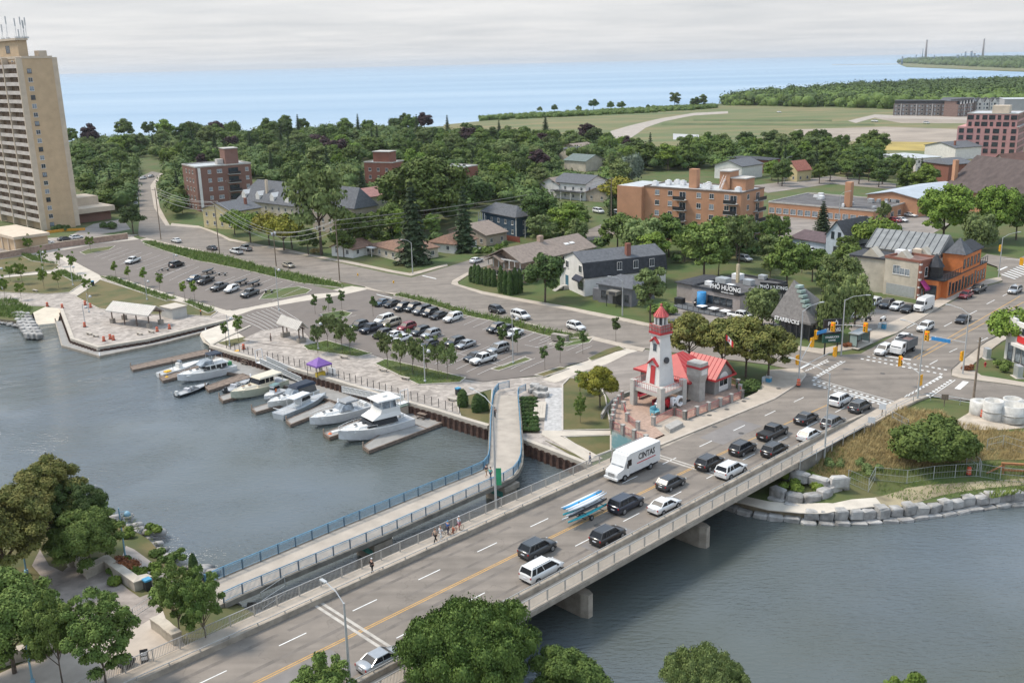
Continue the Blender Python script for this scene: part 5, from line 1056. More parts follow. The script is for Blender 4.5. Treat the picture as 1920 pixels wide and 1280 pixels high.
gangway('aluminium gangway sloping down to the dock right of the purple tent',P(750,754,2.3),P(648,733,.65))
ST=[]
rng=random.Random(11)
for k in range(7):
 bm=bmesh.new();bmesh.ops.create_cube(bm,size=1);bmesh.ops.bevel(bm,geom=bm.edges[:],offset=.13,segments=1,affect='EDGES')
 for v in bm.verts:v.co+=Vector((rng.uniform(-.06,.06),rng.uniform(-.06,.06),rng.uniform(-.05,.05)))
 me=bpy.data.meshes.new('stone');bm.to_mesh(me);bm.free();me.materials.append(stone);ST.append(me)
def put_stone(par,loc,sz,rz):
 o=bpy.data.objects.new('stone',rng.choice(ST));COL.objects.link(o);o.parent=par;o.location=loc;o.scale=sz;o.rotation_euler=(rng.uniform(-.06,.06),rng.uniform(-.06,.06),rz);return o
def stone_row(t,pts,size,dz=0,jit=.15,depth=None,hgt=None):
 o=t.location;L=sum((b-a).length for a,b in zip(pts,pts[1:]));k=max(2,int(L/size));q=lerp_path(pts,k+1)
 for a,b in zip(q,q[1:]):
  c=(a+b)/2-o;d=b-a;w_=d.length*rng.uniform(.93,1.0)
  h=(hgt or size*.55)*rng.uniform(.85,1.1);put_stone(t,c+Vector((rng.uniform(-jit,jit),rng.uniform(-jit,jit),dz+h/2)),(w_,(depth or size*.7)*rng.uniform(.8,1.2),h),math.atan2(d.y,d.x)+rng.uniform(-.12,.12))
t=thing('armour_stone_bank','grey quarried armour stones edging the right river bank in two courses','stone wall',P(1500,965,0))
stone_row(t,pz([(1358,950,0),(1400,964,0),(1440,972,0),(1500,977,0)]),1.9,-.25,depth=1.3,hgt=.9)
stone_row(t,pz([(1500,978,0),(1560,981,0),(1620,979,0),(1700,974,0),(1752,968,0),(1833,953,0),(1920,944,0),(2100,925,0)]),2.0,-.45,depth=1.5,hgt=.8)
stone_row(t,pz([(1508,970,.4),(1560,973,.4),(1620,969,.4),(1700,962,.4),(1752,957,.4),(1800,947,.4),(1833,942,.4),(1920,933,.4),(2100,915,.4)]),1.75,-.1,depth=1.5,hgt=1.35)
t=thing('stone_retaining_wall','foundation course of flat blocks beneath the lower curved wall by the bridge','stone wall',P(1500,945,.8))
stone_row(t,pz([(1440,936,1),(1475,948,1),(1508,951,1),(1535,950,1)]),2.0,-.3,depth=1.3,hgt=.9)
t=thing('stone_retaining_wall','lower curved retaining wall of big grey blocks by the bridge abutment','stone wall',P(1500,925,1))
stone_row(t,pz([(1446,930,1.2),(1475,940,1.2),(1508,944,1.2),(1540,942,1.2),(1560,930,1.4),(1572,920,1.6)]),2.1,-.1,depth=1.4,hgt=1.6)
t=thing('stone_retaining_wall','upper retaining wall of big blocks above the leafy planting','stone wall',P(1530,905,2.5))
stone_row(t,pz([(1480,896,2.6),(1505,902,2.6),(1535,909,2.6),(1565,913,2.6),(1588,909,2.6)]),2.1,-.2,depth=1.3,hgt=1.5)
stone_row(t,pz([(1566,922,1.6),(1590,915,1.8)]),1.8,-.2,depth=1.2,hgt=1.3)
t=thing('stone_jetty','blocky grey stone jetty at the left edge of the west promenade','stone wall',P(50,620,.5))
for i in range(8):
 for j in range(3):
  a=P(30+i*3.4+j*9.5,590+i*5.6+j*0.5,.8);put_stone(t,a-t.location+Vector((0,0,.1)),(1.8,1.6,1.3),R(-40)+rng.uniform(-.1,.1))
mb=MB()
for k in range(150):
 u=rng.random();a=P(-60+u*95,592+u*18+rng.uniform(-7,3),.4);r_=rng.uniform(.3,.7);mb.ico((a.x,a.y,.4),r_,1,(1,.8,.6),.35,rng)
mb.build('shore_rubble',stone,kind='stuff')
mb=MB()
for k in range(70):
 u=rng.random();a=lerp_path(pz([(215,973,.5),(277,1009,.5),(316,1052,.5),(372,1080,.5)]),12)[int(u*11.9)];r_=rng.uniform(.4,1.1);mb.ico((a.x+rng.uniform(-2,2),a.y+rng.uniform(-2,1.5),rng.uniform(.1,.7)),r_,1,(1.2,.8,.45),.3,rng)
for k in range(40):a=P(rng.uniform(425,500),rng.uniform(1135,1165),.7);mb.ico((a.x,a.y,.7),rng.uniform(.4,.9),1,(1,.8,.6),.3,rng)
mb.build('bank_rocks',stone,kind='stuff')
mb=MB()
for k in range(260):u=rng.random();a=P(1540+u*95,930+rng.uniform(-8,12)-u*3,1.2);mb.ico((a.x,a.y,1.2),rng.uniform(.18,.45),1,(1,.8,.6),.35,rng)
mb.build('rubble_slope',mat('pale_rubble',(.42,.41,.38),.9,.2,.6,coord='World'),kind='stuff')
sheet('river_path',[(1330,925),(1385,928),(1440,940),(1500,944),(1561,944),(1642,933),(1656,950),(1552,962),(1500,962),(1440,956),(1385,942),(1330,938)],.07,MC['ramp_concrete'])
sheet('worn_path',[(1640,932),(1700,915),(1800,905),(1900,898),(1960,895),(1960,905),(1850,915),(1760,930),(1700,948),(1655,952)],.05,mat('worn_earth',(.26,.22,.14),.95,.2,.3,.4,4,coord='World',detail=9))
red=mat('lighthouse_red',(.40,.035,.04),.55,.06,1);red_rail=mat('faded_red_railing',(.40,.12,.11),.6,.08,2);lh_white=mat('lighthouse_white',(.62,.61,.585),.7,.045,.5,.1,6);post_g=mat('grey_block_post',(.33,.315,.29),.9,.1,1.5,.3,12)
paver_b=mat('brown_brick_paving',(.35,.245,.19),.9,.1,2.2,.3,20,coord='World');ZP=5.18
PW=[P(a_,b_,ZP) for a_,b_ in [(1147,803),(1211,832),(1247,816),(1225,797),(1264,778),(1284,786),(1391,746),(1382,722),(1340,712),(1290,716),(1240,728),(1183,741),(1166,748),(1152,768)]]
plz=thing('lighthouse_plaza','raised brick paved terrace with grey block walls under the lighthouse','terrace',PW[0]);o=PW[0]
q=[(v.x-o.x,v.y-o.y) for v in PW];mb=MB();mb.prism(q,-4.5,-.06);mb.build('retaining_wall',mat('grey_retaining_wall',(.30,.285,.265),.9,.1,.8,.3,8),plz);mb=MB();mb.prism([(a*1.0,b*1.0) for a,b in q],-.058,.0);mb.build('paving',paver_b,plz)
a_,b_=PW[0]-o,PW[1]-o;d=(b_-a_).normalized();nn=Vector((d.y,-d.x,0))
mb=MB();v0=a_+nn*.03;v1=b_+nn*.03;mb.add([v0+Vector((0,0,-4.3)),v1+Vector((0,0,-4.3)),v1+Vector((0,0,-.35)),v0+Vector((0,0,-.35))],[(0,1,2,3)])
mural=mat('river_mural',(.16,.30,.33),.8,.3,.5,col2=(.42,.45,.42),c2w=(.42,.58));mb.build('mural',mural,plz)
mb=MB();c=a_.lerp(b_,.45)+nn*.05;mb.loft([[c-d*1.7+Vector((0,0,-2.2)),c-d*.2+Vector((0,0,-2.9)),c+d*1.2+Vector((0,0,-2.5)),c-d*.3+Vector((0,0,-2.2))],[c-d*1.7+Vector((0,0,-2.2))+nn*.02,c-d*.2+Vector((0,0,-2.9))+nn*.02,c+d*1.2+Vector((0,0,-2.5))+nn*.02,c-d*.3+Vector((0,0,-2.2))+nn*.02]]);mb.build('painted_boat',frame_d,plz)
def balustrade(par,pts,org,h=1.15,post=post_g,rail=red_rail,skip=()):
 P_=[Vector(p)-org for p in pts];pr=None
 for i,p in enumerate(P_):
  mb=MB();mb.box(-.25,-.25,0,.25,.25,h+.15);mb.box(-.3,-.3,h+.15,.3,.3,h+.25);mb.build('pier_post',post,par,p,BA) if pr is None else inst(pr,'pier_post',par,p,BA)
  if pr is None:pr=[c for c in bpy.data.objects if c.name.startswith('pier_post') and c.parent==par][0]
  if i<len(P_)-1 and i not in skip:
   mb=MB();a,b=p,P_[i+1];mb.tube([a+Vector((0,0,h)),b+Vector((0,0,h))],.045,5);mb.tube([a+Vector((0,0,.15)),b+Vector((0,0,.15))],.035,4);k=max(3,int((b-a).length/.3))
   for j in range(1,k):c=a.lerp(b,j/k);mb.box(c.x-.025,c.y-.025,c.z+.15,c.x+.025,c.y+.025,c.z+h)
   mb.build('railing_panel',rail,par)
z0=Vector((0,0,0))
def dv(path,step):L=sum((b-a).length for a,b in zip(path,path[1:]));return lerp_path(path,max(2,int(round(L/step))+1))
balustrade(plz,dv([PW[5],PW[6]],2.6),o);balustrade(plz,dv([PW[6],PW[7],PW[8]],2.8),o);balustrade(plz,dv([PW[12],PW[13],PW[0]],2.4),o);balustrade(plz,dv([PW[0],PW[1]],2.8),o);balustrade(plz,[PW[3],PW[4]],o);balustrade(plz,dv([PW[4],PW[5]],3),o)
pl2=[P(a_,b_,ZP) for a_,b_ in [(1169,768),(1176,790),(1196,806)]];balustrade(plz,pl2,o)
mb=MB()
sa=PW[2]-o;
for k in range(4):mb.box(-.4+k*.35,-2.6,-.16*k-.16,-.05+k*.35,2.4,-.16*k,Matrix.Translation(sa)@Matrix.Rotation(R(-46),4,'Z'))
mb.build('front_steps',concrete,plz)
wall_path('curved_planter_wall','low curving grey planter wall with red railing left of the lighthouse terrace',[(1128,786),(1136,772),(1150,758),(1164,748),(1182,742)],.35,.9,post_g)
pb=MB();pp_=[P(a_,b_,5.3) for a_,b_ in [(1246,802),(1270,790),(1281,797),(1256,810)]];pb.prism([(v.x,v.y) for v in pp_],5,5.7);tag(pb.build('planter_box',post_g),'grey block planter with yellow flowers at the terrace steps','planter')
HB=HT(P(1241,776,ZP),740)
a,th,W,D=fit((1236,724),(1209,714),(1262,717),HB,z0=ZP);s_=(W+D)/2
lt=thing('lighthouse','white tapering lighthouse with red cap, door and lantern standing on a concrete deck','lighthouse',(a.x,a.y,ZP+HB),th)
base=Vector((a.x,a.y,ZP+HB));H1=HT(base,634);k_=.62
c_=s_/2;w2=s_*k_/2
mb=MB();mb.loft([[(0,0,0),(s_,0,0),(s_,s_,0),(0,s_,0)],[(c_-w2,c_-w2,H1),(c_+w2,c_-w2,H1),(c_+w2,c_+w2,H1),(c_-w2,c_+w2,H1)]]);mb.build('tower_body',lh_white,lt)
g2=w2*1.35;mb=MB();mb.box(c_-g2*.92,c_-g2*.92,H1,c_+g2*.92,c_+g2*.92,H1+.25);mb.build('cornice',lh_white,lt);mb=MB();mb.box(c_-g2,c_-g2,H1+.25,c_+g2,c_+g2,H1+.55);mb.build('gallery_edge',red,lt)
mb=MB();mb.box(c_-w2*1.05,c_-w2*1.05,H1+.55,c_+w2*1.05,c_+w2*1.05,H1+1.7);mb.build('gallery_base',MC['grey_block_post'],lt)
mb=MB()
for z in (H1+1.7,H1+1.15):
 cs=[(c_-g2+.1,c_-g2+.1,z),(c_+g2-.1,c_-g2+.1,z),(c_+g2-.1,c_+g2-.1,z),(c_-g2+.1,c_+g2-.1,z)]
 for i in range(4):mb.tube([cs[i],cs[(i+1)%4]],.045,5)
for i in range(4):
 for j in range(7):
  p=Vector(cs[i]).lerp(Vector(cs[(i+1)%4]),j/7);mb.box(p.x-.03,p.y-.03,H1+.55,p.x+.03,p.y+.03,H1+1.7)
mb.build('gallery_railing',red,lt)
r1=w2*.95;zb=H1+1.7;zt=HT(base,598)
mb=MB();mb.lathe([(r1*.86,zb),(r1*.86,zt)],8,(c_,c_,0),False,math.pi/8);mb.build('lantern_glass',glass,lt)
for j in range(8):
 an=math.pi/8+j*math.pi/4;x=c_+r1*math.cos(an);y=c_+r1*math.sin(an);mb=MB();mb.cbox((x,y,(zb+zt)/2),(.26,.26,zt-zb),an);mb.build('lantern_post',lh_white,lt)
za=HT(base,579);mb=MB();mb.lathe([(r1*1.32,zt-.12),(r1*1.32,zt),(.08,za)],8,(c_,c_,0),False,math.pi/8);mb.lathe([(.16,za-.1),(.16,za+.25)],6,(c_,c_,0));rf=mb.build('lantern_roof',mat('pale_red_metal_roof',(.50,.10,.09),.5,.08,1),lt)
for j in range(16):an=j*math.pi/8;mb=MB();mb.tube([(c_+r1*1.3*math.cos(an),c_+r1*1.3*math.sin(an),zt+.05),(c_,c_,za)],.04,4);mb.build('roof_seam',red,rf)
def lface(face,u,z,w,h,m,nm,proud=.05):
 f=lambda zz:c_-(s_/2+(w2-s_/2)*zz/H1)
 x0,x1=f(z)-proud,f(z+h)-proud
 if face=='L':vs=[(x0,u+w/2,z),(x0,u-w/2,z),(x1,u-w/2,z+h),(x1,u+w/2,z+h)];off=Vector((.12,0,0))
 else:vs=[(u-w/2,x0,z),(u+w/2,x0,z),(u+w/2,x1,z+h),(u-w/2,x1,z+h)];off=Vector((0,.12,0))
 mb=MB();vs=[Vector(v) for v in vs];mb.loft([vs,[v+off for v in vs]]);return mb.build(nm,m,lt)
def lgable(face,u,z,w,h):
 f=c_-(s_/2+(w2-s_/2)*z/H1)
 for sd in (-1,1):
  p0=(u+sd*w/2,z-h*.5);p1=(u,z+h*.5)
  pts=[(f-.45,p0[0],p0[1]),(f-.45,p1[0],p1[1])] if face=='L' else [(p0[0],f-.45,p0[1]),(p1[0],f-.45,p1[1])]
  mb=MB();mb.loft([[Vector(p)+d for d in (Vector((0,0,0)),Vector((.7,0,0)) if face=='L' else Vector((0,.7,0)),Vector((.7,0,.22)) if face=='L' else Vector((0,.7,.22)),Vector((0,0,.22)))] for p in pts]);mb.build('gable_hood',red,lt)
lface('L',c_,0.05,1.3,3.1,lh_white,'door_surround',.04);lface('L',c_,.05,1.05,2.9,red,'door',.09);lgable('L',c_,3.5,2.3,1.0)
lface('L',c_,H1*.67,.95,1.35,lh_white,'window_surround',.04);lface('L',c_,H1*.67+.1,.75,1.15,glass,'window',.07);lgable('L',c_,H1*.67+1.8,1.8,.8)
fz=H1*.5;ff=c_-(s_/2+(w2-s_/2)*fz/H1);mb=MB();mb.lathe([(.5,0),(.5,.15)],16);ph_=mb.build('porthole',frame_d,lt,(c_,ff-.1,fz));ph_.rotation_euler=(R(90-8),0,0)
DK=[P(1185,722,ZP+HB),P(1240,740,ZP+HB),P(1284,722,ZP+HB)];DK.append(DK[0]+DK[2]-DK[1]);og=DK[1]
dk=thing('lighthouse_deck','square concrete deck on four thick columns with red railings beneath the lighthouse','deck',(og.x,og.y,ZP));mb=MB();mb.prism([(v.x-og.x,v.y-og.y) for v in DK],HB-.6,HB-.005);mb.build('deck_slab',mat('pale_deck_concrete',(.44,.42,.385),.85,.07,.7,.2,10),dk)
for v in DK:
 c=(DK[0]+DK[2])/2;q_=v+(c-v)*.07;mb=MB();mb.cbox((q_.x-og.x,q_.y-og.y,(HB+1.0)/2),(.85,.85,HB+1.0),th);mb.build('column',MC['pale_deck_concrete'],dk)
o2=Vector((og.x,og.y,ZP));
for i in range(4):
 a_,b_=DK[i]-o2,DK[(i+1)%4]-o2;mb=MB();a_=a_.lerp(b_,.06);b_=b_.lerp(a_,.06)
 mb.tube([a_+Vector((0,0,1.0)),b_+Vector((0,0,1.0))],.045,5);mb.tube([a_+Vector((0,0,.12)),b_+Vector((0,0,.12))],.03,4)
 for j in range(15):c=a_.lerp(b_,j/14);mb.box(c.x-.025,c.y-.025,c.z,c.x+.025,c.y+.025,c.z+1)
 mb.build('deck_railing',red_rail,dk)
red_roof=mat('red_metal_roof',(.38,.042,.038),.5,.06,.8)
a,th,W,D=fit((1302,750),None,(1358,728),0,z0=ZP);D=11
lg=thing('visitor_lodge','grey stucco lodge with red standing seam hipped roofs beside the lighthouse','pavilion',a,th);lw=mat('grey_lodge_stucco',(.27,.26,.245),.9,.09,1.2,.3,10)
box_part(lg,'wall',lw,0,1.2,0,W,D,3.2)
def seamroof(W_,D_,h,rise,ax,oh,hip,x0,y0,step=.75):
 mb=MB();pitched(mb,W_,D_,h,rise,ax,oh,hip,x0=x0,y0=y0,th=.18);r=mb.build('roof',red_roof,lg)
 mb=MB();mb.ribbon([Vector((x0-oh,y0-oh,0)),Vector((x0+W_+oh,y0-oh,0)),Vector((x0+W_+oh,y0+D_+oh,0)),Vector((x0-oh,y0+D_+oh,0))],.12,h-rise*2*oh/(D_ if ax=='x' else W_)-.12,h-rise*2*oh/(D_ if ax=='x' else W_)+.2,closed=True);mb.build('fascia',red,r)
 span=(W_ if ax=='x' else D_)+2*oh;half=(D_ if ax=='x' else W_)/2+oh;k=int(span/step);e=h-rise*2*oh/(D_ if ax=='x' else W_)+.18;top=h+rise+.18
 for i in range(1,k):
  s=span*i/k;f=min(1,min(s,span-s)/max(hip,1e-3)) if hip else 1
  for sd in (-1,1):
   if ax=='x':p0=(x0-oh+s,y0+D_/2+sd*half,e);p1=(x0-oh+s,y0+D_/2+sd*half*(1-f),e+(top-e)*f)
   else:p0=(x0+W_/2+sd*half,y0-oh+s,e);p1=(x0+W_/2+sd*half*(1-f),y0-oh+s,e+(top-e)*f)
   mb=MB();mb.tube([Vector(p0)+Vector((0,0,.03)),Vector(p1)+Vector((0,0,.03))],.045,4);mb.build('roof_seam',red,r)
seamroof(W,D-1.2,3.2,2.4,'x',.8,4.0,0,1.2)
gx0=W*.52;box_part(lg,'gable_wing',lw,gx0,-.8,0,gx0+4.6,1.2,3.0);mb=MB();gable_fill(mb,4.6,6,3.0,2.2,'y',gx0,-.8);mb.build('gable_wall',lw,lg);seamroof(4.6,6,3.0,2.3,'y',.5,0,gx0,-.8)
mb=MB();n=10;vs=[(gx0+2.3+1.25*math.cos(math.pi*j/n),-.88,2.2+1.25*math.sin(math.pi*j/n)) for j in range(n+1)]+[(gx0+1.05,-.88,.3),(gx0+3.55,-.88,.3)];mb.add(vs,[tuple(range(n+1))+(n+1,n+2)]);aw=mb.build('arched_window',frame_w,lg)
for j in range(2):mb=MB();mb.box(gx0+1.25+j*1.1,-.93,1.2,gx0+2.2+j*1.1,-.89,2.3);mb.build('pane',glass,aw)
mb=MB();mb.loft([[(x_,y_,z_) for x_,y_ in ((.4-w_,-.4-w_),(.4+w_,-.4-w_),(.4+w_,-.4+w_+.6),(.4-w_,-.4+w_+.6))] for z_,w_ in ((0,.75),(3.0,.75),(4.2,1.0),(4.2001,1.0),(6.3,1.0))]);ch=mb.build('stucco_tower',mat('pale_lodge_tower',(.37,.35,.32),.9,.08,1.2),lg);box_part(lg,'tower_band',red,-.68,-1.48,5.4,1.48,1.28,5.75) ;box_part(lg,'tower_panel',white_st,-.3,-1.44,4.4,1.1,-1.403,5.2)
for x_ in (.2,gx0-.2):mb=MB();mb.tube([(x_,1.1,0),(x_,1.1,3)],.06,5);mb.build('downpipe',red,lg)
for x_ in (3.0,4.2):box_part(lg,'door',steel,x_,1.14,0,x_+1.0,1.197,2.2)
lt2=thing('love_letters','big standing letters spelling #I heart PC under the lighthouse deck','sign',P(1243,768,ZP),th-R(0));ang=th
hx=P(1305,763,ZP)-P(1243,768,ZP)
o3=lt2.location;
for s,(px,py),m_,sz in (('#I',(1236,768),whitem,1.9),('P',(1262,766),whitem,2.2),('C',(1272,764),whitem,2.2)):
 p=P(px,py,ZP);loc=Matrix.Rotation(-th,3,'Z')@(p-o3);text(lt2,s,sz,(loc.x,loc.y,1.0),(R(90),0,R(0)),m_,'letter',.25)
p=P(1251,766,ZP);loc=Matrix.Rotation(-th,3,'Z')@(p-o3);mb=MB();hs=[(16*math.sin(u)**3/16*.85,(13*math.cos(u)-5*math.cos(2*u)-2*math.cos(3*u)-math.cos(4*u))/16*.85) for u in [i*2*math.pi/24 for i in range(24)]];mb.loft([[(x,-.25,z) for x,z in hs],[(x,.25,z) for x,z in hs]]);mb.build('heart',mat('heart_red',(.5,.02,.03),.5),lt2,(loc.x,loc.y,1.1));mb=MB();mb.box(-2.5,-.35,0,5.5,.35,.12);mb.build('base_board',black_metal,lt2,(loc.x,loc.y,.0))
for (px,py),c,lb in (((1206,744),(.40,.03,.05),'red scrollwork bench under the left side of the lighthouse deck'),((1232,763),(.28,.04,.05),'small dark red decorated chair under the lighthouse deck'),((1228,777),(.16,.42,.50),'pale turquoise decorated chair at the edge of the lighthouse deck')):
 p=P(px,py,ZP);t=thing('art_bench',lb,'bench',p,th);m_=mat('bench_paint_%d'%int(c[0]*100),c,.6,.25,4);big=c[0]>.3
 w_=1.4 if big else .7
 box_part(t,'seat',m_,-w_,-.4,.42,w_,.4,.55);box_part(t,'backrest',m_,-w_,.36,.55,w_,.46,1.3)
 for x_ in (-w_,w_-.1):box_part(t,'arm_rest',m_,x_,-.4,.55,x_+.1,.36,.85)
 for x_ in (-w_+.02,w_-.12):
  for y_ in (-.38,.3):box_part(t,'leg',m_,x_,y_,0,x_+.1,y_+.08,.42)
def pavilion(label,eL,eR,rL,rR,hr,rise,cols,rm,bench=False):
 a=P(eL[0],eL[1],2+hr);b=P(eR[0],eR[1],2+hr);d=(b-a);th=math.atan2(d.y,d.x);L=d.length;r0=P(rL[0],rL[1],2+hr+rise);y=Vector((-math.sin(th),math.cos(th),0));Dp=2*abs((r0-a).dot(y))
 z=hp(a.x,a.y);t=thing('picnic_shelter',label,'pavilion',(a.x,a.y,z),th);mb=MB();pitched(mb,L,Dp,hr,rise,'x',0,0);rf=mb.build('roof',rm,t)
 k=int(L/.6)
 for i in range(k+1):
  mb=MB();mb.tube([(L*i/k,0,hr+.25),(L*i/k,Dp/2,hr+rise+.25)],.04,4);mb.build('roof_seam',rm,rf)
 tm=mat('brown_steel_post',(.13,.09,.07),.6);n=cols
 for i in range(n):
  for yy in (.9,Dp-.9):
   x=1+(L-2)*i/(n-1);mb=MB();mb.tube([(x,yy,-.1),(x,yy,hr+.4)],.14,8);mb.build('column',tm,t)
   if i in (0,n-1):mb=MB();mb.box(x-.45,yy-.45,-.1,x+.45,yy+.45,1.1);mb.build('column_base',stone_ch,t)
 for yy in (.9,Dp-.9):mb=MB();mb.box(.3,yy-.1,hr+.05,L-.3,yy+.1,hr+.3);mb.build('beam',tm,t)
 return t
sroof=mat('ribbed_grey_roof',(.47,.44,.40),.6,.04,1)
pavilion('long open picnic shelter with ribbed grey roof on the west promenade',(196,577),(277,587),(212,559),(297,566),2.9,1.7,4,sroof)
pavilion('small open shelter with ribbed grey roof beside the hatched area',(518,606),(557,620),(533,592),(572,603),3.0,1.6,2,sroof)
a,th,W,D=fit((322,580),(306,574),(346,573),2.4);t=thing('washroom_block','plain pale concrete washroom box behind the picnic shelter','building',a,th);box_part(t,'wall',mat('grey_panel_wall',(.44,.43,.40),.85,.05,.7),0,0,-.3,W,D,2.4);box_part(t,'roof',conc_light,-.2,-.2,2.4,W+.2,D+.2,2.6)
a=P(600,703,2);t=thing('event_tent','purple pop up canopy tent beside the promenade fence','tent',(a.x,a.y,hp(a.x,a.y)),BA);pur=mat('purple_canopy',(.17,.08,.30),.7,.06,1.5)
mb=MB();mb.add([(-1.7,-1.7,2.3),(1.7,-1.7,2.3),(1.7,1.7,2.3),(-1.7,1.7,2.3),(0,0,3.5),(-1.7,-1.7,2.0),(1.7,-1.7,2.0),(1.7,1.7,2.0),(-1.7,1.7,2.0)],[(0,1,4),(1,2,4),(2,3,4),(3,0,4),(5,6,1,0),(6,7,2,1),(7,8,3,2),(8,5,0,3)]);mb.build('canopy',pur,t)
for x in (-1.6,1.6):
 for y in (-1.6,1.6):box_part(t,'leg',frame_d,x-.04,y-.04,-.1,x+.04,y+.04,2.3)
box_part(t,'table',mat('yellow_cloth',(.6,.42,.04),.7),-1.2,-1.0,0,.6,-.3,.8)
t=thing('display_board','white mesh display board on the fence right of the purple tent','sign',P(623,697,3.1),R(-41));box_part(t,'panel',white_metal,-1.0,-.03,-.3,1.0,.03,.8)
t=thing('utility_cart','small black two wheeled cart below the purple tent','cart',P(619,719,.6),R(-41));box_part(t,'tray',black_metal,-.9,-.5,.7,.9,.5,1.0)
for x in (-.8,.8):mb=MB();mb.lathe([(.42,0),(.42,.2)],14);w_=mb.build('wheel',black_metal,t,(x,-.6,.42));w_.rotation_euler=(R(90),0,0);mb=MB();mb.lathe([(.16,0),(.16,.24)],10);mb.build('hub',mat('yellow_hub',(.6,.5,.1),.6),w_)
yel=mat('yellow_plastic',(.75,.40,.02),.5)
for (px,py),lb in (((446,668),'yellow storage bin at the upstream end of the main dock'),((785,772),'yellow storage bin beside the shed on the main dock')):
 a=P(px,py,.6);t=thing('storage_bin',lb,'bin',a,BA);box_part(t,'body',yel,-.4,-.4,0,.4,.4,1.1);box_part(t,'lid',yel,-.45,-.45,1.1,.45,.45,1.25)
a=P(752,776,.6);t=thing('dock_shed','small grey shed with green grey lid on the main dock','shed',a,BA);box_part(t,'body',tan_st,-1,-.8,0,1,.8,1.5);box_part(t,'lid',mat('green_lid',(.12,.16,.13),.7),-1.1,-.9,1.5,1.1,.9,1.65)
for (px,py),lb in (((462,682),'brown picnic table at the upstream end of the main dock'),((792,783),'dark picnic table at the downstream corner of the main dock')):
 a=P(px,py,.6);t=thing('picnic_table',lb,'picnic table',a,R(-35));box_part(t,'table_top',wood_dock,-.9,-.4,.7,.9,.4,.77)
 for y in (-.75,.6):box_part(t,'bench',wood_dock,-.9,y,.42,.9,y+.18,.48)
 for x in (-.6,.6):box_part(t,'leg',wood_dock,x-.05,-.75,0,x+.05,.75,.1);box_part(t,'frame',wood_dock,x-.05,-.06,.1,x+.05,.06,.7)
tyre_m=mat('tyre_rubber',(.015,.015,.016),.85,.05,4);rim_m=mat('alloy_rim',(.35,.36,.37),.35,.05,3,metal=.7);car_glass=mat('car_glass',(.012,.014,.017),.24,.1,1,spec=.32)
head_m=mat('headlight_lens',(.55,.57,.58),.2,.05,3,spec=.8);tail_m=mat('tail_light_lens',(.35,.01,.01),.3,.05,3);plate_m=mat('licence_plate',(.6,.62,.66),.5,.03,3);trim_m=mat('black_trim',(.02,.02,.021),.6,.05,3)
PM={}
def paint_m(nm,c,met=.0,rough=.28):
 if nm not in PM:
  m=mat('paint_'+nm,c,rough,.03,1.5,spec=.6,metal=met);PM[nm]=m;b=m.node_tree.nodes['Principled BSDF'];b.inputs['Coat Weight'].default_value=.6;b.inputs['Coat Roughness'].default_value=.08
 return PM[nm]
for nm,c,me_ in (('white',(.66,.66,.65),0),('black',(.012,.012,.014),0),('charcoal',(.045,.05,.056),.3),('grey',(.13,.135,.14),.4),('silver',(.40,.41,.42),.5),('navy',(.012,.018,.035),.2),('bluegrey',(.09,.13,.17),.3),('red',(.22,.012,.02),.1),('beige',(.40,.35,.27),.3),('green',(.10,.13,.11),.3)):paint_m(nm,c,me_)
CK={'sedan':(4.75,1.84,.92,.98,1.45,-1.75,-1.05,.35,1.05,1.05,.34),'suv':(4.65,1.90,1.05,1.10,1.70,-2.18,-1.75,.45,1.10,1.12,.38),'hatch':(4.40,1.82,.98,1.03,1.55,-2.02,-1.45,.40,1.10,1.08,.35),
 'minivan':(5.1,2.0,1.08,1.12,1.78,-2.45,-2.2,.75,1.60,1.12,.35),'pickup':(5.8,2.0,1.15,1.20,1.88,-.95,-.80,.75,1.30,1.18,.42),'bigsuv':(5.0,2.0,1.12,1.18,1.80,-2.38,-2.05,.45,1.15,1.2,.41)}
CARS={}
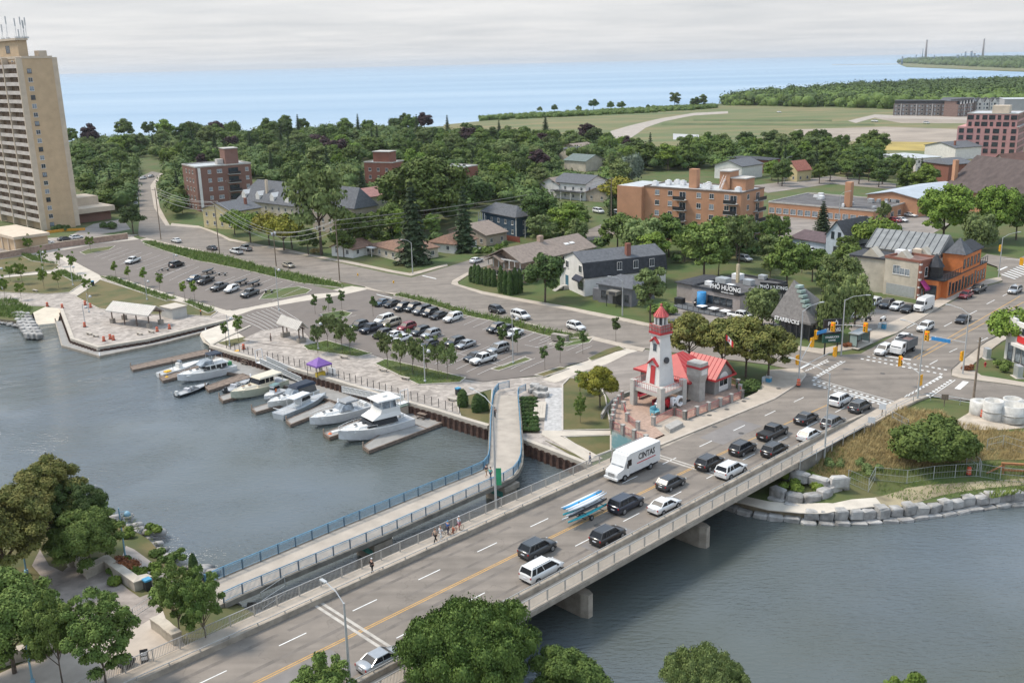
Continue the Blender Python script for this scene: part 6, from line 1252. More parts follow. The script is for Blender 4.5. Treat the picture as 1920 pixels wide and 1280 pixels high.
def make_car(kind,label,paint_,loc,rz,group):
 L,W,hz,bz,rz_,rb,rr,rf,wb,tz,wr=CK[kind];t=thing({'sedan':'sedan_car','suv':'sport_utility_car','hatch':'hatchback_car','minivan':'minivan','pickup':'pickup_truck','bigsuv':'large_sport_utility'}[kind],label,'car' if kind!='pickup' else 'pickup truck',loc,rz,group)
 h=L/2;zb=.28;w=W/2
 st=[(-h,.86,.42,tz-.12),(-h+.10,.94,.3,tz-.02),(rb,.99,zb,tz if kind not in('suv','minivan','hatch','bigsuv') else bz),(-.2,1.0,zb,bz),(wb-.15,1.0,zb,bz-.02),(wb+.35,.99,zb,hz),(h-.45,.95,zb,hz-.10),(h-.12,.86,.32,hz-.2),(h,.74,.40,hz-.34)]
 if kind=='pickup':st=[(-h,.95,.5,tz),(-h+.06,.97,.45,tz)]+[(-.95,.99,.4,tz),(-.2,1,.38,bz),(wb-.15,1,.38,bz-.02),(wb+.3,.99,.38,hz),(h-.4,.96,.38,hz-.06),(h-.1,.9,.4,hz-.15),(h,.82,.45,hz-.3)]
 rings=[]
 for x,k,z0,z1 in st:
  a=w*k;zm=z0+(z1-z0)*.62
  rings.append([(x,-a*.9,z0),(x,-a*.99,z0+.15),(x,-a,zm),(x,-a*.955,z1-.07),(x,-a*.86,z1),(x,0,z1+.03),(x,a*.86,z1),(x,a*.955,z1-.07),(x,a,zm),(x,a*.99,z0+.15),(x,a*.9,z0)])
 mb=MB();mb.loft([r[::-1] for r in rings],smooth=True);b=mb.build('body',PM['white'],t)
 wt=w*.74;wbm=w*.90;zt=rz_-.05
 g0=[(rb,-wbm,bz-.04),(wb,-wbm*.97,bz-.04),(wb,wbm*.97,bz-.04),(rb,wbm,bz-.04)];g1=[(rr,-wt,zt),(rf,-wt,zt),(rf,wt,zt),(rr,wt,zt)]
 mb=MB();mb.loft([g0,g1]);mb.build('glass',car_glass,t)
 mb=MB();rx0,rx1=rr-.06,rf+.05
 mb.loft([[(rx0,-wt*1.03,zt-.01),(rx1,-wt*1.03,zt-.01),(rx1,wt*1.03,zt-.01),(rx0,wt*1.03,zt-.01)],[(rx0+.05,-wt*.98,zt+.05),(rx1-.12,-wt*.98,zt+.05),(rx1-.12,wt*.98,zt+.05),(rx0+.05,wt*.98,zt+.05)],[(rx0+.25,-wt*.8,rz_+.02),(rx1-.4,-wt*.8,rz_+.02),(rx1-.4,wt*.8,rz_+.02),(rx0+.25,wt*.8,rz_+.02)]])
 for s in (-1,1):
  for (xb,xt,r) in ((wb,rf,.045),(rb,rr,.075 if kind!='sedan' else .06),((wb+rb)/2-.05,(rf+rr)/2-.05,.045)):
   mb.tube([(xb,s*wbm*.985,bz-.02),(xt,s*wt*1.01,zt)],r,4)
  if kind in('suv','bigsuv','minivan'):mb.tube([(rb+.75,s*wbm*.985,bz-.02),(rr+.65,s*wt*1.01,zt)],.06,4)
 rf_=mb.build('roof',PM['white'],t)
 if kind in ('suv','bigsuv','minivan'):
  mb=MB();
  for s in (-1,1):mb.tube([(rr+.15,s*wt*.93,rz_+.06),(rf-.2,s*wt*.93,rz_+.06)],.025,4)
  mb.build('roof_rack',rim_m if kind!='minivan' else trim_m,t)
 if kind=='pickup':
  box_part(t,'bed',trim_m,-h+.12,-w*.8,tz-.02,-1.05,w*.8,tz+.045)
 xw=(h-.92,-h+.98)
 for x in xw:
  for s in (-1,1):
   mb=MB();n=16;vs=[]
   for j in range(n):a=2*math.pi*j/n;vs.append((x+(wr+.05)*math.cos(a),s*(w*.99),wr+(wr+.05)*math.sin(a)))
   mb.add(vs+[(x,s*w*1.0,wr)],[(j,(j+1)%n,n) for j in range(n)] if s<0 else [((j+1)%n,j,n) for j in range(n)]);mb.build('wheel_arch',trim_m,t)
   mb=MB();mb.lathe([(wr*.88,-.11),(wr,-.08),(wr,.08),(wr*.88,.11)],14);wl=mb.build('wheel',tyre_m,t,(x,s*(w*.99-.06),wr));wl.rotation_euler=(R(90),0,0)
   mb=MB();mb.lathe([(wr*.62,-.125),(wr*.62,.125)],10);mb.build('rim',rim_m,wl)
 for s in (-1,1):
  a=w*.66;mb=MB();mb.cbox((0,0,0),(.10,.42,.17),s*R(-14));mb.build('headlight',head_m,t,(h-.12,s*a,hz-.30))
  mb=MB();mb.cbox((0,0,0),(.08,.34,.20 if kind!='pickup' else .34),s*R(10));mb.build('tail_light',tail_m,t,(-h+.045,s*w*.72,tz-.22))
  mb=MB();mb.box(-.08,-.10,-.07,.08,.10,.07);mb.build('mirror',trim_m,t,(wb-.25,s*(w*.97+.08),bz+.02))
 mb=MB();mb.box(-.02,-.26,-.06,.02,.26,.06);mb.build('licence_plate',plate_m,t,(-h-.01,0,.72));mb=MB();mb.box(-.03,-w*.5,-.10,.04,w*.5,.10);mb.build('grille',trim_m,t,(h-.03,0,.62))
 mb=MB();mb.box(-h*.97,-w*.86,.2,h*.95,w*.86,.36);mb.build('sill',trim_m,t)
 return t
CT_={}
def car(kind,px,py,hd,col,label,z=None,group='cars parked in the marina car park'):
 zz=2.0 if z is None else z
 for _ in range(5):
  p=P(px,py,zz+.75)
  if z is None:zz=hp(p.x,p.y)+.15
 if z is not None:zz=z
 p.z=zz
 if isinstance(hd,tuple):
  a=P(px,py,zz);b=P(px+hd[0],py+hd[1],zz);rz=math.atan2((b-a).y,(b-a).x)
 else:rz=BA+(0 if hd=='e' else math.pi)
 if kind not in CT_:
  t=make_car(kind,label,col,p,rz,group);CT_[kind]=t
 else:t=copy_tree(CT_[kind],p,rz,label,group)
 for c in kids_fast(t):
  if c.name.split('.')[0] in ('body','roof'):paint(c,PM[col])
 return t
def kids_fast(t):return t.children
QR=RZ;Gq='vehicles queueing on the bridge road'
for a in [('sedan',716,1232,'e','silver','silver sedan on the bridge next to the big foreground tree'),('minivan',1016,1066,'e','white','white minivan on the bridge in the kerb lane, rear window dark'),
 ('suv',1008,1025,'e','charcoal','charcoal SUV just above the white minivan'),('suv',1140,1001,'e','black','black SUV with brake lights beside the kayak trailer'),('bigsuv',1174,942,'e','navy','dark navy SUV towing the kayak trailer'),
 ('sedan',1246,944,'e','white','white sedan with sunroof in the kerb lane right of the navy SUV'),('hatch',1258,902,'e','charcoal','slate grey coupe SUV behind the delivery truck tail'),('bigsuv',1371,879,'e','white','boxy white SUV with dark roof rails close to the bridge parapet'),
 ('suv',1331,865,'e','black','black SUV immediately left of the boxy white SUV'),('suv',1453,841,'e','black','black SUV right below the black pickup'),('suv',1393,838,'e','black','small black SUV between the pickup and the boxy white SUV'),
 ('pickup',1449,809,'e','black','black crew cab pickup in the middle lane'),('hatch',1518,813,'e','white','white hatchback with sunroof beside the street lamp pole'),('suv',1562,790,'e','grey','dull grey SUV half behind the bridge lamp pole'),
 ('sedan',1512,781,'e','black','matt black sedan ahead of the black pickup'),('suv',1613,760,'e','charcoal','dark grey SUV first in line in the kerb lane'),('bigsuv',1577,748,'e','white','white SUV with black glass roof first in the middle lane')]:car(*a,z=QR,group=Gq)
Gq='oncoming traffic beyond the junction'
for a in [('suv',1657,655,'w','white','white car with black grille waiting left of the dump truck'),('sedan',1694,632,'w','white','white car with glass roof right behind the dump truck'),('suv',1735,612,'w','white','white SUV coming along beyond the dump truck'),
 ('sedan',1806,597,'w','black','dark sedan coming past the far street lamp'),('hatch',1811,552,'w','red','red car parked in front of the orange pub'),('pickup',1834,541,'w','black','black pickup parked behind the red car at the orange pub'),('suv',1903,543,'w','silver','silver SUV furthest up the main road')]:car(*a,z=QR,group=Gq)
Gq='cars parked beside the cream store'
for a in [('suv',1639,566,(-28,13),'white','white SUV with roof rack, first beside the cream store wall'),('suv',1663,569,(-28,13),'charcoal','dark grey SUV, second beside the cream store wall'),('hatch',1682,573,(-28,13),'white','small white hatchback between the two dark cars by the store'),('sedan',1703,577,(-28,13),'black','black sedan left of the white delivery van')]:car(*a,group=Gq)
car('sedan',1596,592,(-30,8),'silver','silver car tucked behind the birches by the cafe',group=None or 'cars on side lots')
Gq='cars on the side streets'
for a in [('sedan',330,450,(-20,-5),'white','white sedan turning at the foot of the hill street'),('sedan',397,464,(-20,-5),'charcoal','dark sedan on the street beside the planting strip'),('pickup',443,471,(-20,-5),'white','white pickup on the street, left of its twin'),('pickup',460,465,(-20,-5),'silver','silver pickup on the street, right of its twin'),
 ('sedan',541,496,(20,5),'beige','tan coloured sedan alone on the street'),('suv',932,580,(20,6),'black','black SUV on the street above the planting strip'),('minivan',976,590,(20,6),'white','white minivan right behind the black SUV'),('suv',1080,611,(20,6),'white','white SUV on the street left of the lighthouse'),
 ('sedan',893,487,(20,-6),'white','white sedan parked on the side street by the tan house'),('hatch',903,468,(20,-6),'charcoal','dark car in the driveway by the navy house'),('sedan',269,333,(20,-5),'white','white car at the top of the hill street, left one'),('sedan',283,330,(20,-5),'silver','pale car at the top of the hill street, right one'),
 ('sedan',256,355,(2,-10),'charcoal','dark car highest in the kerb row of the hill street'),('suv',255,363,(2,-10),'silver','silver SUV second in the kerb row of the hill street'),('sedan',254,372,(1,-10),'white','white car third in the kerb row of the hill street'),('sedan',254,381,(1,-10),'silver','silver car lowest in the kerb row of the hill street'),
 ('pickup',1390,592,(28,5),'white','white pickup in the noodle restaurant car park'),('sedan',48,458,(-20,3),'silver','silver car behind the pink wall, leftmost'),('sedan',87,454,(20,-3),'white','white car behind the pink wall near the podium'),('sedan',122,447,(20,-3),'charcoal','dark car behind the pink wall'),('hatch',143,444,(20,-3),'white','white hatchback behind the pink wall, rightmost'),
 ('sedan',1708,402,(20,3),'white','white sedan beside the school, right one'),('sedan',1690,411,(20,3),'white','white sedan beside the school, left one'),('hatch',1679,412,(20,3),'red','red hatchback beside the school'),('suv',1459,463,(20,4),'silver','silver SUV at the corner of the orange apartments'),('sedan',1520,468,(20,4),'white','white car behind the blue gabled house'),('suv',1396,484,(20,4),'silver','silver SUV under the trees above the restaurant'),
 ('minivan',1122,395,(20,4),'white','white van left of the orange apartment end wall'),('minivan',1158,399,(20,4),'white','white camper close to the orange apartment end wall'),('suv',1187,490,(20,4),'black','black SUV parked by the gambrel house chimney end'),('suv',1313,565,(10,-9),'black','dark car by the green bins near the restaurant')]:car(*a,group=Gq)
Gq='vehicles in the west boat trailer car park';F=(-30,10)
for a in [('pickup',249,488,F,'white','white pickup with orange load alone in the west car park'),('bigsuv',331,495,(30,-8),'black','black SUV hitched near an empty trailer'),('sedan',363,521,F,'bluegrey','blue grey sedan left of the black pickup with boat'),('pickup',385,525,F,'black','black pickup in the west car park'),
 ('pickup',411,537,F,'grey','grey pickup left of the white SUV in the west car park'),('suv',434,541,F,'white','white SUV towing a speed boat in the west car park'),('pickup',468,549,F,'grey','grey pickup nearest the marina in the west car park')]:car(*a,group=Gq)
Gq='cars parked in the marina car park';F=(-30,9)
for a in [('sedan',716,566,F,'bluegrey','first dark car in the top row by the planting strip'),('sedan',734,568,F,'black','black sedan, second in the top row'),('suv',754,575,F,'black','small black SUV, third in the top row'),('suv',774,576,F,'charcoal','charcoal SUV with roof rack, fourth in the top row'),('minivan',791,581,F,'grey','grey minivan, fifth in the top row'),
 ('suv',806,585,F,'black','black car, sixth in the top row'),('sedan',822,590,F,'black','black sedan left of the white SUV in the top row'),('bigsuv',849,595,F,'white','white SUV at the end of the top row'),('suv',930,614,F,'charcoal','dark plum SUV in the short right hand group'),('suv',946,618,F,'black','black SUV in the short right hand group'),('sedan',963,623,F,'white','white sedan in the short right hand group'),
 ('minivan',720,598,F,'white','white minivan in the second row'),('minivan',733,605,F,'beige','beige minivan in the second row'),('suv',762,612,F,'red','red crossover in the second row'),('suv',788,620,F,'charcoal','charcoal SUV right of the red crossover'),('suv',808,625,F,'silver','silver SUV next to the charcoal one right of the red crossover'),('suv',673,609,F,'charcoal','dark SUV at the left end of the second row'),
 ('pickup',696,615,F,'navy','navy pickup behind the young trees'),('suv',717,625,F,'black','black SUV in front of the navy pickup'),('sedan',738,627,F,'white','white car behind another white car'),('sedan',753,633,F,'white','white sedan front most in the crowded row'),('hatch',804,644,F,'charcoal','dark hatchback half hidden by young trees'),('suv',853,640,F,'charcoal','charcoal SUV left of the silver sedan'),
 ('sedan',873,644,F,'silver','silver sedan right of the charcoal SUV'),('bigsuv',934,653,F,'silver','silver SUV at the right end of the front row'),('sedan',889,667,F,'charcoal','charcoal sedan left of the white pickup'),('pickup',906,672,F,'white','white crew cab pickup at the front of the marina car park')]:car(*a,group=Gq)
for a in [('sedan',1461,210,(20,1),'white','white vehicle far off on the field track'),('pickup',1640,227,(20,1),'white','white pickup far off on the building site'),('minivan',1737,230,(20,1),'white','white van on the building site, right one')]:car(*a,group='vehicles on the far building site')
def truck():
 p=P(1186,873,RZ+.9);p.z=RZ;t=thing('delivery_truck','white box step van with red underlined black lettering crossing the bridge','truck',p,BA+math.pi);wp=PM['white']
 L=8.6;h=L/2
 mb=MB();mb.box(-h,-1.2,.75,h-2.2,1.2,3.5);mb.box(-h+.1,-1.24,.7,h-2.3,-1.2,.95);mb.build('cargo_box',wp,t)
 mb=MB();mb.loft([[(x,-y,.55),(x,-y,z),(x,y,z),(x,y,.55)] for x,y,z in ((h-2.2,1.18,3.35),(h-1.75,1.18,3.3),(h-1.15,1.12,1.75),(h-.1,1.02,1.45),(h,.98,1.2))]);mb.build('cab',wp,t)
 mb=MB();mb.add([(h-1.70,-1.0,3.12),(h-1.70,1.0,3.12),(h-1.19,1.0,1.86),(h-1.19,-1.0,1.86)],[(0,3,2,1)]);mb.build('windscreen',glass_blue,t)
 for s in (-1,1):box_part(t,'side_window',car_glass,h-2.6,s*1.21-.01,1.9,h-1.85,s*1.21+.01,2.75);box_part(t,'headlight',head_m,h-.06,s*.75-.2,.85,h+.02,s*.75+.2,1.08);box_part(t,'mirror',trim_m,h-1.7,s*1.4-.08,1.8,h-1.55,s*1.4+.08,2.4)
 box_part(t,'grille',mat('grey_grille',(.25,.25,.25),.6),h-.04,-.5,.75,h+.025,.5,1.25);box_part(t,'bumper',wp,h-.05,-1.1,.45,h+.2,1.1,.7);box_part(t,'chassis',trim_m,-h+.2,-1.0,.4,h-.6,1.0,.75)
 for x in (h-1.3,-h+2.0):
  for s in (-1,1):mb=MB();mb.lathe([(.45,-.16),(.47,0),(.45,.16)],14);w_=mb.build('wheel',tyre_m,t,(x,s*1.06,.47));w_.rotation_euler=(R(90),0,0);mb=MB();mb.lathe([(.24,-.18),(.24,.18)],10);mb.build('rim',rim_m,w_)
 tx=text(t,'CINTAS',1.0,(-1.4,1.215,2.55),(R(90),0,R(180)),trim_m,'lettering',.01,sp=1.0);tx.scale=(1.0,1.15,1);box_part(t,'red_underline',mat('red_stripe',(.5,.02,.03),.5),-3.3,1.205,1.72,.6,1.215,1.85)
truck()
def dump():
 p=P(1694,652,RZ+.9);p.z=RZ;t=thing('dump_truck','small white cab truck with dark grey dump body at the junction','truck',p,BA+math.pi)
 mb=MB();mb.loft([[(x,-1.05,.6),(x,-1.05,z),(x,1.05,z),(x,1.05,.6)] for x,z in ((1.3,2.5),(2.7,2.5),(3.2,1.6),(3.25,1.5))]);mb.build('cab',PM['white'],t);mb=MB();mb.add([(2.73,-.9,2.4),(2.73,.9,2.4),(3.18,.9,1.65),(3.18,-.9,1.65)],[(0,3,2,1)]);mb.build('windscreen',car_glass,t)
 for s in (-1,1):box_part(t,'side_window',car_glass,1.7,s*1.06-.01,1.6,2.6,s*1.06+.01,2.3);box_part(t,'headlight',head_m,3.2,s*.75-.15,.8,3.29,s*.75+.15,1.0)
 g_=mat('dump_body_grey',(.12,.13,.14),.6,.1,2)
 for d in ((-3,-1.2,1,1.1,-1.1,2.6),(-3,1.1,1,1.1,1.2,2.6),(-3.1,-1.2,1,-3,1.2,2.6),(1.0,-1.2,1,1.15,1.2,2.8),(-3,-1.1,.95,1.1,1.1,1.05)):box_part(t,'body_panel',g_,*d)
 box_part(t,'load',mat('reddish_load',(.16,.10,.09),.9,.2,3),-2.9,-1.1,1.05,1,1.1,2.2);box_part(t,'chassis',trim_m,-3,-.8,.45,2.8,.8,.9)
 for x in (2.2,-2.0):
  for s in (-1,1):mb=MB();mb.lathe([(.45,-.16),(.47,0),(.45,.16)],14);w_=mb.build('wheel',tyre_m,t,(x,s*.98,.47));w_.rotation_euler=(R(90),0,0);mb=MB();mb.lathe([(.22,-.18),(.22,.18)],10);mb.build('rim',rim_m,w_)
dump()
def van():
 p=P(1732,571,6.2);p.z=5.1;t=thing('delivery_van','tall white panel van parked at the end of the row by the cream store','van',p,BA+math.pi);
 mb=MB();mb.loft([[(x,-y,.35),(x,-y*1.02,1.4),(x,-y*.9,z),(x,y*.9,z),(x,y*1.02,1.4),(x,y,.35)] for x,y,z in ((-3.1,.95,2.6),(-3,1,2.72),(1.1,1,2.72),(1.5,1,2.55),(2.15,.98,1.45),(2.85,.93,1.2),(3.0,.8,.9))]);mb.build('body',PM['white'],t)
 mb=MB();mb.add([(1.54,-.84,2.45),(1.54,.84,2.45),(2.16,.88,1.52),(2.16,-.88,1.52)],[(0,3,2,1)]);mb.build('windscreen',car_glass,t)
 for s in (-1,1):box_part(t,'side_window',car_glass,.8,s*1.0-.02,1.5,1.7,s*1.0+.02,2.1);box_part(t,'headlight',head_m,2.8,s*.7-.15,.9,2.95,s*.7+.15,1.15)
 box_part(t,'grille',trim_m,2.9,-.5,.5,3.02,.5,.85)
 for x in (1.95,-2.0):
  for s in (-1,1):mb=MB();mb.lathe([(.36,-.12),(.36,.12)],14);w_=mb.build('wheel',tyre_m,t,(x,s*.95,.36));w_.rotation_euler=(R(90),0,0);mb=MB();mb.lathe([(.2,-.14),(.2,.14)],10);mb.build('rim',rim_m,w_)
van()
def kayak_mesh(L,W,cm,par,loc,rot,nm='kayak'):
 mb=MB();n=9;rr=[]
 for i in range(n+1):
  s=i/n*2-1;w_=W/2*max(.03,(1-abs(s)**2.2));z=.10*s*s
  rr.append([(s*L/2,-w_,z+.12),(s*L/2,-w_*.6,z-.02),(s*L/2,w_*.6,z-.02),(s*L/2,w_,z+.12),(s*L/2,0,z+.22)])
 mb.loft(rr,smooth=True);o=mb.build(nm,cm,par,loc);o.rotation_euler=rot;return o
p=P(1102,962,RZ+.5);p.z=RZ;t=thing('boat_rack_trailer','black rack trailer carrying the stacked racing shells behind the navy SUV','trailer',p,BA)
for z in (.6,1.3,2.0):box_part(t,'rack_bar',trim_m,-1.6,-1.1,z,-1.5,1.1,z+.06);box_part(t,'rack_bar',trim_m,1.6,-1.1,z,1.7,1.1,z+.06)
for x in (-1.55,1.65):box_part(t,'mast',trim_m,x-.05,-.05,.4,x+.05,.05,2.5)
box_part(t,'frame',trim_m,-2.2,-.1,.4,3.6,.1,.5);box_part(t,'axle',trim_m,-.4,-.8,.4,-.25,.8,.5)
for s in (-1,1):mb=MB();mb.lathe([(.33,-.1),(.33,.1)],12);w_=mb.build('wheel',tyre_m,t,(-.3,s*.85,.33));w_.rotation_euler=(R(90),0,0);mb=MB();mb.lathe([(.18,-.12),(.18,.12)],10);mb.build('rim',rim_m,w_)
kc={'white':mat('shell_white',(.62,.64,.66),.35,.03,1),'blue':mat('shell_blue',(.03,.28,.55),.35,.03,1),'teal':mat('shell_teal',(.03,.42,.50),.35,.03,1),'black':mat('shell_black',(.03,.03,.035),.4,.03,1)}
for i,(y,z,c,lb) in enumerate(((-.75,2.15,'white','white shell on the top tier, nearest the parapet'),(-.25,2.2,'white','long white shell in the middle of the top tier'),(.3,2.2,'blue','bright blue shell on the top tier'),(.85,2.15,'white','white shell on the top tier, furthest from the parapet'),(-.8,1.45,'black','black shell on the middle tier'),(-.3,1.45,'white','white shell on the middle tier'),(.4,1.45,'teal','turquoise shell on the middle tier'),(-.7,.75,'teal','turquoise shell on the lowest tier'),(.6,.75,'white','white shell on the lowest tier'))):
 q=p+ub*(-.6)+nb*y*.72;q.z=RZ+z;o=kayak_mesh(6.8,.62,kc[c],None,q,(0,0,BA));tag(o,lb+' of the rack trailer','kayak','shells on the rack trailer')
for (px,py),lb,ld in (((306,506),'empty black boat trailer behind the black SUV',0),((413,515),'white wheeled boat trailer beside the dark pickups',0),((476,532),'black bass boat on a trailer behind the grey pickup',1),((390,511),'covered dark boat on a trailer beyond the black pickup',1),((452,530),'grey outboard boat on a trailer behind the white SUV',1),((500,545),'empty dark trailer at the marina end of the west car park',0)):
 p=P(px,py,2.5);p.z=hp(p.x,p.y)+.12;a=P(px,py,2.1);b=P(px-30,py+10,2.1);t=thing('boat_trailer',lb,'trailer',p,math.atan2((b-a).y,(b-a).x),'boat trailers in the west car park')
 for y in (-.7,.7):box_part(t,'side_rail',trim_m,-2.5,y-.05,.45,1.4,y+.05,.55)
 box_part(t,'drawbar',trim_m,1.3,-.06,.45,3.2,.06,.55);box_part(t,'cross_bar',trim_m,-2,-.7,.47,-1.9,.7,.57)
 for s in (-1,1):mb=MB();mb.lathe([(.3,-.1),(.3,.1)],12);w_=mb.build('wheel',tyre_m,t,(-.8,s*.95,.3));w_.rotation_euler=(R(90),0,0);box_part(t,'mudguard',steel,-1.3,s*.95-.12,.65,-.3,s*.95+.12,.7)
 if ld:o=kayak_mesh(5.4,2.0,PM['charcoal'],None,Vector((p.x,p.y,p.z+.95)),(0,0,t.rotation_euler.z),'small_boat');o.scale=(1,1,1.3);tag(o,'low dark hull resting on the '+lb.split(' on a ')[-1].replace('trailer','trailer',1),'boat')
for (px,py),lb,c in (((1656,598),'white and blue motorbike standing alone in the store car park','white'),((1628,598),'dark purple motorbike by the flower planters','black')):
 p=P(px,py,5.5);p.z=5.08;t=thing('motorbike',lb,'motorbike',p,R(30));
 for x in (-.65,.65):mb=MB();mb.lathe([(.3,-.06),(.3,.06)],12);w_=mb.build('wheel',tyre_m,t,(x,0,.3));w_.rotation_euler=(R(90),0,0)
 mb=MB();mb.loft([[(x,-w_,z0),(x,-w_,z1),(x,w_,z1),(x,w_,z0)] for x,w_,z0,z1 in ((-.9,.08,.7,.8),(-.3,.16,.45,.85),(.2,.2,.35,1.0),(.6,.12,.6,1.0))]);mb.build('body',PM[c],t);mb=MB();mb.tube([(.6,-.35,1.05),(.45,0,1.0),(.6,.35,1.05)],.025,5);mb.tube([(.65,0,.3),(.45,0,1.0)],.04,5);mb.build('handlebar',trim_m,t)
bw=mat('boat_gelcoat',(.66,.65,.62),.3,.02,1,spec=.6);bcream=mat('cream_gelcoat',(.58,.52,.40),.3,.02,1,spec=.6);bgrey=mat('grey_hull',(.64,.65,.66),.35,.03,1,spec=.6);balu=mat('aluminium_hull',(.45,.48,.50),.4,.05,1,metal=.3);bblack=mat('black_hull',(.02,.022,.024),.3,.05,1,spec=.6);deckc=mat('cockpit_floor',(.35,.36,.37),.7,.06,2);navyc=mat('navy_canvas',(.02,.03,.05),.8,.1,2);teak=mat('teak_trim',(.22,.12,.06),.7,.1,2);bgreen=mat('green_wrap',(.03,.20,.07),.4,.1,1)
def boat(name,label,bow,stern,B,F,kind,hullm,deckm=None):
 a=P(*stern,0);b=P(*bow,0);d=b-a;L=d.length;rz=math.atan2(d.y,d.x);c=(a+b)/2;t=thing(name,label,'boat',(c.x,c.y,0),rz,'boats moored at the marina');h=L/2
 n=12;rings=[];dk=[]
 def bw_(s):return B/2*(.90+.10*min(1,s/.3))*(1-max(0,(s-.42)/.58)**2.4)
 def dz(s):return F*(.86+.42*max(0,s-.2)**1.5)
 for i in range(n+1):
  s=i/n;w_=max(bw_(s),.03);x=-h+L*s;k=-.35+max(0,(s-.75)/.25)**2*(F*.9);xx=x+(.0 if s<.8 else 0)
  ch=max(0,(s-.6)/.4)**1.5*F*.45
  rings.append([(x-(.0),0,k),(x-.28*s*F*.0,-w_*(.84-.25*s),.05+ch),(x,-w_,dz(s)),(x,-w_*.93,dz(s)+.04),(x,w_*.93,dz(s)+.04),(x,w_,dz(s)),(x,w_*(.84-.25*s),.05+ch)])
 mb=MB();mb.loft([r[::-1] for r in rings],smooth=False);mb.build('hull',hullm,t)
 dm=deckm or bw
 cs=.36 if kind not in('open','bass') else .62
 mb=MB();q=[(-h+L*s,-max(bw_(s)-.12,.02),dz(s)+.06) for s in [cs+(1-cs)*i/7 for i in range(8)]];q2=[(x,-y,z) for x,y,z in q]
 for i in range(7):mb.add([q[i],q[i+1],q2[i+1],q2[i]],[(0,1,2,3)])
 mb.build('foredeck',dm,t)
 mb=MB();w0=bw_(.2)-.22
 for (x0,x1,y0,y1,z0,z1) in ((-h+.1,-h+L*cs,-w0,w0,F*.35,F*.36),):mb.box(-h+.12,-w0,dz(0)+.02,-h+L*cs,w0,dz(0)+.055)
 mb.build('cockpit_floor',deckc,t)
 mb=MB()
 for s_ in (-1,1):mb.tube([(-h+L*s,s_*(bw_(s)*.97),dz(s)+.06) for s in [i/10 for i in range(10)]],.07,5)
 mb.build('rub_rail',dm,t)
 def cab(nm,x0,x1,w0_,w1_,z0,z1,sl0,sl1,m_):
  mb=MB();mb.loft([[(x0,-w0_,z0),(x1,-w0_*.86,z0),(x1,w0_*.86,z0),(x0,w0_,z0)],[(x0+sl0,-w1_,z1),(x1-sl1,-w1_*.86,z1),(x1-sl1,w1_*.86,z1),(x0+sl0,w1_,z1)]]);return mb.build(nm,m_,t)
 X=lambda s:-h+L*s
 zd=dz(.45)
 if kind=='fly':
  cab('trunk_cabin',X(.30),X(.84),B*.34,B*.26,zd,zd+.55,0,1.2,bw);cab('saloon_window',X(.24),X(.66),B*.42,B*.33,zd+.3,zd+1.35,.1,1.6,car_glass);cab('saloon_roof',X(.20),X(.60),B*.44,B*.40,zd+1.3,zd+2.0,0,1.5,bw)
  cab('flybridge',X(.20),X(.47),B*.40,B*.38,zd+2.0,zd+2.7,0,.3,bw);cab('flybridge_screen',X(.24),X(.44),B*.34,B*.33,zd+2.7,zd+3.9,.1,.2,glass_blue)
  for x in (.22,.33,.45):
   for s_ in (-1,1):mb=MB();mb.tube([(X(x),s_*B*.36,zd+2.6),(X(x),s_*B*.35,zd+4.0)],.05,5);mb.build('hardtop_post',bw,t)
  cab('hardtop',X(.18),X(.50),B*.42,B*.40,zd+4.0,zd+4.18,.05,.1,bw);mb=MB();mb.tube([(X(.3),.3,zd+4.1),(X(.3),.3,zd+6)],.03,4);mb.build('antenna',bw,t);box_part(t,'pulpit',bw,h-.3,-.3,dz(1)+.0,h+1.1,.3,dz(1)+.14)
  cab('radar',X(.3),X(.36),.3,.25,zd+4.18,zd+4.45,0,0,bw);mb=MB();mb.cbox((X(.1),0,dz(.1)+.35),(.6,.6,.7));mb.build('fighting_chair',bw,t)
 elif kind=='express':
  cab('trunk_cabin',X(.42),X(.86),B*.33,B*.2,zd,zd+.5,0,1.2,bw);cab('windscreen',X(.34),X(.56),B*.40,B*.32,zd+.3,zd+1.25,.1,.9,glass_blue);cab('canvas_top',X(.24),X(.46),B*.37,B*.34,zd+1.45,zd+1.7,.1,.3,mat('grey_canvas',(.25,.26,.27),.8,.06,2))
  for x in (.2,.26):
   for s_ in (-1,1):mb=MB();mb.tube([(X(x),s_*B*.42,dz(.2)),(X(x+.03),s_*B*.34,zd+1.7)],.04,5);mb.build('arch_post',white_metal,t)
  for k in range(3):box_part(t,'seat',bw,X(.06)+k*.05,-B*.3+k*B*.2,dz(.1),X(.06)+.8,-B*.3+k*B*.2+.5,dz(.1)+.6)
 elif kind=='bimini':
  cab('trunk_cabin',X(.48),X(.86),B*.33,B*.2,zd,zd+.5,0,1.2,bw);cab('windscreen',X(.42),X(.60),B*.40,B*.32,zd+.3,zd+1.2,.1,.9,glass_blue);cab('canvas_enclosure',X(.05),X(.44),B*.42,B*.38,dz(.2)+.1,zd+1.3,.3,.4,mat('smoked_vinyl',(.10,.10,.10),.3,.1,1));cab('canvas_top',X(.05),X(.47),B*.41,B*.34,zd+1.3,zd+1.75,.25,.4,navyc)
 elif kind=='lobster':
  cab('trunk_cabin',X(.45),X(.85),B*.34,B*.2,zd,zd+.5,0,1.0,bcream);cab('wheelhouse_window',X(.27),X(.56),B*.37,B*.34,zd+.4,zd+1.45,0,.6,car_glass);cab('wheelhouse',X(.26),X(.57),B*.38,B*.38,zd+.0,zd+.55,0,.1,bcream);cab('wheelhouse_roof',X(.10),X(.53),B*.42,B*.38,zd+1.45,zd+1.7,.05,.2,bcream)
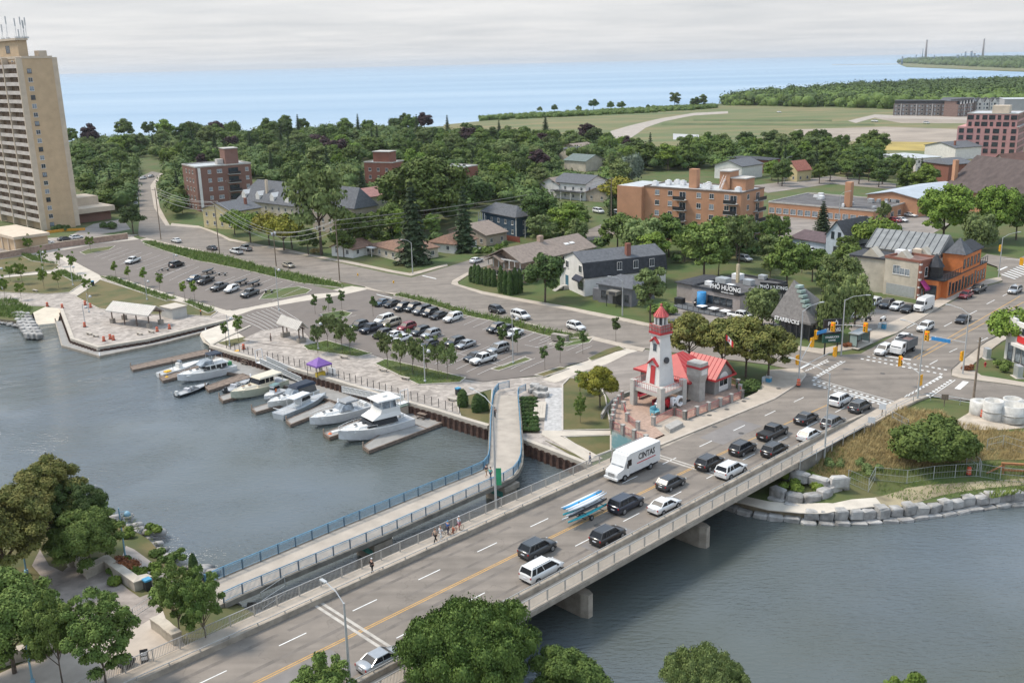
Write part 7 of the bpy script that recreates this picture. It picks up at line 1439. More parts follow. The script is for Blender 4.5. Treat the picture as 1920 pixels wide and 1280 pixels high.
  for x in (.27,.35,.43):
   for s_ in (-1,1):mb=MB();mb.tube([(X(x),s_*B*.37,zd+.5),(X(x),s_*B*.35,zd+1.5)],.06,4);mb.build('window_post',bcream,t)
  for s_ in (-1,1):mb=MB();mb.tube([(X(.11),s_*B*.38,dz(.1)),(X(.11),s_*B*.38,zd+1.5)],.05,5);mb.build('roof_post',bcream,t)
 elif kind=='cruiser':
  cab('trunk_cabin',X(.30),X(.88),B*.36,B*.24,zd,zd+.5,0,1.4,bw);cab('saloon_window',X(.16),X(.58),B*.40,B*.36,zd+.35,zd+1.05,0,.8,car_glass);cab('saloon_roof',X(.14),X(.55),B*.41,B*.39,zd+1.05,zd+1.25,0,.2,bw)
  for x in (.17,.27,.37,.47):
   for s_ in (-1,1):mb=MB();mb.tube([(X(x),s_*B*.405,zd+.3),(X(x),s_*B*.37,zd+1.1)],.09,4);mb.build('window_post',bw,t)
  cab('raised_windscreen',X(.40),X(.62),B*.36,B*.30,zd+1.2,zd+2.0,0,1.0,glass_blue);cab('canvas_top',X(.22),X(.44),B*.36,B*.34,zd+2.9,zd+3.1,.1,.2,navyc)
  for x in (.24,.42):
   for s_ in (-1,1):mb=MB();mb.tube([(X(x),s_*B*.34,zd+1.2),(X(x),s_*B*.34,zd+2.95)],.035,4);mb.build('canopy_post',white_metal,t)
  box_part(t,'green_locker',bgreen,X(.03),-.6,dz(.05),X(.03)+.9,.4,dz(.05)+.7)
 elif kind=='workboat':
  cab('cuddy',X(.42),X(.62),B*.30,B*.26,zd,zd+1.5,0,.5,balu);cab('cuddy_window',X(.425),X(.615),B*.305,B*.27,zd+.8,zd+1.35,.1,.4,car_glass);cab('hardtop',X(.25),X(.60),B*.34,B*.32,zd+1.7,zd+1.82,0,.1,bgrey)
  for x in (.27,.4):
   for s_ in (-1,1):mb=MB();mb.tube([(X(x),s_*B*.3,dz(.2)),(X(x),s_*B*.3,zd+1.7)],.045,5);mb.build('roof_post',white_metal,t)
  cab('bow_well',X(.68),X(.93),B*.26,B*.26,dz(.8)+.02,dz(.8)+.1,0,0,deckc);mb=MB();mb.tube([(X(0.02),-B*.4,dz(0)+.8),(X(0.02),B*.4,dz(0)+.8)],.05,5);mb.tube([(X(.3),-B*.42,dz(.3)+.8),(X(.02),-B*.4,dz(0)+.8),(X(.02),-B*.4,dz(0))],.04,5);mb.build('stern_rail',white_metal,t)
 elif kind=='open':
  cab('console',X(.42),X(.52),B*.22,B*.2,dz(.3),dz(.3)+1.1,0,.15,bw);cab('console_screen',X(.46),X(.52),B*.2,B*.18,dz(.3)+1.1,dz(.3)+1.5,0,.15,glass_blue);box_part(t,'yellow_cushion',yel,X(.10),-.8,dz(.1)+.05,X(.10)+1.2,.1,dz(.1)+.3);mb=MB();mb.tube([(X(.32),0,dz(.3)),(X(.32),0,dz(.3)+2)],.05,5);mb.build('rod_mast',trim_m,t)
 elif kind=='bass':
  cab('engine_cover',X(-.03),X(.05),.3,.22,dz(0)-.1,dz(0)+.7,0,.1,bw if 'green' in label else bblack);cab('console',X(.42),X(.5),.4,.3,dz(.3),dz(.3)+.6,0,.1,deckc);box_part(t,'casting_deck',deckc,X(.62),-B*.32,dz(.7)+.05,X(.85),B*.32,dz(.7)+.1);box_part(t,'seat',mat('pale_seat',(.45,.45,.47),.6,.2,4),X(.28),-.6,dz(.2),X(.36),.6,dz(.2)+.6)
  if 'green' in label:box_part(t,'green_panel',bgreen,X(.25),B*.47,F*.35,X(.6),B*.505,F*.8)
 elif kind=='rib':
  cab('cabin',X(.30),X(.62),B*.3,B*.25,zd,zd+1.5,0,.3,bgrey);cab('cabin_window',X(.31),X(.61),B*.305,B*.26,zd+.8,zd+1.3,.05,.3,car_glass);cab('cabin_roof',X(.28),X(.6),B*.32,B*.3,zd+1.5,zd+1.6,0,.1,mat('teal_roof',(.12,.2,.2),.7))
  box_part(t,'life_ring',mat('orange_ring',(.8,.18,.03),.6),X(.5),B*.3,zd+.4,X(.56),B*.33,zd+1.0)
 if kind in('fly','express','lobster','bimini','cruiser'):
  mb=MB();q=[(X(s),-(bw_(s)-.08),dz(s)+.65) for s in (.55,.7,.82,.92)]+[(h-.05,0,dz(1)+.7)]+[(X(s),bw_(s)-.08,dz(s)+.65) for s in (.92,.82,.7,.55)];mb.tube(q,.03,4)
  for x,y,z in q:mb.tube([(x,y,z-.65),(x,y,z)],.022,4)
  mb.build('bow_rail',white_metal,t)
  for s in (.62,.74):box_part(t,'deck_hatch',car_glass if kind!='lobster' else teak,X(s),-.28,dz(s)+(.54 if kind in('fly','express','cruiser','lobster','bimini') and s<.8 else .08),X(s)+.55,.28,dz(s)+(.58 if s<.8 else .12))
 return t
boat('sport_fishing_boat','largest white sport fishing boat with flybridge, outermost at the marina',(636,833),(766,797),4.9,1.95,'fly',bgrey)
boat('motor_cruiser','white express cruiser with grey canvas top, left of the largest boat',(582,803),(692,770),3.8,1.6,'express',bgrey)
boat('workboat','bare aluminium workboat with its bow toward the shore',(612,748),(522,786),3.1,1.1,'workboat',balu,balu)
boat('motor_cruiser','white cabin boat with navy canvas canopy',(503,770),(590,740),3.4,1.4,'bimini',bw)
boat('lobster_boat','cream lobster yacht with wheelhouse moored mid row',(434,753),(532,722),3.9,1.6,'lobster',mat('pale_sage_hull',(.46,.48,.38),.3,.02,1,spec=.6),bcream)
boat('bass_boat','black and green bass boat with fishing gear, in front of the old cruiser',(392,724),(332,745),2.1,.6,'bass',bblack,deckc)
boat('motor_cruiser','old white cabin cruiser with dark bimini at the upstream end',(334,720),(438,695),3.9,1.6,'cruiser',bgrey)
boat('centre_console_boat','slim white open boat with yellow cushion, furthest upstream',(378,684),(300,708),2.6,.9,'open',bw)
boat('patrol_boat','small grey cabin boat with orange life ring beside the navy canopy boat',(496,752),(532,736),2.2,.8,'rib',bgrey)
boat('bass_boat','dark bass boat half hidden behind the cream lobster yacht',(470,716),(424,738),2.0,.6,'bass',bblack,deckc)
for (px,py),c,lb in (((619,816),(.75,.16,.04),'orange mooring buoy at the dock finger tip'),((313,709),(.75,.42,.02),'yellow mooring buoy beside the white open boat'),((833,780),(.75,.16,.04),'orange buoy at the seawall end of the main dock')):
 mb=MB();mb.ico((0,0,.1),.38,2);mb.lathe([(.07,.4),(.07,.6)],6);o=mb.build('buoy',mat('buoy_paint_%d'%int(c[1]*100),c,.5),None,P(px,py,.3));tag(o,lb,'buoy')
lamp_al=mat('aluminium_lamp_pole',(.46,.47,.47),.5,.04,1,metal=.3);lamp_blue=mat('blue_lamp_paint',(.20,.36,.46),.5,.06,1)
def pole(base,top,r0,r1,m_,par):mb=MB();mb.tube([base,base.lerp(top,.5),top],r0,8,r2=r1);return mb.build('pole',m_,par)
def street_lamp(label,px,py,top,arm,base_z=None,group='tall street lamps'):
 b=G(px,py) if base_z is None else P(px,py,base_z);h=HT(b,top);t=thing('street_lamp',label,'street lamp',b,0,group);pole(Vector((0,0,-.3)),Vector((0,0,h)),.15,.09,lamp_al,t)
 a=Vector(arm);e=Vector((a.x,a.y,h+1.0));mb=MB();mb.tube([(0,0,h-.1),(a.x*.4,a.y*.4,h+.65),e],.05,5);mb.build('arm',lamp_al,t);an=math.atan2(a.y,a.x);mb=MB();mb.cbox((e.x+math.cos(an)*.35,e.y+math.sin(an)*.35,e.z-.02),(.8,.32,.12),an);mb.build('lamp_head',lamp_al,t);return t,h
U=ub;NN=nb
def v2(v,k):return (v.x*k,v.y*k,0)
street_lamp('tall street lamp on the near left sidewalk of the bridge beside the silver sedan',656,1278,1130,v2(NN,2.6),5.17)
street_lamp('tall thick lamp pole rising from the dry grass past the bridge',1545,862,700,v2(NN,5.5))
t,h_=street_lamp('street lamp with green banner standing mid bridge by the footbridge bend',930,952,760,(-2.4,3.2,0),5.17)
box_part(t,'banner',mat('green_banner',(.03,.30,.14),.7,.1,2),.1,-.03,3.0,.75,.03,5.2)
street_lamp('street lamp at the junction corner by the crosswalk, nearest the red shrub tree',1497,722,583,v2(U,-1) and (3.2,1.5,0),5.1)
street_lamp('street lamp across the junction with blue street sign arm',1720,748,618,v2(NN,3),5.0)
street_lamp('street lamp beside the far kerb with signal arm over the lanes',1805,700,588,v2(NN,3.2),5.0)
street_lamp('street lamp rising out of the cafe corner',1577,665,562,(3.4,-.8,0),5.1);street_lamp('street lamp at the far crossing by the orange pub',1872,519,445,v2(U,-1) and (4,1,0),5.1)
street_lamp('street lamp at the residential corner in front of the cream bungalow',774,514,455,(-2.2,-.4,0));street_lamp('street lamp in front of the navy house',985,447,415,(2.5,.5,0));street_lamp('street lamp by the grey shop',1167,592,527,(-2.5,.5,0))
street_lamp('thin street lamp behind the orange apartments',1571,436,365,(2.5,0,0));street_lamp('thin street lamp by the school trees',1470,345,298,(2.2,0,0))
def park_lamp(label,px,py,top,m_=lamp_al,group='slim park lamps',off=(.9,-.3)):
 b=G(px,py);h=HT(b,top);t=thing('park_lamp',label,'lamp',b,0,group);pole(Vector((0,0,-.3)),Vector((0,0,h)),.11,.07,m_,t);mb=MB();mb.tube([(0,0,h-.5),(off[0],off[1],h-.4)],.035,4);mb.build('arm',m_,t)
 mb=MB();mb.lathe([(.42,-.95),(.30,-.55),(.08,-.40)],10,(off[0],off[1],h));mb.build('lamp_shade',m_,t);mb=MB();mb.lathe([(.22,0),(.22,.5)],8);mb.build('pole_base',m_,t);return t
for a in [('grey park lamp in the large triangular bed of the marina promenade',797,717,650),('grey park lamp in the small triangular bed by the shelter',597,656,600),('grey lamp on the round ended traffic island in the marina car park',962,682,590),('grey park lamp at the left edge of the west lawns',4,543,498),('grey park lamp in the upper west lawn',81,509,468),('grey park lamp at the corner of the middle west lawn',137,536,495),
 ('grey park lamp on the west promenade paving',159,605,570),('grey park lamp behind the long picnic shelter',276,563,522),('grey lamp in the west car park amid the trailers',328,503,474),('grey lamp on the trailer park island',523,583,500+0),('grey park lamp at the top of the boat ramp',431,650,590),('grey park lamp on the promenade edge by the jetty path',167,616-30,550)]:park_lamp(*a)
for a in [('light blue lamp post in the bottom left corner',62,1282,1165,(-.8,-.2)),('light blue lamp post on the river path',236,1050,952,(.9,0)),('light blue lamp post half hidden in the left trees',50,1075,995,(.9,0))]:park_lamp(a[0],a[1],a[2],a[3],lamp_blue,'light blue lamp posts',a[4])
amb=mat('amber_signal_housing',(.75,.36,.01),.5);sig_red=bpy.data.materials.new('lit_red_signal');sig_red.use_nodes=True;sb=sig_red.node_tree.nodes['Principled BSDF'];sb.inputs['Base Color'].default_value=(.6,.02,.01,1);sb.inputs['Emission Color'].default_value=(1,.05,.02,1);sb.inputs['Emission Strength'].default_value=1.2
def signal(label,px,py,z,face,group='amber traffic signals',pole_px=None):
 p=P(px,py,z);t=thing('traffic_signal',label,'traffic light',p,face,group);box_part(t,'housing',amb,-.16,-.3,-.75,.16,.3,.75);box_part(t,'backplate',amb,-.22,-.42,-.9,-.17,.42,.9)
 for i in range(3):mb=MB();mb.lathe([(.13,0),(.13,.06)],10);l=mb.build('lens',trim_m if i else sig_red,t,(.16,0,.45-.45*i));l.rotation_euler=(0,R(90),0)
 if pole_px:
  q=P(pole_px[0],pole_px[1],5.0);q=Vector((q.x,q.y,z+.6));a=q-p;c,s=math.cos(-face),math.sin(-face);a=Vector((a.x*c-a.y*s,a.x*s+a.y*c,a.z));mb=MB();mb.tube([(0,0,.3),(a.x,a.y,0)],.06,5);mb.build('mast_arm',lamp_al,t)
 return t
b_=BA
for a in [('amber signal on the arm left of the cafe street lamp, red lit',1561,613,10.6,b_+math.pi,(1577,665)),('amber signal at the right end of the arm reaching over the bus shelter',1622,614,10.6,b_+math.pi,(1577,665)),('amber signal above the dump truck lane beside the blue sign',1737,630,10.4,b_+math.pi,(1805,700)),('amber signal hanging low on the post right of the dump truck',1689,677,9.2,R(-50),(1720,748)),('amber signal facing away on the corner post by the cafe lawn',1531,628,9.5,R(-50),(1577,665)),
 ('amber signal on the pedestrian post at the left junction corner',1522,641,9.0,R(130),(1497,722)),('low amber signal over the crosswalk at the left corner',1565,659,8.0,R(130),(1497,722)),('amber pedestrian signal low on the left corner post',1495,674,7.4,R(130),None),('amber signal low on the near right post',1725,712,7.2,R(130),None),('amber signal on the kerb post far right',1803,667,7.4,R(130),None),('amber signal over the far crossing at the right edge',1916,490,9.5,b_,(1872,519)),('amber signal on the far crossing post',1875,465,10,R(130),None)]:
 signal(a[0],a[1],a[2],a[3],a[4],pole_px=a[5])
t=thing('street_sign','blue street name sign hanging on the signal arm above the centre line','sign',P(1764,637,10.6),R(-46));box_part(t,'board',mat('blue_sign',(.03,.22,.50),.5),-1.6,-.04,-.3,1.6,.04,.3);text(t,'Hurontario St',.42,(0,-.05,0),RRr,whitem,'lettering',.01) if 0 else None
t=thing('street_sign','second blue street sign by the cafe on the short arm','sign',P(1541,622,10.4),BA+R(-10));box_part(t,'board',MC['blue_sign'],-1.3,-.04,-.3,1.3,.04,.3)
p=P(1557,664,5.1);t=thing('pylon_sign','black pylon sign with white PHO HUONG and green cafe panel at the corner','sign',p,R(10));hz_=HT(p,598)
for x in (-1.2,1.2):box_part(t,'leg',black_metal,x-.1,-.1,-.2,x+.1,.1,hz_)
box_part(t,'upper_panel',black_metal,-1.7,-.2,hz_-2.7,1.7,.2,hz_);box_part(t,'lower_panel',mat('dark_green_sign',(.01,.07,.045),.6),-1.7,-.2,hz_-4.3,1.7,.2,hz_-2.8)
text(t,'PHỞ',1.0,(0,-.23,hz_-.8),RRr,whitem,'lettering',.02);text(t,'HƯƠNG',.85,(0,-.23,hz_-1.9),RRr,whitem,'lettering',.02);text(t,'STARBUCKS',.48,(0,-.23,hz_-3.3),RRr,whitem,'lettering',.02);text(t,'COFFEE',.4,(0,-.23,hz_-3.9),RRr,whitem,'lettering',.02)
p=P(1612,646,5.15);t=thing('bus_shelter','glass bus shelter with grey roof on the lawn by the main road','bus shelter',p,BA);cg=mat('shelter_glass',(.25,.33,.31),.08,.05,1,spec=.8)
box_part(t,'roof',steel,-2.6,-.9,2.5,2.6,1.1,2.65)
for x in (-2.4,0,2.4):box_part(t,'post',black_metal,x-.05,.85,0,x+.05,.95,2.5)
for x in (-2.4,2.4):box_part(t,'post',black_metal,x-.05,-.7,0,x+.05,-.6,2.5)
for x in (-2.3,.1):box_part(t,'glass_panel',cg,x,.88,.3,x+2.2,.9,2.2)
for x in (-2.42,2.4):box_part(t,'glass_panel',cg,x,-.55,.3,x+.02,.8,2.2)
box_part(t,'bench',wood_dock,-1.5,.3,.45,1.5,.75,.52);box_part(t,'pad',conc_light,-3,-1.2,-.1,3,1.4,.02)
blue_bin=mat('blue_bin',(.05,.25,.42),.6,.1,2)
for (px,py),lb in (((1441,721),'pale blue twin recycling bin on the corner sidewalk'),((1657,618),'pale blue twin recycling bin on the lawn by the bus shelter'),((859,741),'black and blue bin by the promenade lawn'),((174,536),'blue grey bin on the west park path'),((278,1106),'blue bin at the lower left terrace corner')):
 p=G(px,py);p.z+=.15;t=thing('litter_bin',lb,'bin',p,BA);box_part(t,'body',blue_bin if 'pale' in lb else trim_m,-.35,-.35,0,.35,.35,1.05);box_part(t,'lid',steel if 'pale' in lb else blue_bin,-.4,-.4,1.05,.4,.4,1.25)
 if 'twin' in lb:box_part(t,'second_body',mat('white_bin',(.5,.55,.58),.6,.05),-.35,.45,0,.35,1.1,1.05)
org=mat('orange_barrel_plastic',(.48,.07,.025),.6,.08,2)
BL=[('in front of the west slab ramp, left one',89,575),('in front of the west slab ramp, right one',117,578),('on the paving by the lawn tip, left one',160,572),('on the paving by the lawn tip, right one',170,577),('by the lamp on the west promenade',159,613),('leftmost of three at the promenade wall corner',195,640),('middle of three at the promenade wall corner',207,636),('rightmost of three at the promenade wall corner',213,638),('left one of the pair along the west seawall',295,622),('right one of the pair along the west seawall',318,617),('just behind the marina fence start',457,655),('at the foot of the corner signal post',1497,723),('left one behind the concrete pipes',1842,782),('middle one behind the concrete pipes',1879,786),('right one behind the concrete pipes',1911,790),('on the worn river bank by the fence',1816,890)]
b0=None
for w_,px,py in BL:
 p=G(px,py) if px!=1497 else P(px,py,5.18);p.z+=.08
 if b0 is None:
  b0=thing('traffic_barrel','orange traffic barrel '+w_,'traffic barrel',p,0,'orange traffic barrels');mb=MB();mb.lathe([(.38,0),(.33,.05),(.30,.5),(.26,1.05),(.05,1.1)],12);mb.build('barrel_body',org,b0);mb=MB();mb.lathe([(.42,0),(.42,.08)],12);mb.build('base',trim_m,b0)
  for z in (.35,.7):mb=MB();mb.lathe([(.325,z),(.31,z+.12)],12);mb.build('reflective_band',mat('pale_band',(.55,.3,.2),.5),b0)
 else:copy_tree(b0,p,0,'orange traffic barrel '+w_)
for (px,py),lb in (((1847,687),'small red fire hydrant on the corner lawn'),((738,532+0),'yellow fire hydrant by the street corner'),((1001,652),'red hydrant post by the car park exit') if 0 else ((671,518),'yellow hydrant on the verge by the utility pole')):
 p=G(px,py);t=thing('fire_hydrant',lb,'hydrant',p);m_=red if 'red' in lb else yel;mb=MB();mb.lathe([(.2,0),(.14,.05),(.14,.6),(.2,.65),(.05,.85)],8);mb.build('barrel_body',m_,t);mb=MB();mb.cbox((0,0,.45),(.5,.14,.14));mb.build('nozzle',m_,t)
for (px,py,s_),lb in (((1850,672,1.0),'grey utility cabinet at the far sidewalk edge'),((1908,707,1.1),'tall grey utility cabinet right of the corner lawn'),((1884,692+0,.01),'x')):
 if s_<.1:continue
 p=G(px,py);t=thing('utility_cabinet',lb,'cabinet',p,BA+R(45));box_part(t,'body',steel,-.7*s_,-.4*s_,.1,.7*s_,.4*s_,1.9*s_);box_part(t,'plinth',conc_light,-1*s_,-.7*s_,-.1,1*s_,.7*s_,.1);box_part(t,'door',mat('cabinet_door',(.40,.42,.43),.5,.04),-.6*s_,-.42*s_,.2,.6*s_,-.405*s_,1.8*s_)
UP=[]
def upole(label,px,py,top,arms=1,r=.17,bz=None):
 b=G(px,py) if bz is None else P(px,py,bz);h=HT(b,top);t=thing('utility_pole',label,'utility pole',b,R(-40),'timber utility poles');pole(Vector((0,0,-.5)),Vector((0,0,h)),r,r*.7,wood_pole,t)
 for k in range(arms):mb=MB();mb.cbox((0,0,h-.6-k*1.1),(.12,2.4,.12));mb.build('cross_arm',wood_pole,t)
 for s_ in (-1,0,1):mb=MB();mb.lathe([(.06,0),(.08,.1),(.04,.22)],6,(0,s_*1.05,h-.54));mb.build('insulator',steel,t)
 UP.append((b,h));return t
upole('leaning timber utility pole at the foot of the hill street',302,450,352);upole('timber utility pole left of the yellow house',412,478,376,2);t=upole('timber utility pole with two grey transformers and a lamp arm',518,500,432,1)
for s_ in (-.5,.5):mb=MB();mb.lathe([(.32,0),(.32,1.1)],10,(0,s_,UP[-1][1]-1.6));mb.build('transformer',steel,t)
upole('timber utility pole by the planting strip gap',637,527,410,2);upole('thin timber pole in front of the tan brick house',949,548,500,0,.13);upole('timber pole standing in the trees above the tan house',1146,408,332,1)
upole('thick grey pole behind the concrete pipes',1823,768,632,0,.2);upole('pole by the brick apartment block',433,398,337,1,.12)
wire=mat('wire_rubber',(.30,.30,.29),.7)
def wire_run(label,a,b,sag,zs,ys):
 t=thing('overhead_wires',label,'wires',a)
 for z,y in zip(zs,ys):
  p0=Vector((0,0,z[0]))+Vector((y*.6,y*.8,0));p1=b-a+Vector((0,0,z[1]))+Vector((y*.6,y*.8,0));pts=[p0.lerp(p1,i/14)-Vector((0,0,sag*4*(i/14)*(1-i/14))) for i in range(15)];mb=MB();mb.tube(pts,.055,3);mb.build('wire',wire,t)
for i,j,lb in ((0,1,'overhead wires between the two poles left of the yellow house'),(1,2,'overhead wires from the yellow house pole to the transformer pole'),(2,3,'overhead wires from the transformer pole to the strip gap pole'),(3,5,'long overhead wires crossing above the gardens to the tree pole')):
 a,ha=UP[i];b,hb=UP[j];wire_run(lb,a,b,1.3,[(ha-.4,hb-.4),(ha-.4,hb-.4),(ha-1.6,hb-1.6),(ha-3,hb-3)],[-1,1,0,.2])
p=P(1357,722,5.2);h=HT(p,625);t=thing('flagpole','dark flagpole with the red and white maple leaf flag behind the lodge','flag',p,R(-30));pole(Vector((0,0,0)),Vector((0,0,h)),.08,.05,black_metal,t)
fr_=mat('flag_red',(.60,.03,.03),.8);fw=mat('flag_white',(.72,.72,.72),.8)
for k,(x0,x1,m_) in enumerate(((0,.4,fr_),(.4,1.2,fw),(1.2,1.6,fr_))):
 mb=MB();n=4;vs=[]
 for i in range(n+1):
  x=x0+(x1-x0)*i/n;y=.12*math.sin(x*3.2);vs+=[(x*.85,y,h-.1-.75*x),(x*.85,y,h-1.05-.75*x),(x*.85,y+.015,h-.1-.75*x),(x*.85,y+.015,h-1.05-.75*x)]
 mb.add(vs,[(4*i,4*i+1,4*i+5,4*i+4) for i in range(n)]+[(4*i+2,4*i+6,4*i+7,4*i+3) for i in range(n)]);mb.build('flag_panel',m_,t)
lf=[(0,.5),(.1,.3),(.22,.36),(.18,.1),(.36,.22),(.46,.05),(.3,-.12),(.04,-.2),(.04,-.45),(-.04,-.45),(-.04,-.2),(-.3,-.12),(-.46,.05),(-.36,.22),(-.18,.1),(-.22,.36),(-.1,.3)]
mb=MB();x=.8;y=.12*math.sin(x*3.2);mb.loft([[(x*.85+a_*.6,y-.03,h-.58-.75*x+b_c*.6) for a_,b_c in lf],[(x*.85+a_*.6,y+.05,h-.58-.75*x+b_c*.6) for a_,b_c in lf]]);mb.build('maple_leaf',fr_,t)
pipe_m=mat('precast_concrete',(.50,.49,.46),.85,.13,.9,.2,6)
for (px,py,r,h,k),lb in (((1836,775,1.45,2.0,0),'squat covered concrete manhole ring, leftmost of the stack'),((1860,785,1.4,2.9,1),'tall concrete pipe section standing second from the left'),((1897,788,1.9,2.5,1),'widest concrete ring with dark opening'),((1897,768,1.4,1.8,1),'concrete ring behind the widest one'),((1878,775,.9,1.6,0),'small concrete ring between the tall and the widest ones'),((1925,782,1.6,2.2,1),'concrete ring cut off by the right frame edge')):
 b=G(px,py);b.z=max(b.z,4.6);t=thing('concrete_pipe',lb,'concrete pipe',b,0,'concrete pipe sections')
 mb=MB();mb.lathe([(r*.97,0),(r,.1),(r,h)]+([(r*.80,h),(r*.80,.3)] if k else [(r*.35,h+.02),(r*.3,h-.4)]),20);mb.build('ring_wall',pipe_m,t);mb=MB();mb.lathe([(r*1.03,h*.42),(r*1.03,h*.52)],20);mb.build('joint_collar',pipe_m,t) if k else None
sheet('gravel_patch',[(1790,790),(1830,765),(1930,762),(1990,780),(1990,800),(1880,806),(1810,806)],.06,mat('pale_gravel',(.42,.36,.29),.95,.12,.5,coord='World'))
def cfence(label,pts,h,m_=steel):
 p=dens(gp(pts),2.6);o=p[0].copy();t=thing('mesh_fence',label,'fence',o);po=None
 for v in p:
  if po is None:mb=MB();mb.box(-.04,-.04,-.2,.04,.04,h);po=mb.build('post',m_,t,v-o)
  else:inst(po,'post',t,v-o)
 mb=MB();
 for z in (.1,h*.5,h):mb.tube([v-o+Vector((0,0,z)) for v in p],.025,4)
 mb.build('rail',m_,t);mb=MB();q=[v-o for v in p]
 for a,b in zip(q,q[1:]):
  for j in range(8):c=a.lerp(b,j/8);mb.tube([c+Vector((0,0,.1)),c+Vector((0,0,h))],.008,3)
 mb.build('mesh',m_,t)
cfence('galvanised mesh fence along the river path from the blocks to the right edge',[(1590,905),(1628,922),(1640,900),(1700,906),(1750,898),(1830,893),(1920,905)],1.9);cfence('loose fence panel leaning in the dry grass by the sidewalk',[(1672,790),(1690,800),(1702,806)],1.6);cfence('short mesh fence panels by the timber frame at the right edge',[(1812,870),(1835,885),(1838,893)],2.0);cfence('mesh fence behind the timber frame at the right edge',[(1850,845),(1880,838),(1925,852)],1.8)
p=G(1880,888);t=thing('timber_frame','orange brown timber shoring frame by the river fence','frame',p,R(-12));tb=mat('fresh_timber',(.34,.15,.06),.8,.12,2)
for x in (0,3,6):box_part(t,'post',tb,x-.12,-.12,-.5,x+.12,.12,1.4)
box_part(t,'top_beam',tb,-.3,-.16,1.4,6.4,.16,1.65);box_part(t,'mid_beam',tb,-.3,-.14,.5,6.4,.14,.7);mb=MB();mb.tube([(-2.6,-.2,-.3),(0,0,1.3)],.12,4);mb.build('brace',tb,t)
for (px,py,hh),lb in (((1632,813,2.6),'white information sign on two posts in the grass by the sidewalk'),((1653,785,2.4),'small white sign on a post beside the kerb end'),((1770,762,2.0),'back of a brown timber sign by the pipe fence')):
 p=G(px,py);t=thing('roadside_sign',lb,'sign',p,R(-20));box_part(t,'post',wood_pole,-.06,-.05,-.4,.06,.05,hh);box_part(t,'panel',whitem if 'white' in lb else wood_pole,-.5,-.09,hh-.9,.5,-.052,hh)
for (px,py),lb in (((66,547),'pale stone bench on the lower west lawn'),((168,628),'pale concrete bench by the west seawall, left one'),((180,632),'pale concrete bench by the west seawall, next to its twin'),((262,628),'long pale bench along the west seawall, left one'),((284,624),'long pale bench along the west seawall, right one'),((645,672),'concrete bench at the edge of the small promenade bed'),((718,696),'concrete bench at the left edge of the large promenade bed'),((760,712),'concrete bench at the lower edge of the large promenade bed'),((848,752),'pale bench by the promenade lawn')):
 p=G(px,py);p.z+=.05;t=thing('stone_bench',lb,'bench',p,R(-35),'pale benches');box_part(t,'seat',cap_m,-1,-.25,.38,1,.25,.52)
 for x in (-.8,.6):box_part(t,'leg',cap_m,x,-.2,-.05,x+.2,.2,.38)
p=P(1012,772,2.15);t=thing('stone_plinth','pale engraved slab plinth beside the shrub bed','plinth',p,R(90-4));box_part(t,'slab',conc_light,-3.9,-.95,0,3.9,.95,.45)
for k in range(3):box_part(t,'engraved_line',conc_gray,-2.8,-.5+k*.4,.451,2.6-k*.6,-.44+k*.4,.46)
t=thing('boulder_group','dark grey boulders stacked at the top of the shrub bed','boulders',P(1013,740,2.2))
for k in range(9):put_stone(t,Vector((rng.uniform(-1.4,1.4),rng.uniform(-1.5,2.4),.35 if k<6 else 1.0)),(1.5,1.1,.8),rng.uniform(0,3))
p=G(1050,640);t=thing('stone_marker','low stone sign plinth in the planting at the car park exit','plinth',p+Vector((0,0,.2)),R(-35));box_part(t,'slab',stone_ch,-1.8,-.6,0,1.8,.6,1.3)
def skin(nm,verts,edges,rad,m_,par=None,lv=2):
 me=bpy.data.meshes.new(nm);me.from_pydata(verts,edges,[]);o=bpy.data.objects.new(nm,me);COL.objects.link(o);md=o.modifiers.new('s','SKIN')
 for v,r in zip(me.skin_vertices[0].data,rad):v.radius=(r,r)
 me.skin_vertices[0].data[0].use_root=True;s=o.modifiers.new('u','SUBSURF');s.levels=lv;s.render_levels=lv
 dg=bpy.context.evaluated_depsgraph_get();m2=bpy.data.meshes.new_from_object(o.evaluated_get(dg));bpy.data.objects.remove(o);m2.materials.clear();m2.materials.append(m_);m2.polygons.foreach_set('use_smooth',[True]*len(m2.polygons));m2.name=nm
 o=bpy.data.objects.new(nm,m2);COL.objects.link(o);o.parent=par;return o
skinm=mat('skin_tone',(.42,.25,.18),.7,.04,3)
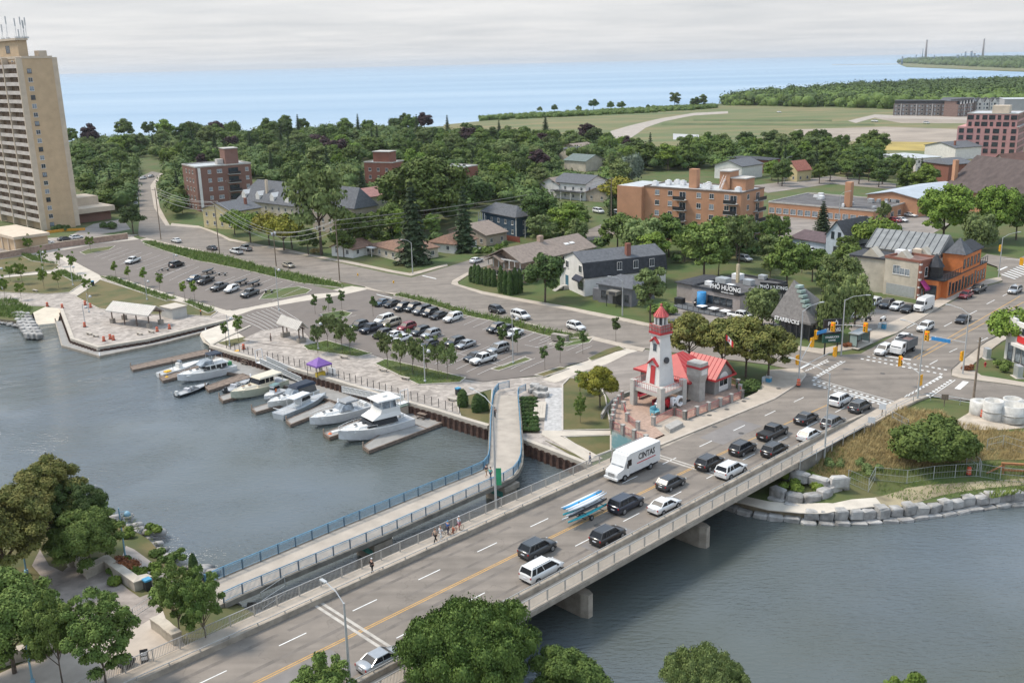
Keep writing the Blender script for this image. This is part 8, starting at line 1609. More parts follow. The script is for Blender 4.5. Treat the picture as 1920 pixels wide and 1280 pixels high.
def person(label,px,py,z,rz,shirt,trousers,hair,step=.25,short=False,lean=0,cap=None):
 p=P(px,py,z);t=thing('person',label,'person',p,rz)
 V=[(0,0,.95),(lean*.4,0,1.2),(lean,0,1.42),(lean+.02,0,1.53),(lean+.04,0,1.66),(0,.09,.92),(step*.5,.10,.50),(step,.10,.08),(step+.14,.10,.04),(0,-.09,.92),(-step*.3,-.10,.50),(-step,-.10,.08),(-step+.13,-.10,.04),
       (lean,.19,1.40),(lean-step*.4,.25,1.15),(lean-step*.3+.1,.24,.90),(lean-step*.3+.13,.24,.82),(lean,-.19,1.40),(lean+step*.5,-.25,1.16),(lean+step*.8,-.24,.93),(lean+step*.8+.04,-.24,.85)]
 E=[(0,1),(1,2),(2,3),(3,4),(0,5),(5,6),(6,7),(7,8),(0,9),(9,10),(10,11),(11,12),(2,13),(13,14),(14,15),(15,16),(2,17),(17,18),(18,19),(19,20)]
 Rr=[.13,.13,.12,.055,.105,.085,.06,.045,.04,.085,.06,.045,.04,.06,.045,.035,.035,.06,.045,.035,.035]
 skin('body',V,E,Rr,skinm,t,1)
 skin('shirt',[V[i] for i in (0,1,2,13,14,17,18)],[(0,1),(1,2),(2,3),(3,4),(2,5),(5,6)],[.155,.155,.145,.08,.065,.08,.065],mat('shirt_%d%d%d'%tuple(int(c*100) for c in shirt),shirt,.85,.1,5),t,1)
 k=(0,5,6,7,9,10,11) if not short else (0,5,6,9,10)
 if short:skin('shorts',[V[i] for i in k],[(0,1),(1,2),(0,3),(3,4)],[.15,.11,.085,.11,.085],mat('cloth_%d%d%d'%tuple(int(c*100) for c in trousers),trousers,.85,.1,5),t,1)
 else:skin('trousers',[V[i] for i in k],[(0,1),(1,2),(2,3),(0,4),(4,5),(5,6)],[.15,.105,.08,.06,.105,.08,.06],mat('cloth_%d%d%d'%tuple(int(c*100) for c in trousers),trousers,.85,.1,5),t,1)
 mb=MB();mb.ico((lean+.02,0,1.71),.115,2,(1,.9,.85));mb.build('hair' if not cap else 'helmet',mat('hair_%d'%int(hair[0]*1000),hair,.7,.1,5),t)
 mb=MB();mb.ico((lean+.145,0,1.66),.022,1);mb.build('nose',skinm,t);return t
DW=3.45;SW=5.17
person('person in dark shirt and tan shorts at the footbridge bend, left of the two walkers',912,893,DW,R(50),(.03,.035,.05),(.35,.27,.18),(.05,.03,.02),short=True)
person('person in teal top and dark trousers at the footbridge bend, right of the two walkers',920,898,DW,R(50),(.05,.38,.38),(.03,.04,.08),(.05,.03,.02))
person('person in dark clothes walking up the sandy ramp of the footbridge',928,783,2.95,R(80),(.12,.09,.08),(.02,.02,.03),(.02,.015,.01))
person('person all in black with white cap walking alone on the bridge sidewalk',698,1074,SW,R(44),(.015,.015,.017),(.015,.015,.017),(.6,.6,.6),step=.15,cap=1)
person('person in beige top and black trousers striding, leftmost of the bridge group',817,1017,SW,R(-136),(.36,.28,.22),(.015,.015,.017),(.15,.08,.04),step=.32)
person('person in white clothes, second from the left in the bridge group',827,1012,SW,R(-136),(.6,.62,.64),(.55,.58,.6),(.3,.2,.15))
person('cyclist in blue shirt standing over a bicycle in the bridge group',840,1002,SW,R(44),(.03,.12,.35),(.05,.05,.08),(.1,.3,.5),step=.1,cap=1)
person('cyclist with red helmet and pale top at the right of the bridge group',861,993,SW,R(44),(.5,.55,.6),(.35,.2,.25),(.6,.06,.04),step=.1,cap=1,short=True)
person('small child in orange between the two cyclists on the bridge',850,1001,SW,R(44),(.7,.16,.06),(.2,.1,.1),(.3,.1,.05),step=.05).scale=(.6,.6,.6)
person('worker in orange vest on the lawn edge by the boat ramp',377,592,2.1,R(0),(.75,.17,.02),(.03,.03,.05),(.05,.03,.02),step=.1)
person('person in blue standing at the path end behind the delivery truck',1106,870,5.17 if 0 else 2.2,R(0),(.25,.32,.4),(.2,.22,.3),(.05,.03,.02))
person('person under the purple tent in dark clothes',600,697,2.2,R(-90),(.02,.02,.03),(.05,.06,.1),(.04,.03,.02),step=.05)
person('seated figure in dark clothes by the small shelter on the paving',508,640,2.2,R(0),(.05,.05,.06),(.08,.06,.05),(.05,.03,.02),step=.1)
def bike(label,px,py,z,rz,c):
 p=P(px,py,z);t=thing('bicycle',label,'bicycle',p,rz,'bicycles on the bridge sidewalk');m_=mat('bike_%d'%int(c[0]*100),c,.5)
 for x in (-.52,.52):
  mb=MB();n=16;mb.tube([(x+.33*math.cos(2*math.pi*j/n),0,.35+.33*math.sin(2*math.pi*j/n)) for j in range(n+1)],.022,4);mb.build('wheel',tyre_m,t)
 mb=MB()
 for a,b in (((-.52,0,.35),(-.1,0,.35)),((-.1,0,.35),(.38,0,.82)),((-.18,0,.85),(.38,0,.85)),((-.1,0,.35),(-.2,0,.95)),((-.52,0,.35),(-.18,0,.85)),((.52,0,.35),(.36,0,1.0))):mb.tube([a,b],.02,4)
 mb.build('frame',m_,t);mb=MB();mb.tube([(.4,-.28,1.02),(.34,0,1.0),(.4,.28,1.02)],.015,4);mb.build('handlebar',trim_m,t);mb=MB();mb.cbox((-.2,0,.98),(.24,.14,.06));mb.build('saddle',trim_m,t);return t
bike('dark bicycle held by the blue shirted cyclist',838,1004,SW,R(40),(.05,.05,.06));bike('red bicycle at the right of the bridge group',859,996,SW,R(40),(.4,.04,.03));bike('orange child bicycle in the middle of the bridge group',850,1002,SW,R(48),(.7,.2,.05)).scale=(.7,.7,.7)
sheet('terrace_paving',[(92,1095),(130,1060),(165,1072),(190,1062),(262,1120),(290,1110),(300,1150),(250,1180),(120,1200),(60,1170)],.06,mat('worn_terrace_paving',(.27,.23,.20),.9,.14,.6,.3,8,coord='World'))
sheet('terrace_path',[(255,1150),(300,1130),(318,1180),(365,1230),(330,1262),(270,1285),(-60,1300),(0,1262),(100,1215),(240,1190)],.05,mat('cream_path_concrete',(.42,.36,.30),.85,.06,.5,.2,8,coord='World'))
sheet('river_path',[(236,1023),(252,1030),(318,1078),(330,1095),(300,1090),(230,1042)],.05,mat('worn_path_concrete',(.36,.31,.27),.9,.08,.5,coord='World'));sheet('terrace_path',[(75,1030),(92,1060),(135,1080),(90,1095),(60,1060)],.05,MC['worn_terrace_paving'])
ls=mat('limestone_wall',(.36,.32,.26),.9,.12,.8,.4,6);lc=mat('limestone_coping',(.44,.39,.32),.85,.08,.8,.3,8)
for pts,lb in (([(128,1062),(145,1056),(168,1080),(200,1063),(257,1104),(283,1096)],'zigzag limestone retaining wall with pale coping on the left terrace'),([(292,1176),(310,1188),(318,1196),(334,1208)],'short stepped limestone wall beside the sidewalk entrance'),([(-20,1252),(30,1238),(100,1222)],'low limestone edge under the bottom left trees')):
 wall_path('limestone_wall',lb,pts,.9,1.1,ls,cap=lc)
cfence('metal railing at the top of the terrace steps',[(250,1158),(285,1135)],1.1,rail_al);cfence('slanting metal railing down to the river beside the bridge abutment',[(352,1206),(395,1206),(480,1160)],1.1,rail_al);cfence('pale chain link gate by the water under the bridge end',[(492,1142),(536,1112)],2.0,steel)
p=G(272,1240);t=thing('sandwich_board','white and black sandwich board on the cream path','sign',p,R(20));
for s_ in (-1,1):mb=MB();mb.loft([[(-.35,s_*.35,0),(.35,s_*.35,0),(.35,s_*.32,0),(-.35,s_*.32,0)],[(-.35,s_*.05,1.3),(.35,s_*.05,1.3),(.35,s_*.02,1.3),(-.35,s_*.02,1.3)]]);mb.build('board',trim_m,t)
box_part(t,'poster',whitem,-.25,-.40,.9,.25,-.36,1.2);box_part(t,'poster',whitem,-.25,-.43,.45,.25,-.39,.75)
p=G(237,1252);t=thing('sculpture_disc','small dark round sculpture beside the sandwich board','sculpture',p);mb=MB();mb.lathe([(.5,.2),(.9,.7),(.6,1.1)],12);mb.build('disc',black_metal,t);mb=MB();mb.ico((0,0,1.0),.35,1);mb.build('centre',white_metal,t)
rs=np.random.RandomState(5)
def leafmat(nm,c,c2,rnd=.22,sc_=.9):return mat('foliage_'+nm,c,.75,.2,sc_,col2=c2,c2w=(.35,.65),rnd=rnd,spec=.25,detail=3)
LM={k:leafmat(k,*v) for k,v in {'green':((.068,.112,.023),(.13,.185,.04)),'dark':((.05,.085,.022),(.085,.13,.034)),'bright':((.09,.15,.02),(.16,.225,.035)),'yellow':((.16,.17,.02),(.27,.25,.03)),'olive':((.085,.105,.024),(.185,.175,.045)),'russet':((.16,.05,.025),(.28,.10,.04)),'pale':((.095,.135,.04),(.165,.205,.07)),
 'silver':((.13,.17,.12),(.21,.26,.19)),'purple':((.04,.022,.024),(.075,.042,.042)),'spruce':((.035,.058,.024),(.06,.088,.036)),'cedar':((.03,.06,.014),(.055,.095,.022)),'blue':((.05,.08,.08),(.09,.13,.13)),'tuft':((.10,.15,.03),(.18,.22,.06)),'straw':((.26,.20,.08),(.43,.35,.155))}.items()}
bark=mat('tree_bark',(.11,.085,.065),.95,.2,2,.4,8)
def quads(name,C,Nn,size,m,asp=1.5,core=None,spin=None):
 n=len(C);Nn=Nn/np.maximum(np.linalg.norm(Nn,axis=1,keepdims=True),1e-6);r=rs.normal(size=(n,3));u=np.cross(Nn,r);u/=np.maximum(np.linalg.norm(u,axis=1,keepdims=True),1e-6);v=np.cross(Nn,u)
 s=(size*(.6+.8*rs.rand(n,1)))*.5;u=u*s*asp;v=v*s
 V=np.stack([C-u,C-v*1.0+u*.1,C+u,C+v+u*.1],1).reshape(-1,3);k0=0;co=V;loops=np.arange(4*n);tot=np.full(n,4)
 if core is not None:
  cv,cf=core;loops=np.concatenate([loops,(cf+len(V)).ravel()]);co=np.concatenate([V,cv]);tot=np.concatenate([tot,np.full(len(cf),3)])
 me=bpy.data.meshes.new(name);me.vertices.add(len(co));me.vertices.foreach_set('co',co.astype('f').ravel());me.loops.add(len(loops));me.loops.foreach_set('vertex_index',loops.astype('i'));me.polygons.add(len(tot));st=np.concatenate([[0],np.cumsum(tot)[:-1]]);me.polygons.foreach_set('loop_start',st.astype('i'));me.polygons.foreach_set('loop_total',tot.astype('i'));me.update(calc_edges=True);me.materials.append(m);return me
_b=bmesh.new();bmesh.ops.create_icosphere(_b,subdivisions=2,radius=1);IV=np.array([v.co[:] for v in _b.verts]);IF=np.array([[v.index for v in f.verts] for f in _b.faces]);_b.free()
def crown(name,clumps,nleaf,size,m,droop=0,corek=.66,up=.35):
 cl=np.array(clumps);wgt=cl[:,3]**2;wgt/=wgt.sum();idx=rs.choice(len(cl),nleaf,p=wgt);d=rs.normal(size=(nleaf,3));d/=np.linalg.norm(d,axis=1,keepdims=True);d[:,2]=np.where(d[:,2]<-.35,-d[:,2]*.6,d[:,2])
 rad=cl[idx,3:4]*(.62+.56*rs.rand(nleaf,1)**.9);C=cl[idx,:3]+d*rad*np.array([1,1,.82]);C[:,2]-=droop*rs.rand(nleaf)*cl[idx,3]
 Nn=d+np.array([0,0,up])+rs.normal(size=(nleaf,3))*.45
 if droop:Nn=Nn*np.array([1,1,.3])
 cv=[];cf=[]
 if corek:
  for i,(x,y,z,r) in enumerate(cl):cv.append(IV*r*corek*(.85+.3*rs.rand(len(IV),1))*np.array([1,1,.8])+np.array([x,y,z]));cf.append(IF+i*len(IV))
  core=(np.concatenate(cv),np.concatenate(cf))
 else:core=None
 return quads(name,C,Nn,size,m,1.5,core)
def clump_ball(H,R_,n,seed,zc=.60,sq=.42,rr=(.22,.40)):
 q=random.Random(seed);o=[(0,0,H*zc,R_*.62)]
 for i in range(n):
  a=q.uniform(0,6.283);ph=math.acos(q.uniform(-.75,1));k=q.uniform(.55,.92);o.append((R_*k*math.sin(ph)*math.cos(a),R_*k*math.sin(ph)*math.sin(a),H*zc+H*sq*k*math.cos(ph),R_*q.uniform(*rr)))
 return o
def OD(i,n):return ['leftmost','second from left','third from left','fourth from left','fifth from left','sixth from left','seventh from left','eighth from left','ninth from left','tenth from left','eleventh from left','twelfth from left'][i] if i<n-1 else 'rightmost'
def trunk_mesh(H,r,R_,n=5,seed=1,zs=.35):
 q=random.Random(seed);mb=MB();mb.tube([(0,0,-.6),(.05*H*q.uniform(-1,1)*.4,0,H*zs),(.0,.02*H,H*.72)],r,7,r2=r*.35)
 for i in range(n):a=6.283*i/n+q.random();z=H*(zs+.12*q.random());mb.tube([(0,0,z),(R_*.35*math.cos(a),R_*.35*math.sin(a),z+H*.14),(R_*.68*math.cos(a),R_*.68*math.sin(a),z+H*.30)],r*.45,5,r2=r*.12)
 me=mb.mesh('trunk');me.materials.append(bark);return me
TK={}
def kind(nm,crown_me,trunk_me,H,R_):TK[nm]=(crown_me,trunk_me,H,R_)
for i in range(5):kind('broad%d'%i,crown('crown',clump_ball(14,5.6,[34,40,30,46,36][i],i+1,.56+.02*i,.38,(.16,.34)),5600,.50,LM['green']),trunk_mesh(14,.32,5.6,5,i),14,5.6)
kind('tall0',crown('crown',clump_ball(16,4.0,26,31,.56,.40),5000,.48,LM['green']),trunk_mesh(16,.3,4,5,9),16,4.0)
kind('willow',crown('crown',clump_ball(13,6.0,24,41,.6,.34,(.25,.42)),5200,.55,LM['pale'],1.5,.6),trunk_mesh(13,.4,6,5,9),13,6.0)
kind('airy',crown('crown',clump_ball(14,5.2,26,51,.6,.38,(.18,.30)),3600,.45,LM['pale'],.4,.55),trunk_mesh(14,.26,5.2,7,12),14,5.2)
kind('wide',crown('crown',clump_ball(9,6.2,30,61,.70,.22,(.2,.32)),5200,.5,LM['bright'],0,.7),trunk_mesh(9,.3,6.2,7,3,.3),9,6.2)
def spruce(n=3600,H=16,R_=3.8,seed=3,size=.5,lm='spruce',p=1.0):
 t=rs.rand(n)**1.25;z=H*(.06+.93*t);layer=np.floor(z/.95)*.95;fr=(z-layer)/.95;a=rs.rand(n)*6.283;br=np.sin(a*5+layer*2.3)*.22+1;rmax=R_*(1-(layer/H))**.85*br*p;r=rmax*(.25+.75*np.sqrt(rs.rand(n)));zz=layer+.75-.38*r-.25*fr
 C=np.stack([r*np.cos(a),r*np.sin(a),np.clip(zz,.4,H)],1);Nn=np.stack([np.cos(a)*.5,np.sin(a)*.5,np.ones(n)],1)+rs.normal(size=(n,3))*.35
 me=quads('crown',C,Nn,size,LM[lm],1.7,(np.array([[.55*R_*math.cos(j*6.283/9),.55*R_*math.sin(j*6.283/9),H*.1] for j in range(9)]+[[0,0,H*.96]]),np.array([[j,(j+1)%9,9] for j in range(9)])));return me
kind('spruce0',spruce(),trunk_mesh(15,.22,.6,3,1,.2),16,3.8);kind('spruce1',spruce(3000,16,3.0,5),trunk_mesh(15,.2,.5,3,2,.2),16,3.0)
def column(n,H,R_,size):
 z=H*rs.rand(n);a=rs.rand(n)*6.283;r=R_*np.clip(np.sqrt(np.maximum(1-((z/H-.35)/.66)**2,.02)),.1,1)*(.8+.25*rs.rand(n));C=np.stack([r*np.cos(a),r*np.sin(a),z],1);Nn=np.stack([np.cos(a),np.sin(a),np.full(n,.5)],1)+rs.normal(size=(n,3))*.3
 return quads('crown',C,Nn,size,LM['cedar'],1.6,(IV*np.array([R_*.8,R_*.8,H*.48])+np.array([0,0,H*.48]),IF))
kind('column',column(900,4.2,.75,.26),trunk_mesh(3,.07,.3,2,1,.1),4.2,.75)
kind('young0',crown('crown',clump_ball(4.6,1.15,9,71,.62,.30,(.3,.45)),520,.24,LM['green'],0,.5),trunk_mesh(4.6,.05,1,3,1),4.6,1.15)
kind('young1',crown('crown',clump_ball(6.5,1.9,16,72,.55,.38,(.16,.3)),900,.26,LM['pale'],.3,.35),trunk_mesh(6.5,.06,1.7,5,4,.2),6.5,1.9)
kind('bush',crown('crown',[(0,0,.5,.55),(.3,.1,.45,.4),(-.25,.2,.5,.4),(0,-.3,.4,.4)],260,.2,LM['green'],0,.8),trunk_mesh(.5,.04,.3,2,1),1.0,.75)
kind('maple',crown('crown',clump_ball(9.5,4.4,50,81,.60,.36,(.13,.27)),14000,.27,LM['olive'],0,.62),trunk_mesh(9.5,.22,4.4,6,7,.25),9.5,4.4)
kind('bigmaple',crown('crown',clump_ball(15,7.5,64,82,.56,.40,(.13,.27)),16000,.42,LM['bright'],0,.66),trunk_mesh(15,.4,7.5,6,8,.2),15,7.5)
kind('near_a',crown('crown',clump_ball(11,4.3,90,83,.55,.42,(.10,.21)),64000,.14,LM['olive'],0,.62),trunk_mesh(11,.24,4.2,7,9,.2),11,4.3)
kind('near_b',crown('crown',clump_ball(8.5,4.2,80,84,.54,.40,(.11,.22)),56000,.14,LM['green'],0,.62),trunk_mesh(8.5,.2,4,7,10,.2),8.5,4.2)
kind('near_c',crown('crown',clump_ball(7.5,2.9,46,85,.56,.44,(.10,.21)),20000,.13,LM['green'],0,.45),trunk_mesh(7.5,.11,2.8,8,11,.2),7.5,2.9)
kind('locust',crown('crown',clump_ball(10.5,7.2,170,86,.66,.30,(.08,.16)),120000,.14,LM['bright'],.3,.6),trunk_mesh(10.5,.35,7,9,12,.3),10.5,7.2)
TREE0={}
def tree(nm,base,H,lm=None,label='',name='deciduous_tree',group=None,wk=1.0,cat='tree'):
 cm,tm,H0,R0=TK[nm];s=H/H0;t=thing(name,label,cat,base,rng.uniform(0,6.28),group);sw=s*wk
 for me,n_ in ((cm,'crown'),(tm,'trunk')):
  o=bpy.data.objects.new(n_,me);COL.objects.link(o);o.parent=t;o.scale=(sw,sw,s)
  if n_=='crown' and lm:paint(o,LM[lm])
 return t
def at_top(px,py,H):
 z=4.0
 for _ in range(5):p=P(px,py,z+H);z=hp(p.x,p.y)
 p.z=z;return p
def TB(nm,px,ytop,ybase,lm,label,name='deciduous_tree',group=None,wk=1.0):
 b=G(px,ybase);return tree(nm,b,HT(b,ytop),lm,label,name,group,wk)
for a in [('airy',603,308,478,'pale','tall feathery pale green tree towering over the street gardens','deciduous_tree',None,1.0),('bigmaple',800,288,432,'green','broad rounded deep green tree, largest crown among the central gardens','deciduous_tree',None,1.15),('broad1',735,380,452,'green','rounded green tree left of the taller spruce','deciduous_tree',None,1.1),
 ('spruce0',776,342,494,None,'tall dark spruce beside the cream bungalow','spruce_tree',None,.95),('spruce1',871,350,472,None,'tall dark spruce left of the navy house','spruce_tree',None,1.05),('spruce1',555,288,325,'blue','small blue spruce in the wood left of centre','spruce_tree',None,1.2),('broad0',1008,350,446,'dark','dark spreading tree right of the navy house','deciduous_tree',None,.9),('broad3',1074,378,450,'green','round bright green tree beside the side street bend','deciduous_tree',None,1.15),
 ('wide',1160,335,392,'yellow','golden yellow tree left of the orange apartment block','deciduous_tree',None,1.0),('spruce1',1146,345,405,None,'dark narrow spruce in front of the golden tree','spruce_tree',None,.7),('willow',1185,284,345,'silver','silvery grey willow behind the orange apartments','willow_tree',None,.9),
 ('willow',1205,402,492,'pale','wide pale green tree in front of the left end of the orange apartments','deciduous_tree',None,1.05),('broad2',1223,434,500,'bright','vivid lime green tree in front of the orange apartments','deciduous_tree',None,1.25),('broad4',1320,420,535,'green','large green tree above the noodle restaurant','deciduous_tree',None,1.0),('airy',1385,400,505,'pale','loose olive tree in front of the orange apartment corner','deciduous_tree',None,.9),('broad1',1475,442,545,'green','green tree just above the pyramid cafe','deciduous_tree',None,.9),
 ('tall0',1219,490,604,'pale','ragged tree smothered in creeper by the grey shop','deciduous_tree',None,.95),('broad0',1022,468,566,'dark','dark spreading tree in front of the white gambrel house','deciduous_tree',None,1.0),('willow',1428,535,612,'pale','pale weeping birch left of the pyramid cafe','birch_tree',None,.95),('airy',1570,472,580,'pale','pale airy tree behind the pyramid cafe','deciduous_tree',None,1.0),('willow',1562,520,640,'pale','weeping birch at the right corner of the pyramid cafe','birch_tree',None,.6),('willow',1602,505,612,'pale','weeping birch between the pyramid cafe and the store car park','birch_tree',None,.6),
 ('wide',1640,412,484,'bright','flat topped light green tree beside the blue gabled house','deciduous_tree',None,.9),('wide',1655,445,500,'green','smaller flat topped tree above the cream store','deciduous_tree',None,.8),('spruce0',1541,378,440,None,'dark conifer by the school yard','spruce_tree',None,1.3),('airy',1655,375,428,'pale','thin pale tree beside the school annex','deciduous_tree',None,.7),
 ('bigmaple',1768,343,456,'bright','big bright maple left of the church wall','maple_tree',None,.92),('bigmaple',1862,343,452,'bright','big bright maple right of its twin before the church','maple_tree',None,.85),('broad2',1905,365,450,'green','green tree at the right edge before the church','deciduous_tree',None,.9),('willow',1835,395,470,'pale','loose pale tree behind the orange pub','deciduous_tree',None,.9),('wide',1896,584,668,'bright','spreading light green tree beside the white shop','deciduous_tree',None,.85),
 ('broad1',205,355,398,'green','round tree beside the garage block of the tower','deciduous_tree',None,1.2),('broad4',250,384,438,'dark','dark tree at the left kerb of the hill street','deciduous_tree',None,1.1),('wide',440,396,440,'bright','light green shrubby tree beside the yellow house','deciduous_tree',None,.8),('wide',505,402,460,'yellow','yellow green tree in front of the slate terrace','deciduous_tree',None,.8),('wide',470,402,456,'bright','light green shrubby tree right of the yellow house','deciduous_tree',None,.9),('wide',533,408,470,'yellow','second yellow green tree before the slate terrace','deciduous_tree',None,.9),('broad1',578,428,478,'dark','dark little tree at the foot of the feathery tall tree','deciduous_tree',None,1.1),('broad3',645,432,482,'green','green tree touching the white garage','deciduous_tree',None,1.0),('broad2',548,400,466,'green','green tree left of the feathery tall tree','deciduous_tree',None,1.0),
 ('broad3',690,400,470,'green','green tree behind the white garage','deciduous_tree',None,1.1),('spruce0',680,318,372,None,'dark conifer in the wood above the pink roofed house','spruce_tree',None,1.3),('spruce1',1023,218,262,None,'lone dark spruce rising above the central treeline','spruce_tree',None,1.3),('broad0',935,455,476,'bright','small light tree left of the navy house','deciduous_tree',None,1.0),
 ('maple',1292,582,688,'olive','golden olive maple behind the lighthouse','maple_tree',None,1.0),('maple',1352,592,700,'olive','golden olive maple left of the flagpole','maple_tree',None,1.0),('maple',1398,588,706,'olive','golden olive maple right of the flagpole','maple_tree',None,.95),('maple',1440,606,712,'olive','golden olive maple nearest the junction','maple_tree',None,1.05),
 ('maple',1125,684,764,'yellow','small yellow green tree left of the lighthouse terrace','maple_tree',None,.95),('young0',1087,690,738,'green','little tree on the lawn left of the yellow green one','deciduous_tree',None,1.3),('near_c',1088,735,792,'green','sparse sapling low on the lawn left of the lighthouse','deciduous_tree',None,.55),
 ('near_a',100,846,1040,'olive','tall golden olive tree rising over the river at lower left','deciduous_tree',None,1.0),('near_a',158,886,1045,'dark','dark olive tree behind the round green one at lower left','deciduous_tree',None,.85),('near_a',18,896,1110,'olive','golden olive tree at the left frame edge','deciduous_tree',None,1.05),('near_b',172,948,1072,'green','round deep green tree on the river bank at lower left','deciduous_tree',None,1.05),
 ('near_b',28,1062,1262,'green','broad leafy tree filling the lower left edge','deciduous_tree',None,.95),('near_c',118,1105,1285,'green','thin tree in front of the terrace, left one','deciduous_tree',None,.65),('near_c',200,1102,1292,'green','thin tree in front of the terrace, right one','deciduous_tree',None,.85),('near_c',338,1050,1196,'green','leafy tree left of the footbridge landing','deciduous_tree',None,.72),('near_c',388,1060,1212,'green','leafy tree in front of the footbridge landing','deciduous_tree',None,.68),('column',365,1038,1082,'cedar','narrow green cypress by the footbridge landing','cypress_tree',None,1.0)]:TB(*a)
for (px,py,H,nm,lm,wk),lb in (((888,1352,11.4,'locust','green',.86),'huge locust tree in the foreground beside the bridge'),((1062,1372,8.6,'near_b','green',.9),'tree top at the bottom edge right of the huge locust'),((1318,1400,9.3,'locust','pale',.62),'feathery pale tree top at the bottom edge, right of centre'),((1700,1420,8.0,'near_c','bright',.9),'pointed light green tree tip at the bottom right'),((612,1392,8.8,'near_c','green',.9),'tree tips at the bottom edge left of the silver sedan')):
 b=P(px,py,1.0);tree(nm,b,H,lm,lb,wk=wk)
Y=[('young0','bright',y,'small slender tree lining the upper walk of the west park') for y in [(218,522),(243,530),(273,537),(300,549),(347,563),(366,566)]]+[('young0','green',y,'sapling beside the boat ramp') for y in [(425,646),(447,641)]]+[('young0','dark',y,'sapling on the islands by the shelter') for y in [(591,590),(617,588),(641,582),(700,594)]]+\
  [('young1','pale',y,'feathery young tree in the small triangular bed') for y in [(596,662),(615,652),(642,664),(657,666),(630,645)]]+[('young1','pale',y,'feathery young tree in the large triangular bed') for y in [(727,690),(752,700),(775,703),(800,706),(822,704),(840,712)]]+[('young0','dark',y,'sapling near the marina car park exit') for y in [(946,664),(970,661),(1022,694),(1050,681),(1093,664),(1155,642)]]+\
  [('young1','bright',y,'wispy sapling on the west lawns') for y in [(20,528),(42,532),(82,498),(113,500),(138,512),(83,542),(110,540),(165,553),(10,560),(40,562),(170,472),(55,476)]]
from collections import Counter
YC=Counter(q[3] for q in Y)
YO={}
for nm,lm,(px,py),lb in sorted(Y,key=lambda q:q[2][0]):
 i_=YO.get(lb,0);YO[lb]=i_+1;lo=lb;lb=lb+', '+OD(i_,YC[lb])
 b=G(px,py);b.z+=.1;tree(nm,b,(5.8 if nm=='young0' else 8.6)*rng.uniform(.85,1.15)*(.8 if 'wispy' in lb else 1),lm,lb,'young_tree',lo.replace('tree','trees').replace('sapling','saplings'),.8 if nm=='young0' else .72)
for i_,(px,py) in enumerate([(884,528),(891,530),(898,532),(905,533),(912,535),(919,536),(926,537)]):tree('column',G(px,py),4.4*rng.uniform(.9,1.1),None,'dense cedar in the trimmed row left of the tan brick house, '+OD(i_,7),'cedar_tree','cedars left of the tan brick house',1.0)
for i_,(px,py) in enumerate([(940,548),(948,551),(957,553),(966,551),(975,549)]):tree('column',G(px,py),6.0*rng.uniform(.9,1.1),None,'tall cedar in the row in front of the tan brick house, '+OD(i_,5),'cedar_tree','cedars in front of the tan brick house',.75)
for px,py,lb in [(868,762,'dumpy conifer on the promenade lawn, left one'),(895,772,'dumpy conifer on the promenade lawn, middle one'),(906,770,'dumpy conifer on the promenade lawn, right one')]:tree('column',G(px,py),3.0,None,lb,'conifer_shrub',None,1.7)
for i in range(9):
 for j in range(4):
  px=980+j*7.5+i*.4;py=752+i*7.2
  if rng.random()<.9:b=G(px,py);b.z+=.08;tree('bush',b,.85,'cedar','round green shrub in the rows of the long planting bed','shrub','shrubs in the long planting bed',1.0,'shrub')
BU=[(1700,868,5.5),(1725,872,5.8),(1752,874,6.2),(1778,872,5.6),(1800,868,5.0),(1735,850,6.0),(1770,848,5.6)]
cl=[];c0=G(1748,868)
for px,py,h in BU:b=G(px,py)-c0;cl.append((b.x,b.y,b.z+h*.42,h*.42));cl+=[(b.x+rng.uniform(-2,2),b.y+rng.uniform(-2,2),b.z+h*rng.uniform(.35,.8),h*.2) for _ in range(7)]
t=thing('bush','big dark green thicket in the dry grass of the right bank','bush',c0);o=bpy.data.objects.new('foliage',crown('foliage',cl,22000,.28,LM['green'],0,.8));COL.objects.link(o);o.parent=t;mb=MB();mb.tube([(0,0,-.4),(0,0,2)],.15,6,r2=.05);mb.build('stem',bark,t)
def blob(label,px,py,n,h,w_,lm,nl,size,name='shrub'):
 c=G(px,py);q=[(rng.uniform(-w_,w_),rng.uniform(-w_*.6,w_*.6),h*rng.uniform(.25,.6),h*rng.uniform(.35,.55)) for _ in range(n)]
 t=thing(name,label,'shrub',c);o=bpy.data.objects.new('foliage',crown('foliage',q,nl,size,LM[lm],0,.8));COL.objects.link(o);o.parent=t
blob('leafy light green planting above the lower block wall',1500,912,12,1.5,3.6,'bright',7000,.2);blob('russet red shrub behind the zigzag wall',236,1068,5,1.6,1.2,'russet',1500,.2);blob('low green planting behind the zigzag wall, upper part',262,1085,9,1.3,2.6,'bright',4000,.2);blob('low green planting by the left end of the zigzag wall',195,1066,8,1.2,2.2,'green',3000,.2)
blob('green shrubs under the footbridge landing',335,1120,8,1.6,2.4,'green',4500,.2);blob('grey green reedy bank below the dry grass',1600,880,10,1.2,3.4,'pale',5000,.25);blob('dark shrub by the end wall of the lodge terrace',1402,735,5,2.2,1.4,'dark',2200,.22);blob('yellow flowers in the terrace planter',1263,799,4,.7,.9,'yellow',700,.14,'flowers')
blob('dark hedge at the foot of the tan tower',118,432,8,2.0,3.5,'dark',3000,.35,'hedge');blob('dark hedge beside the tower car ramp',205,428,8,2.4,3.2,'dark',3000,.35,'hedge');blob('clipped hedge in front of the white shop',1900,692,9,1.4,3.2,'green',4000,.2,'hedge');blob('pink and green flower pot mound at the corner lamp',1815,695,4,1.2,.7,'russet',900,.15,'flowers');blob('red flowers beside the bus shelter',1586,652,4,1.2,.7,'russet',900,.15,'flowers');blob('dark evergreen clump behind the parked dark car near the restaurant',1240,588,7,2.4,2.4,'green',3500,.28)
blob('orange flowering shrub at the edge of the street gardens',592,474,4,1.8,1.2,'straw',900,.22)
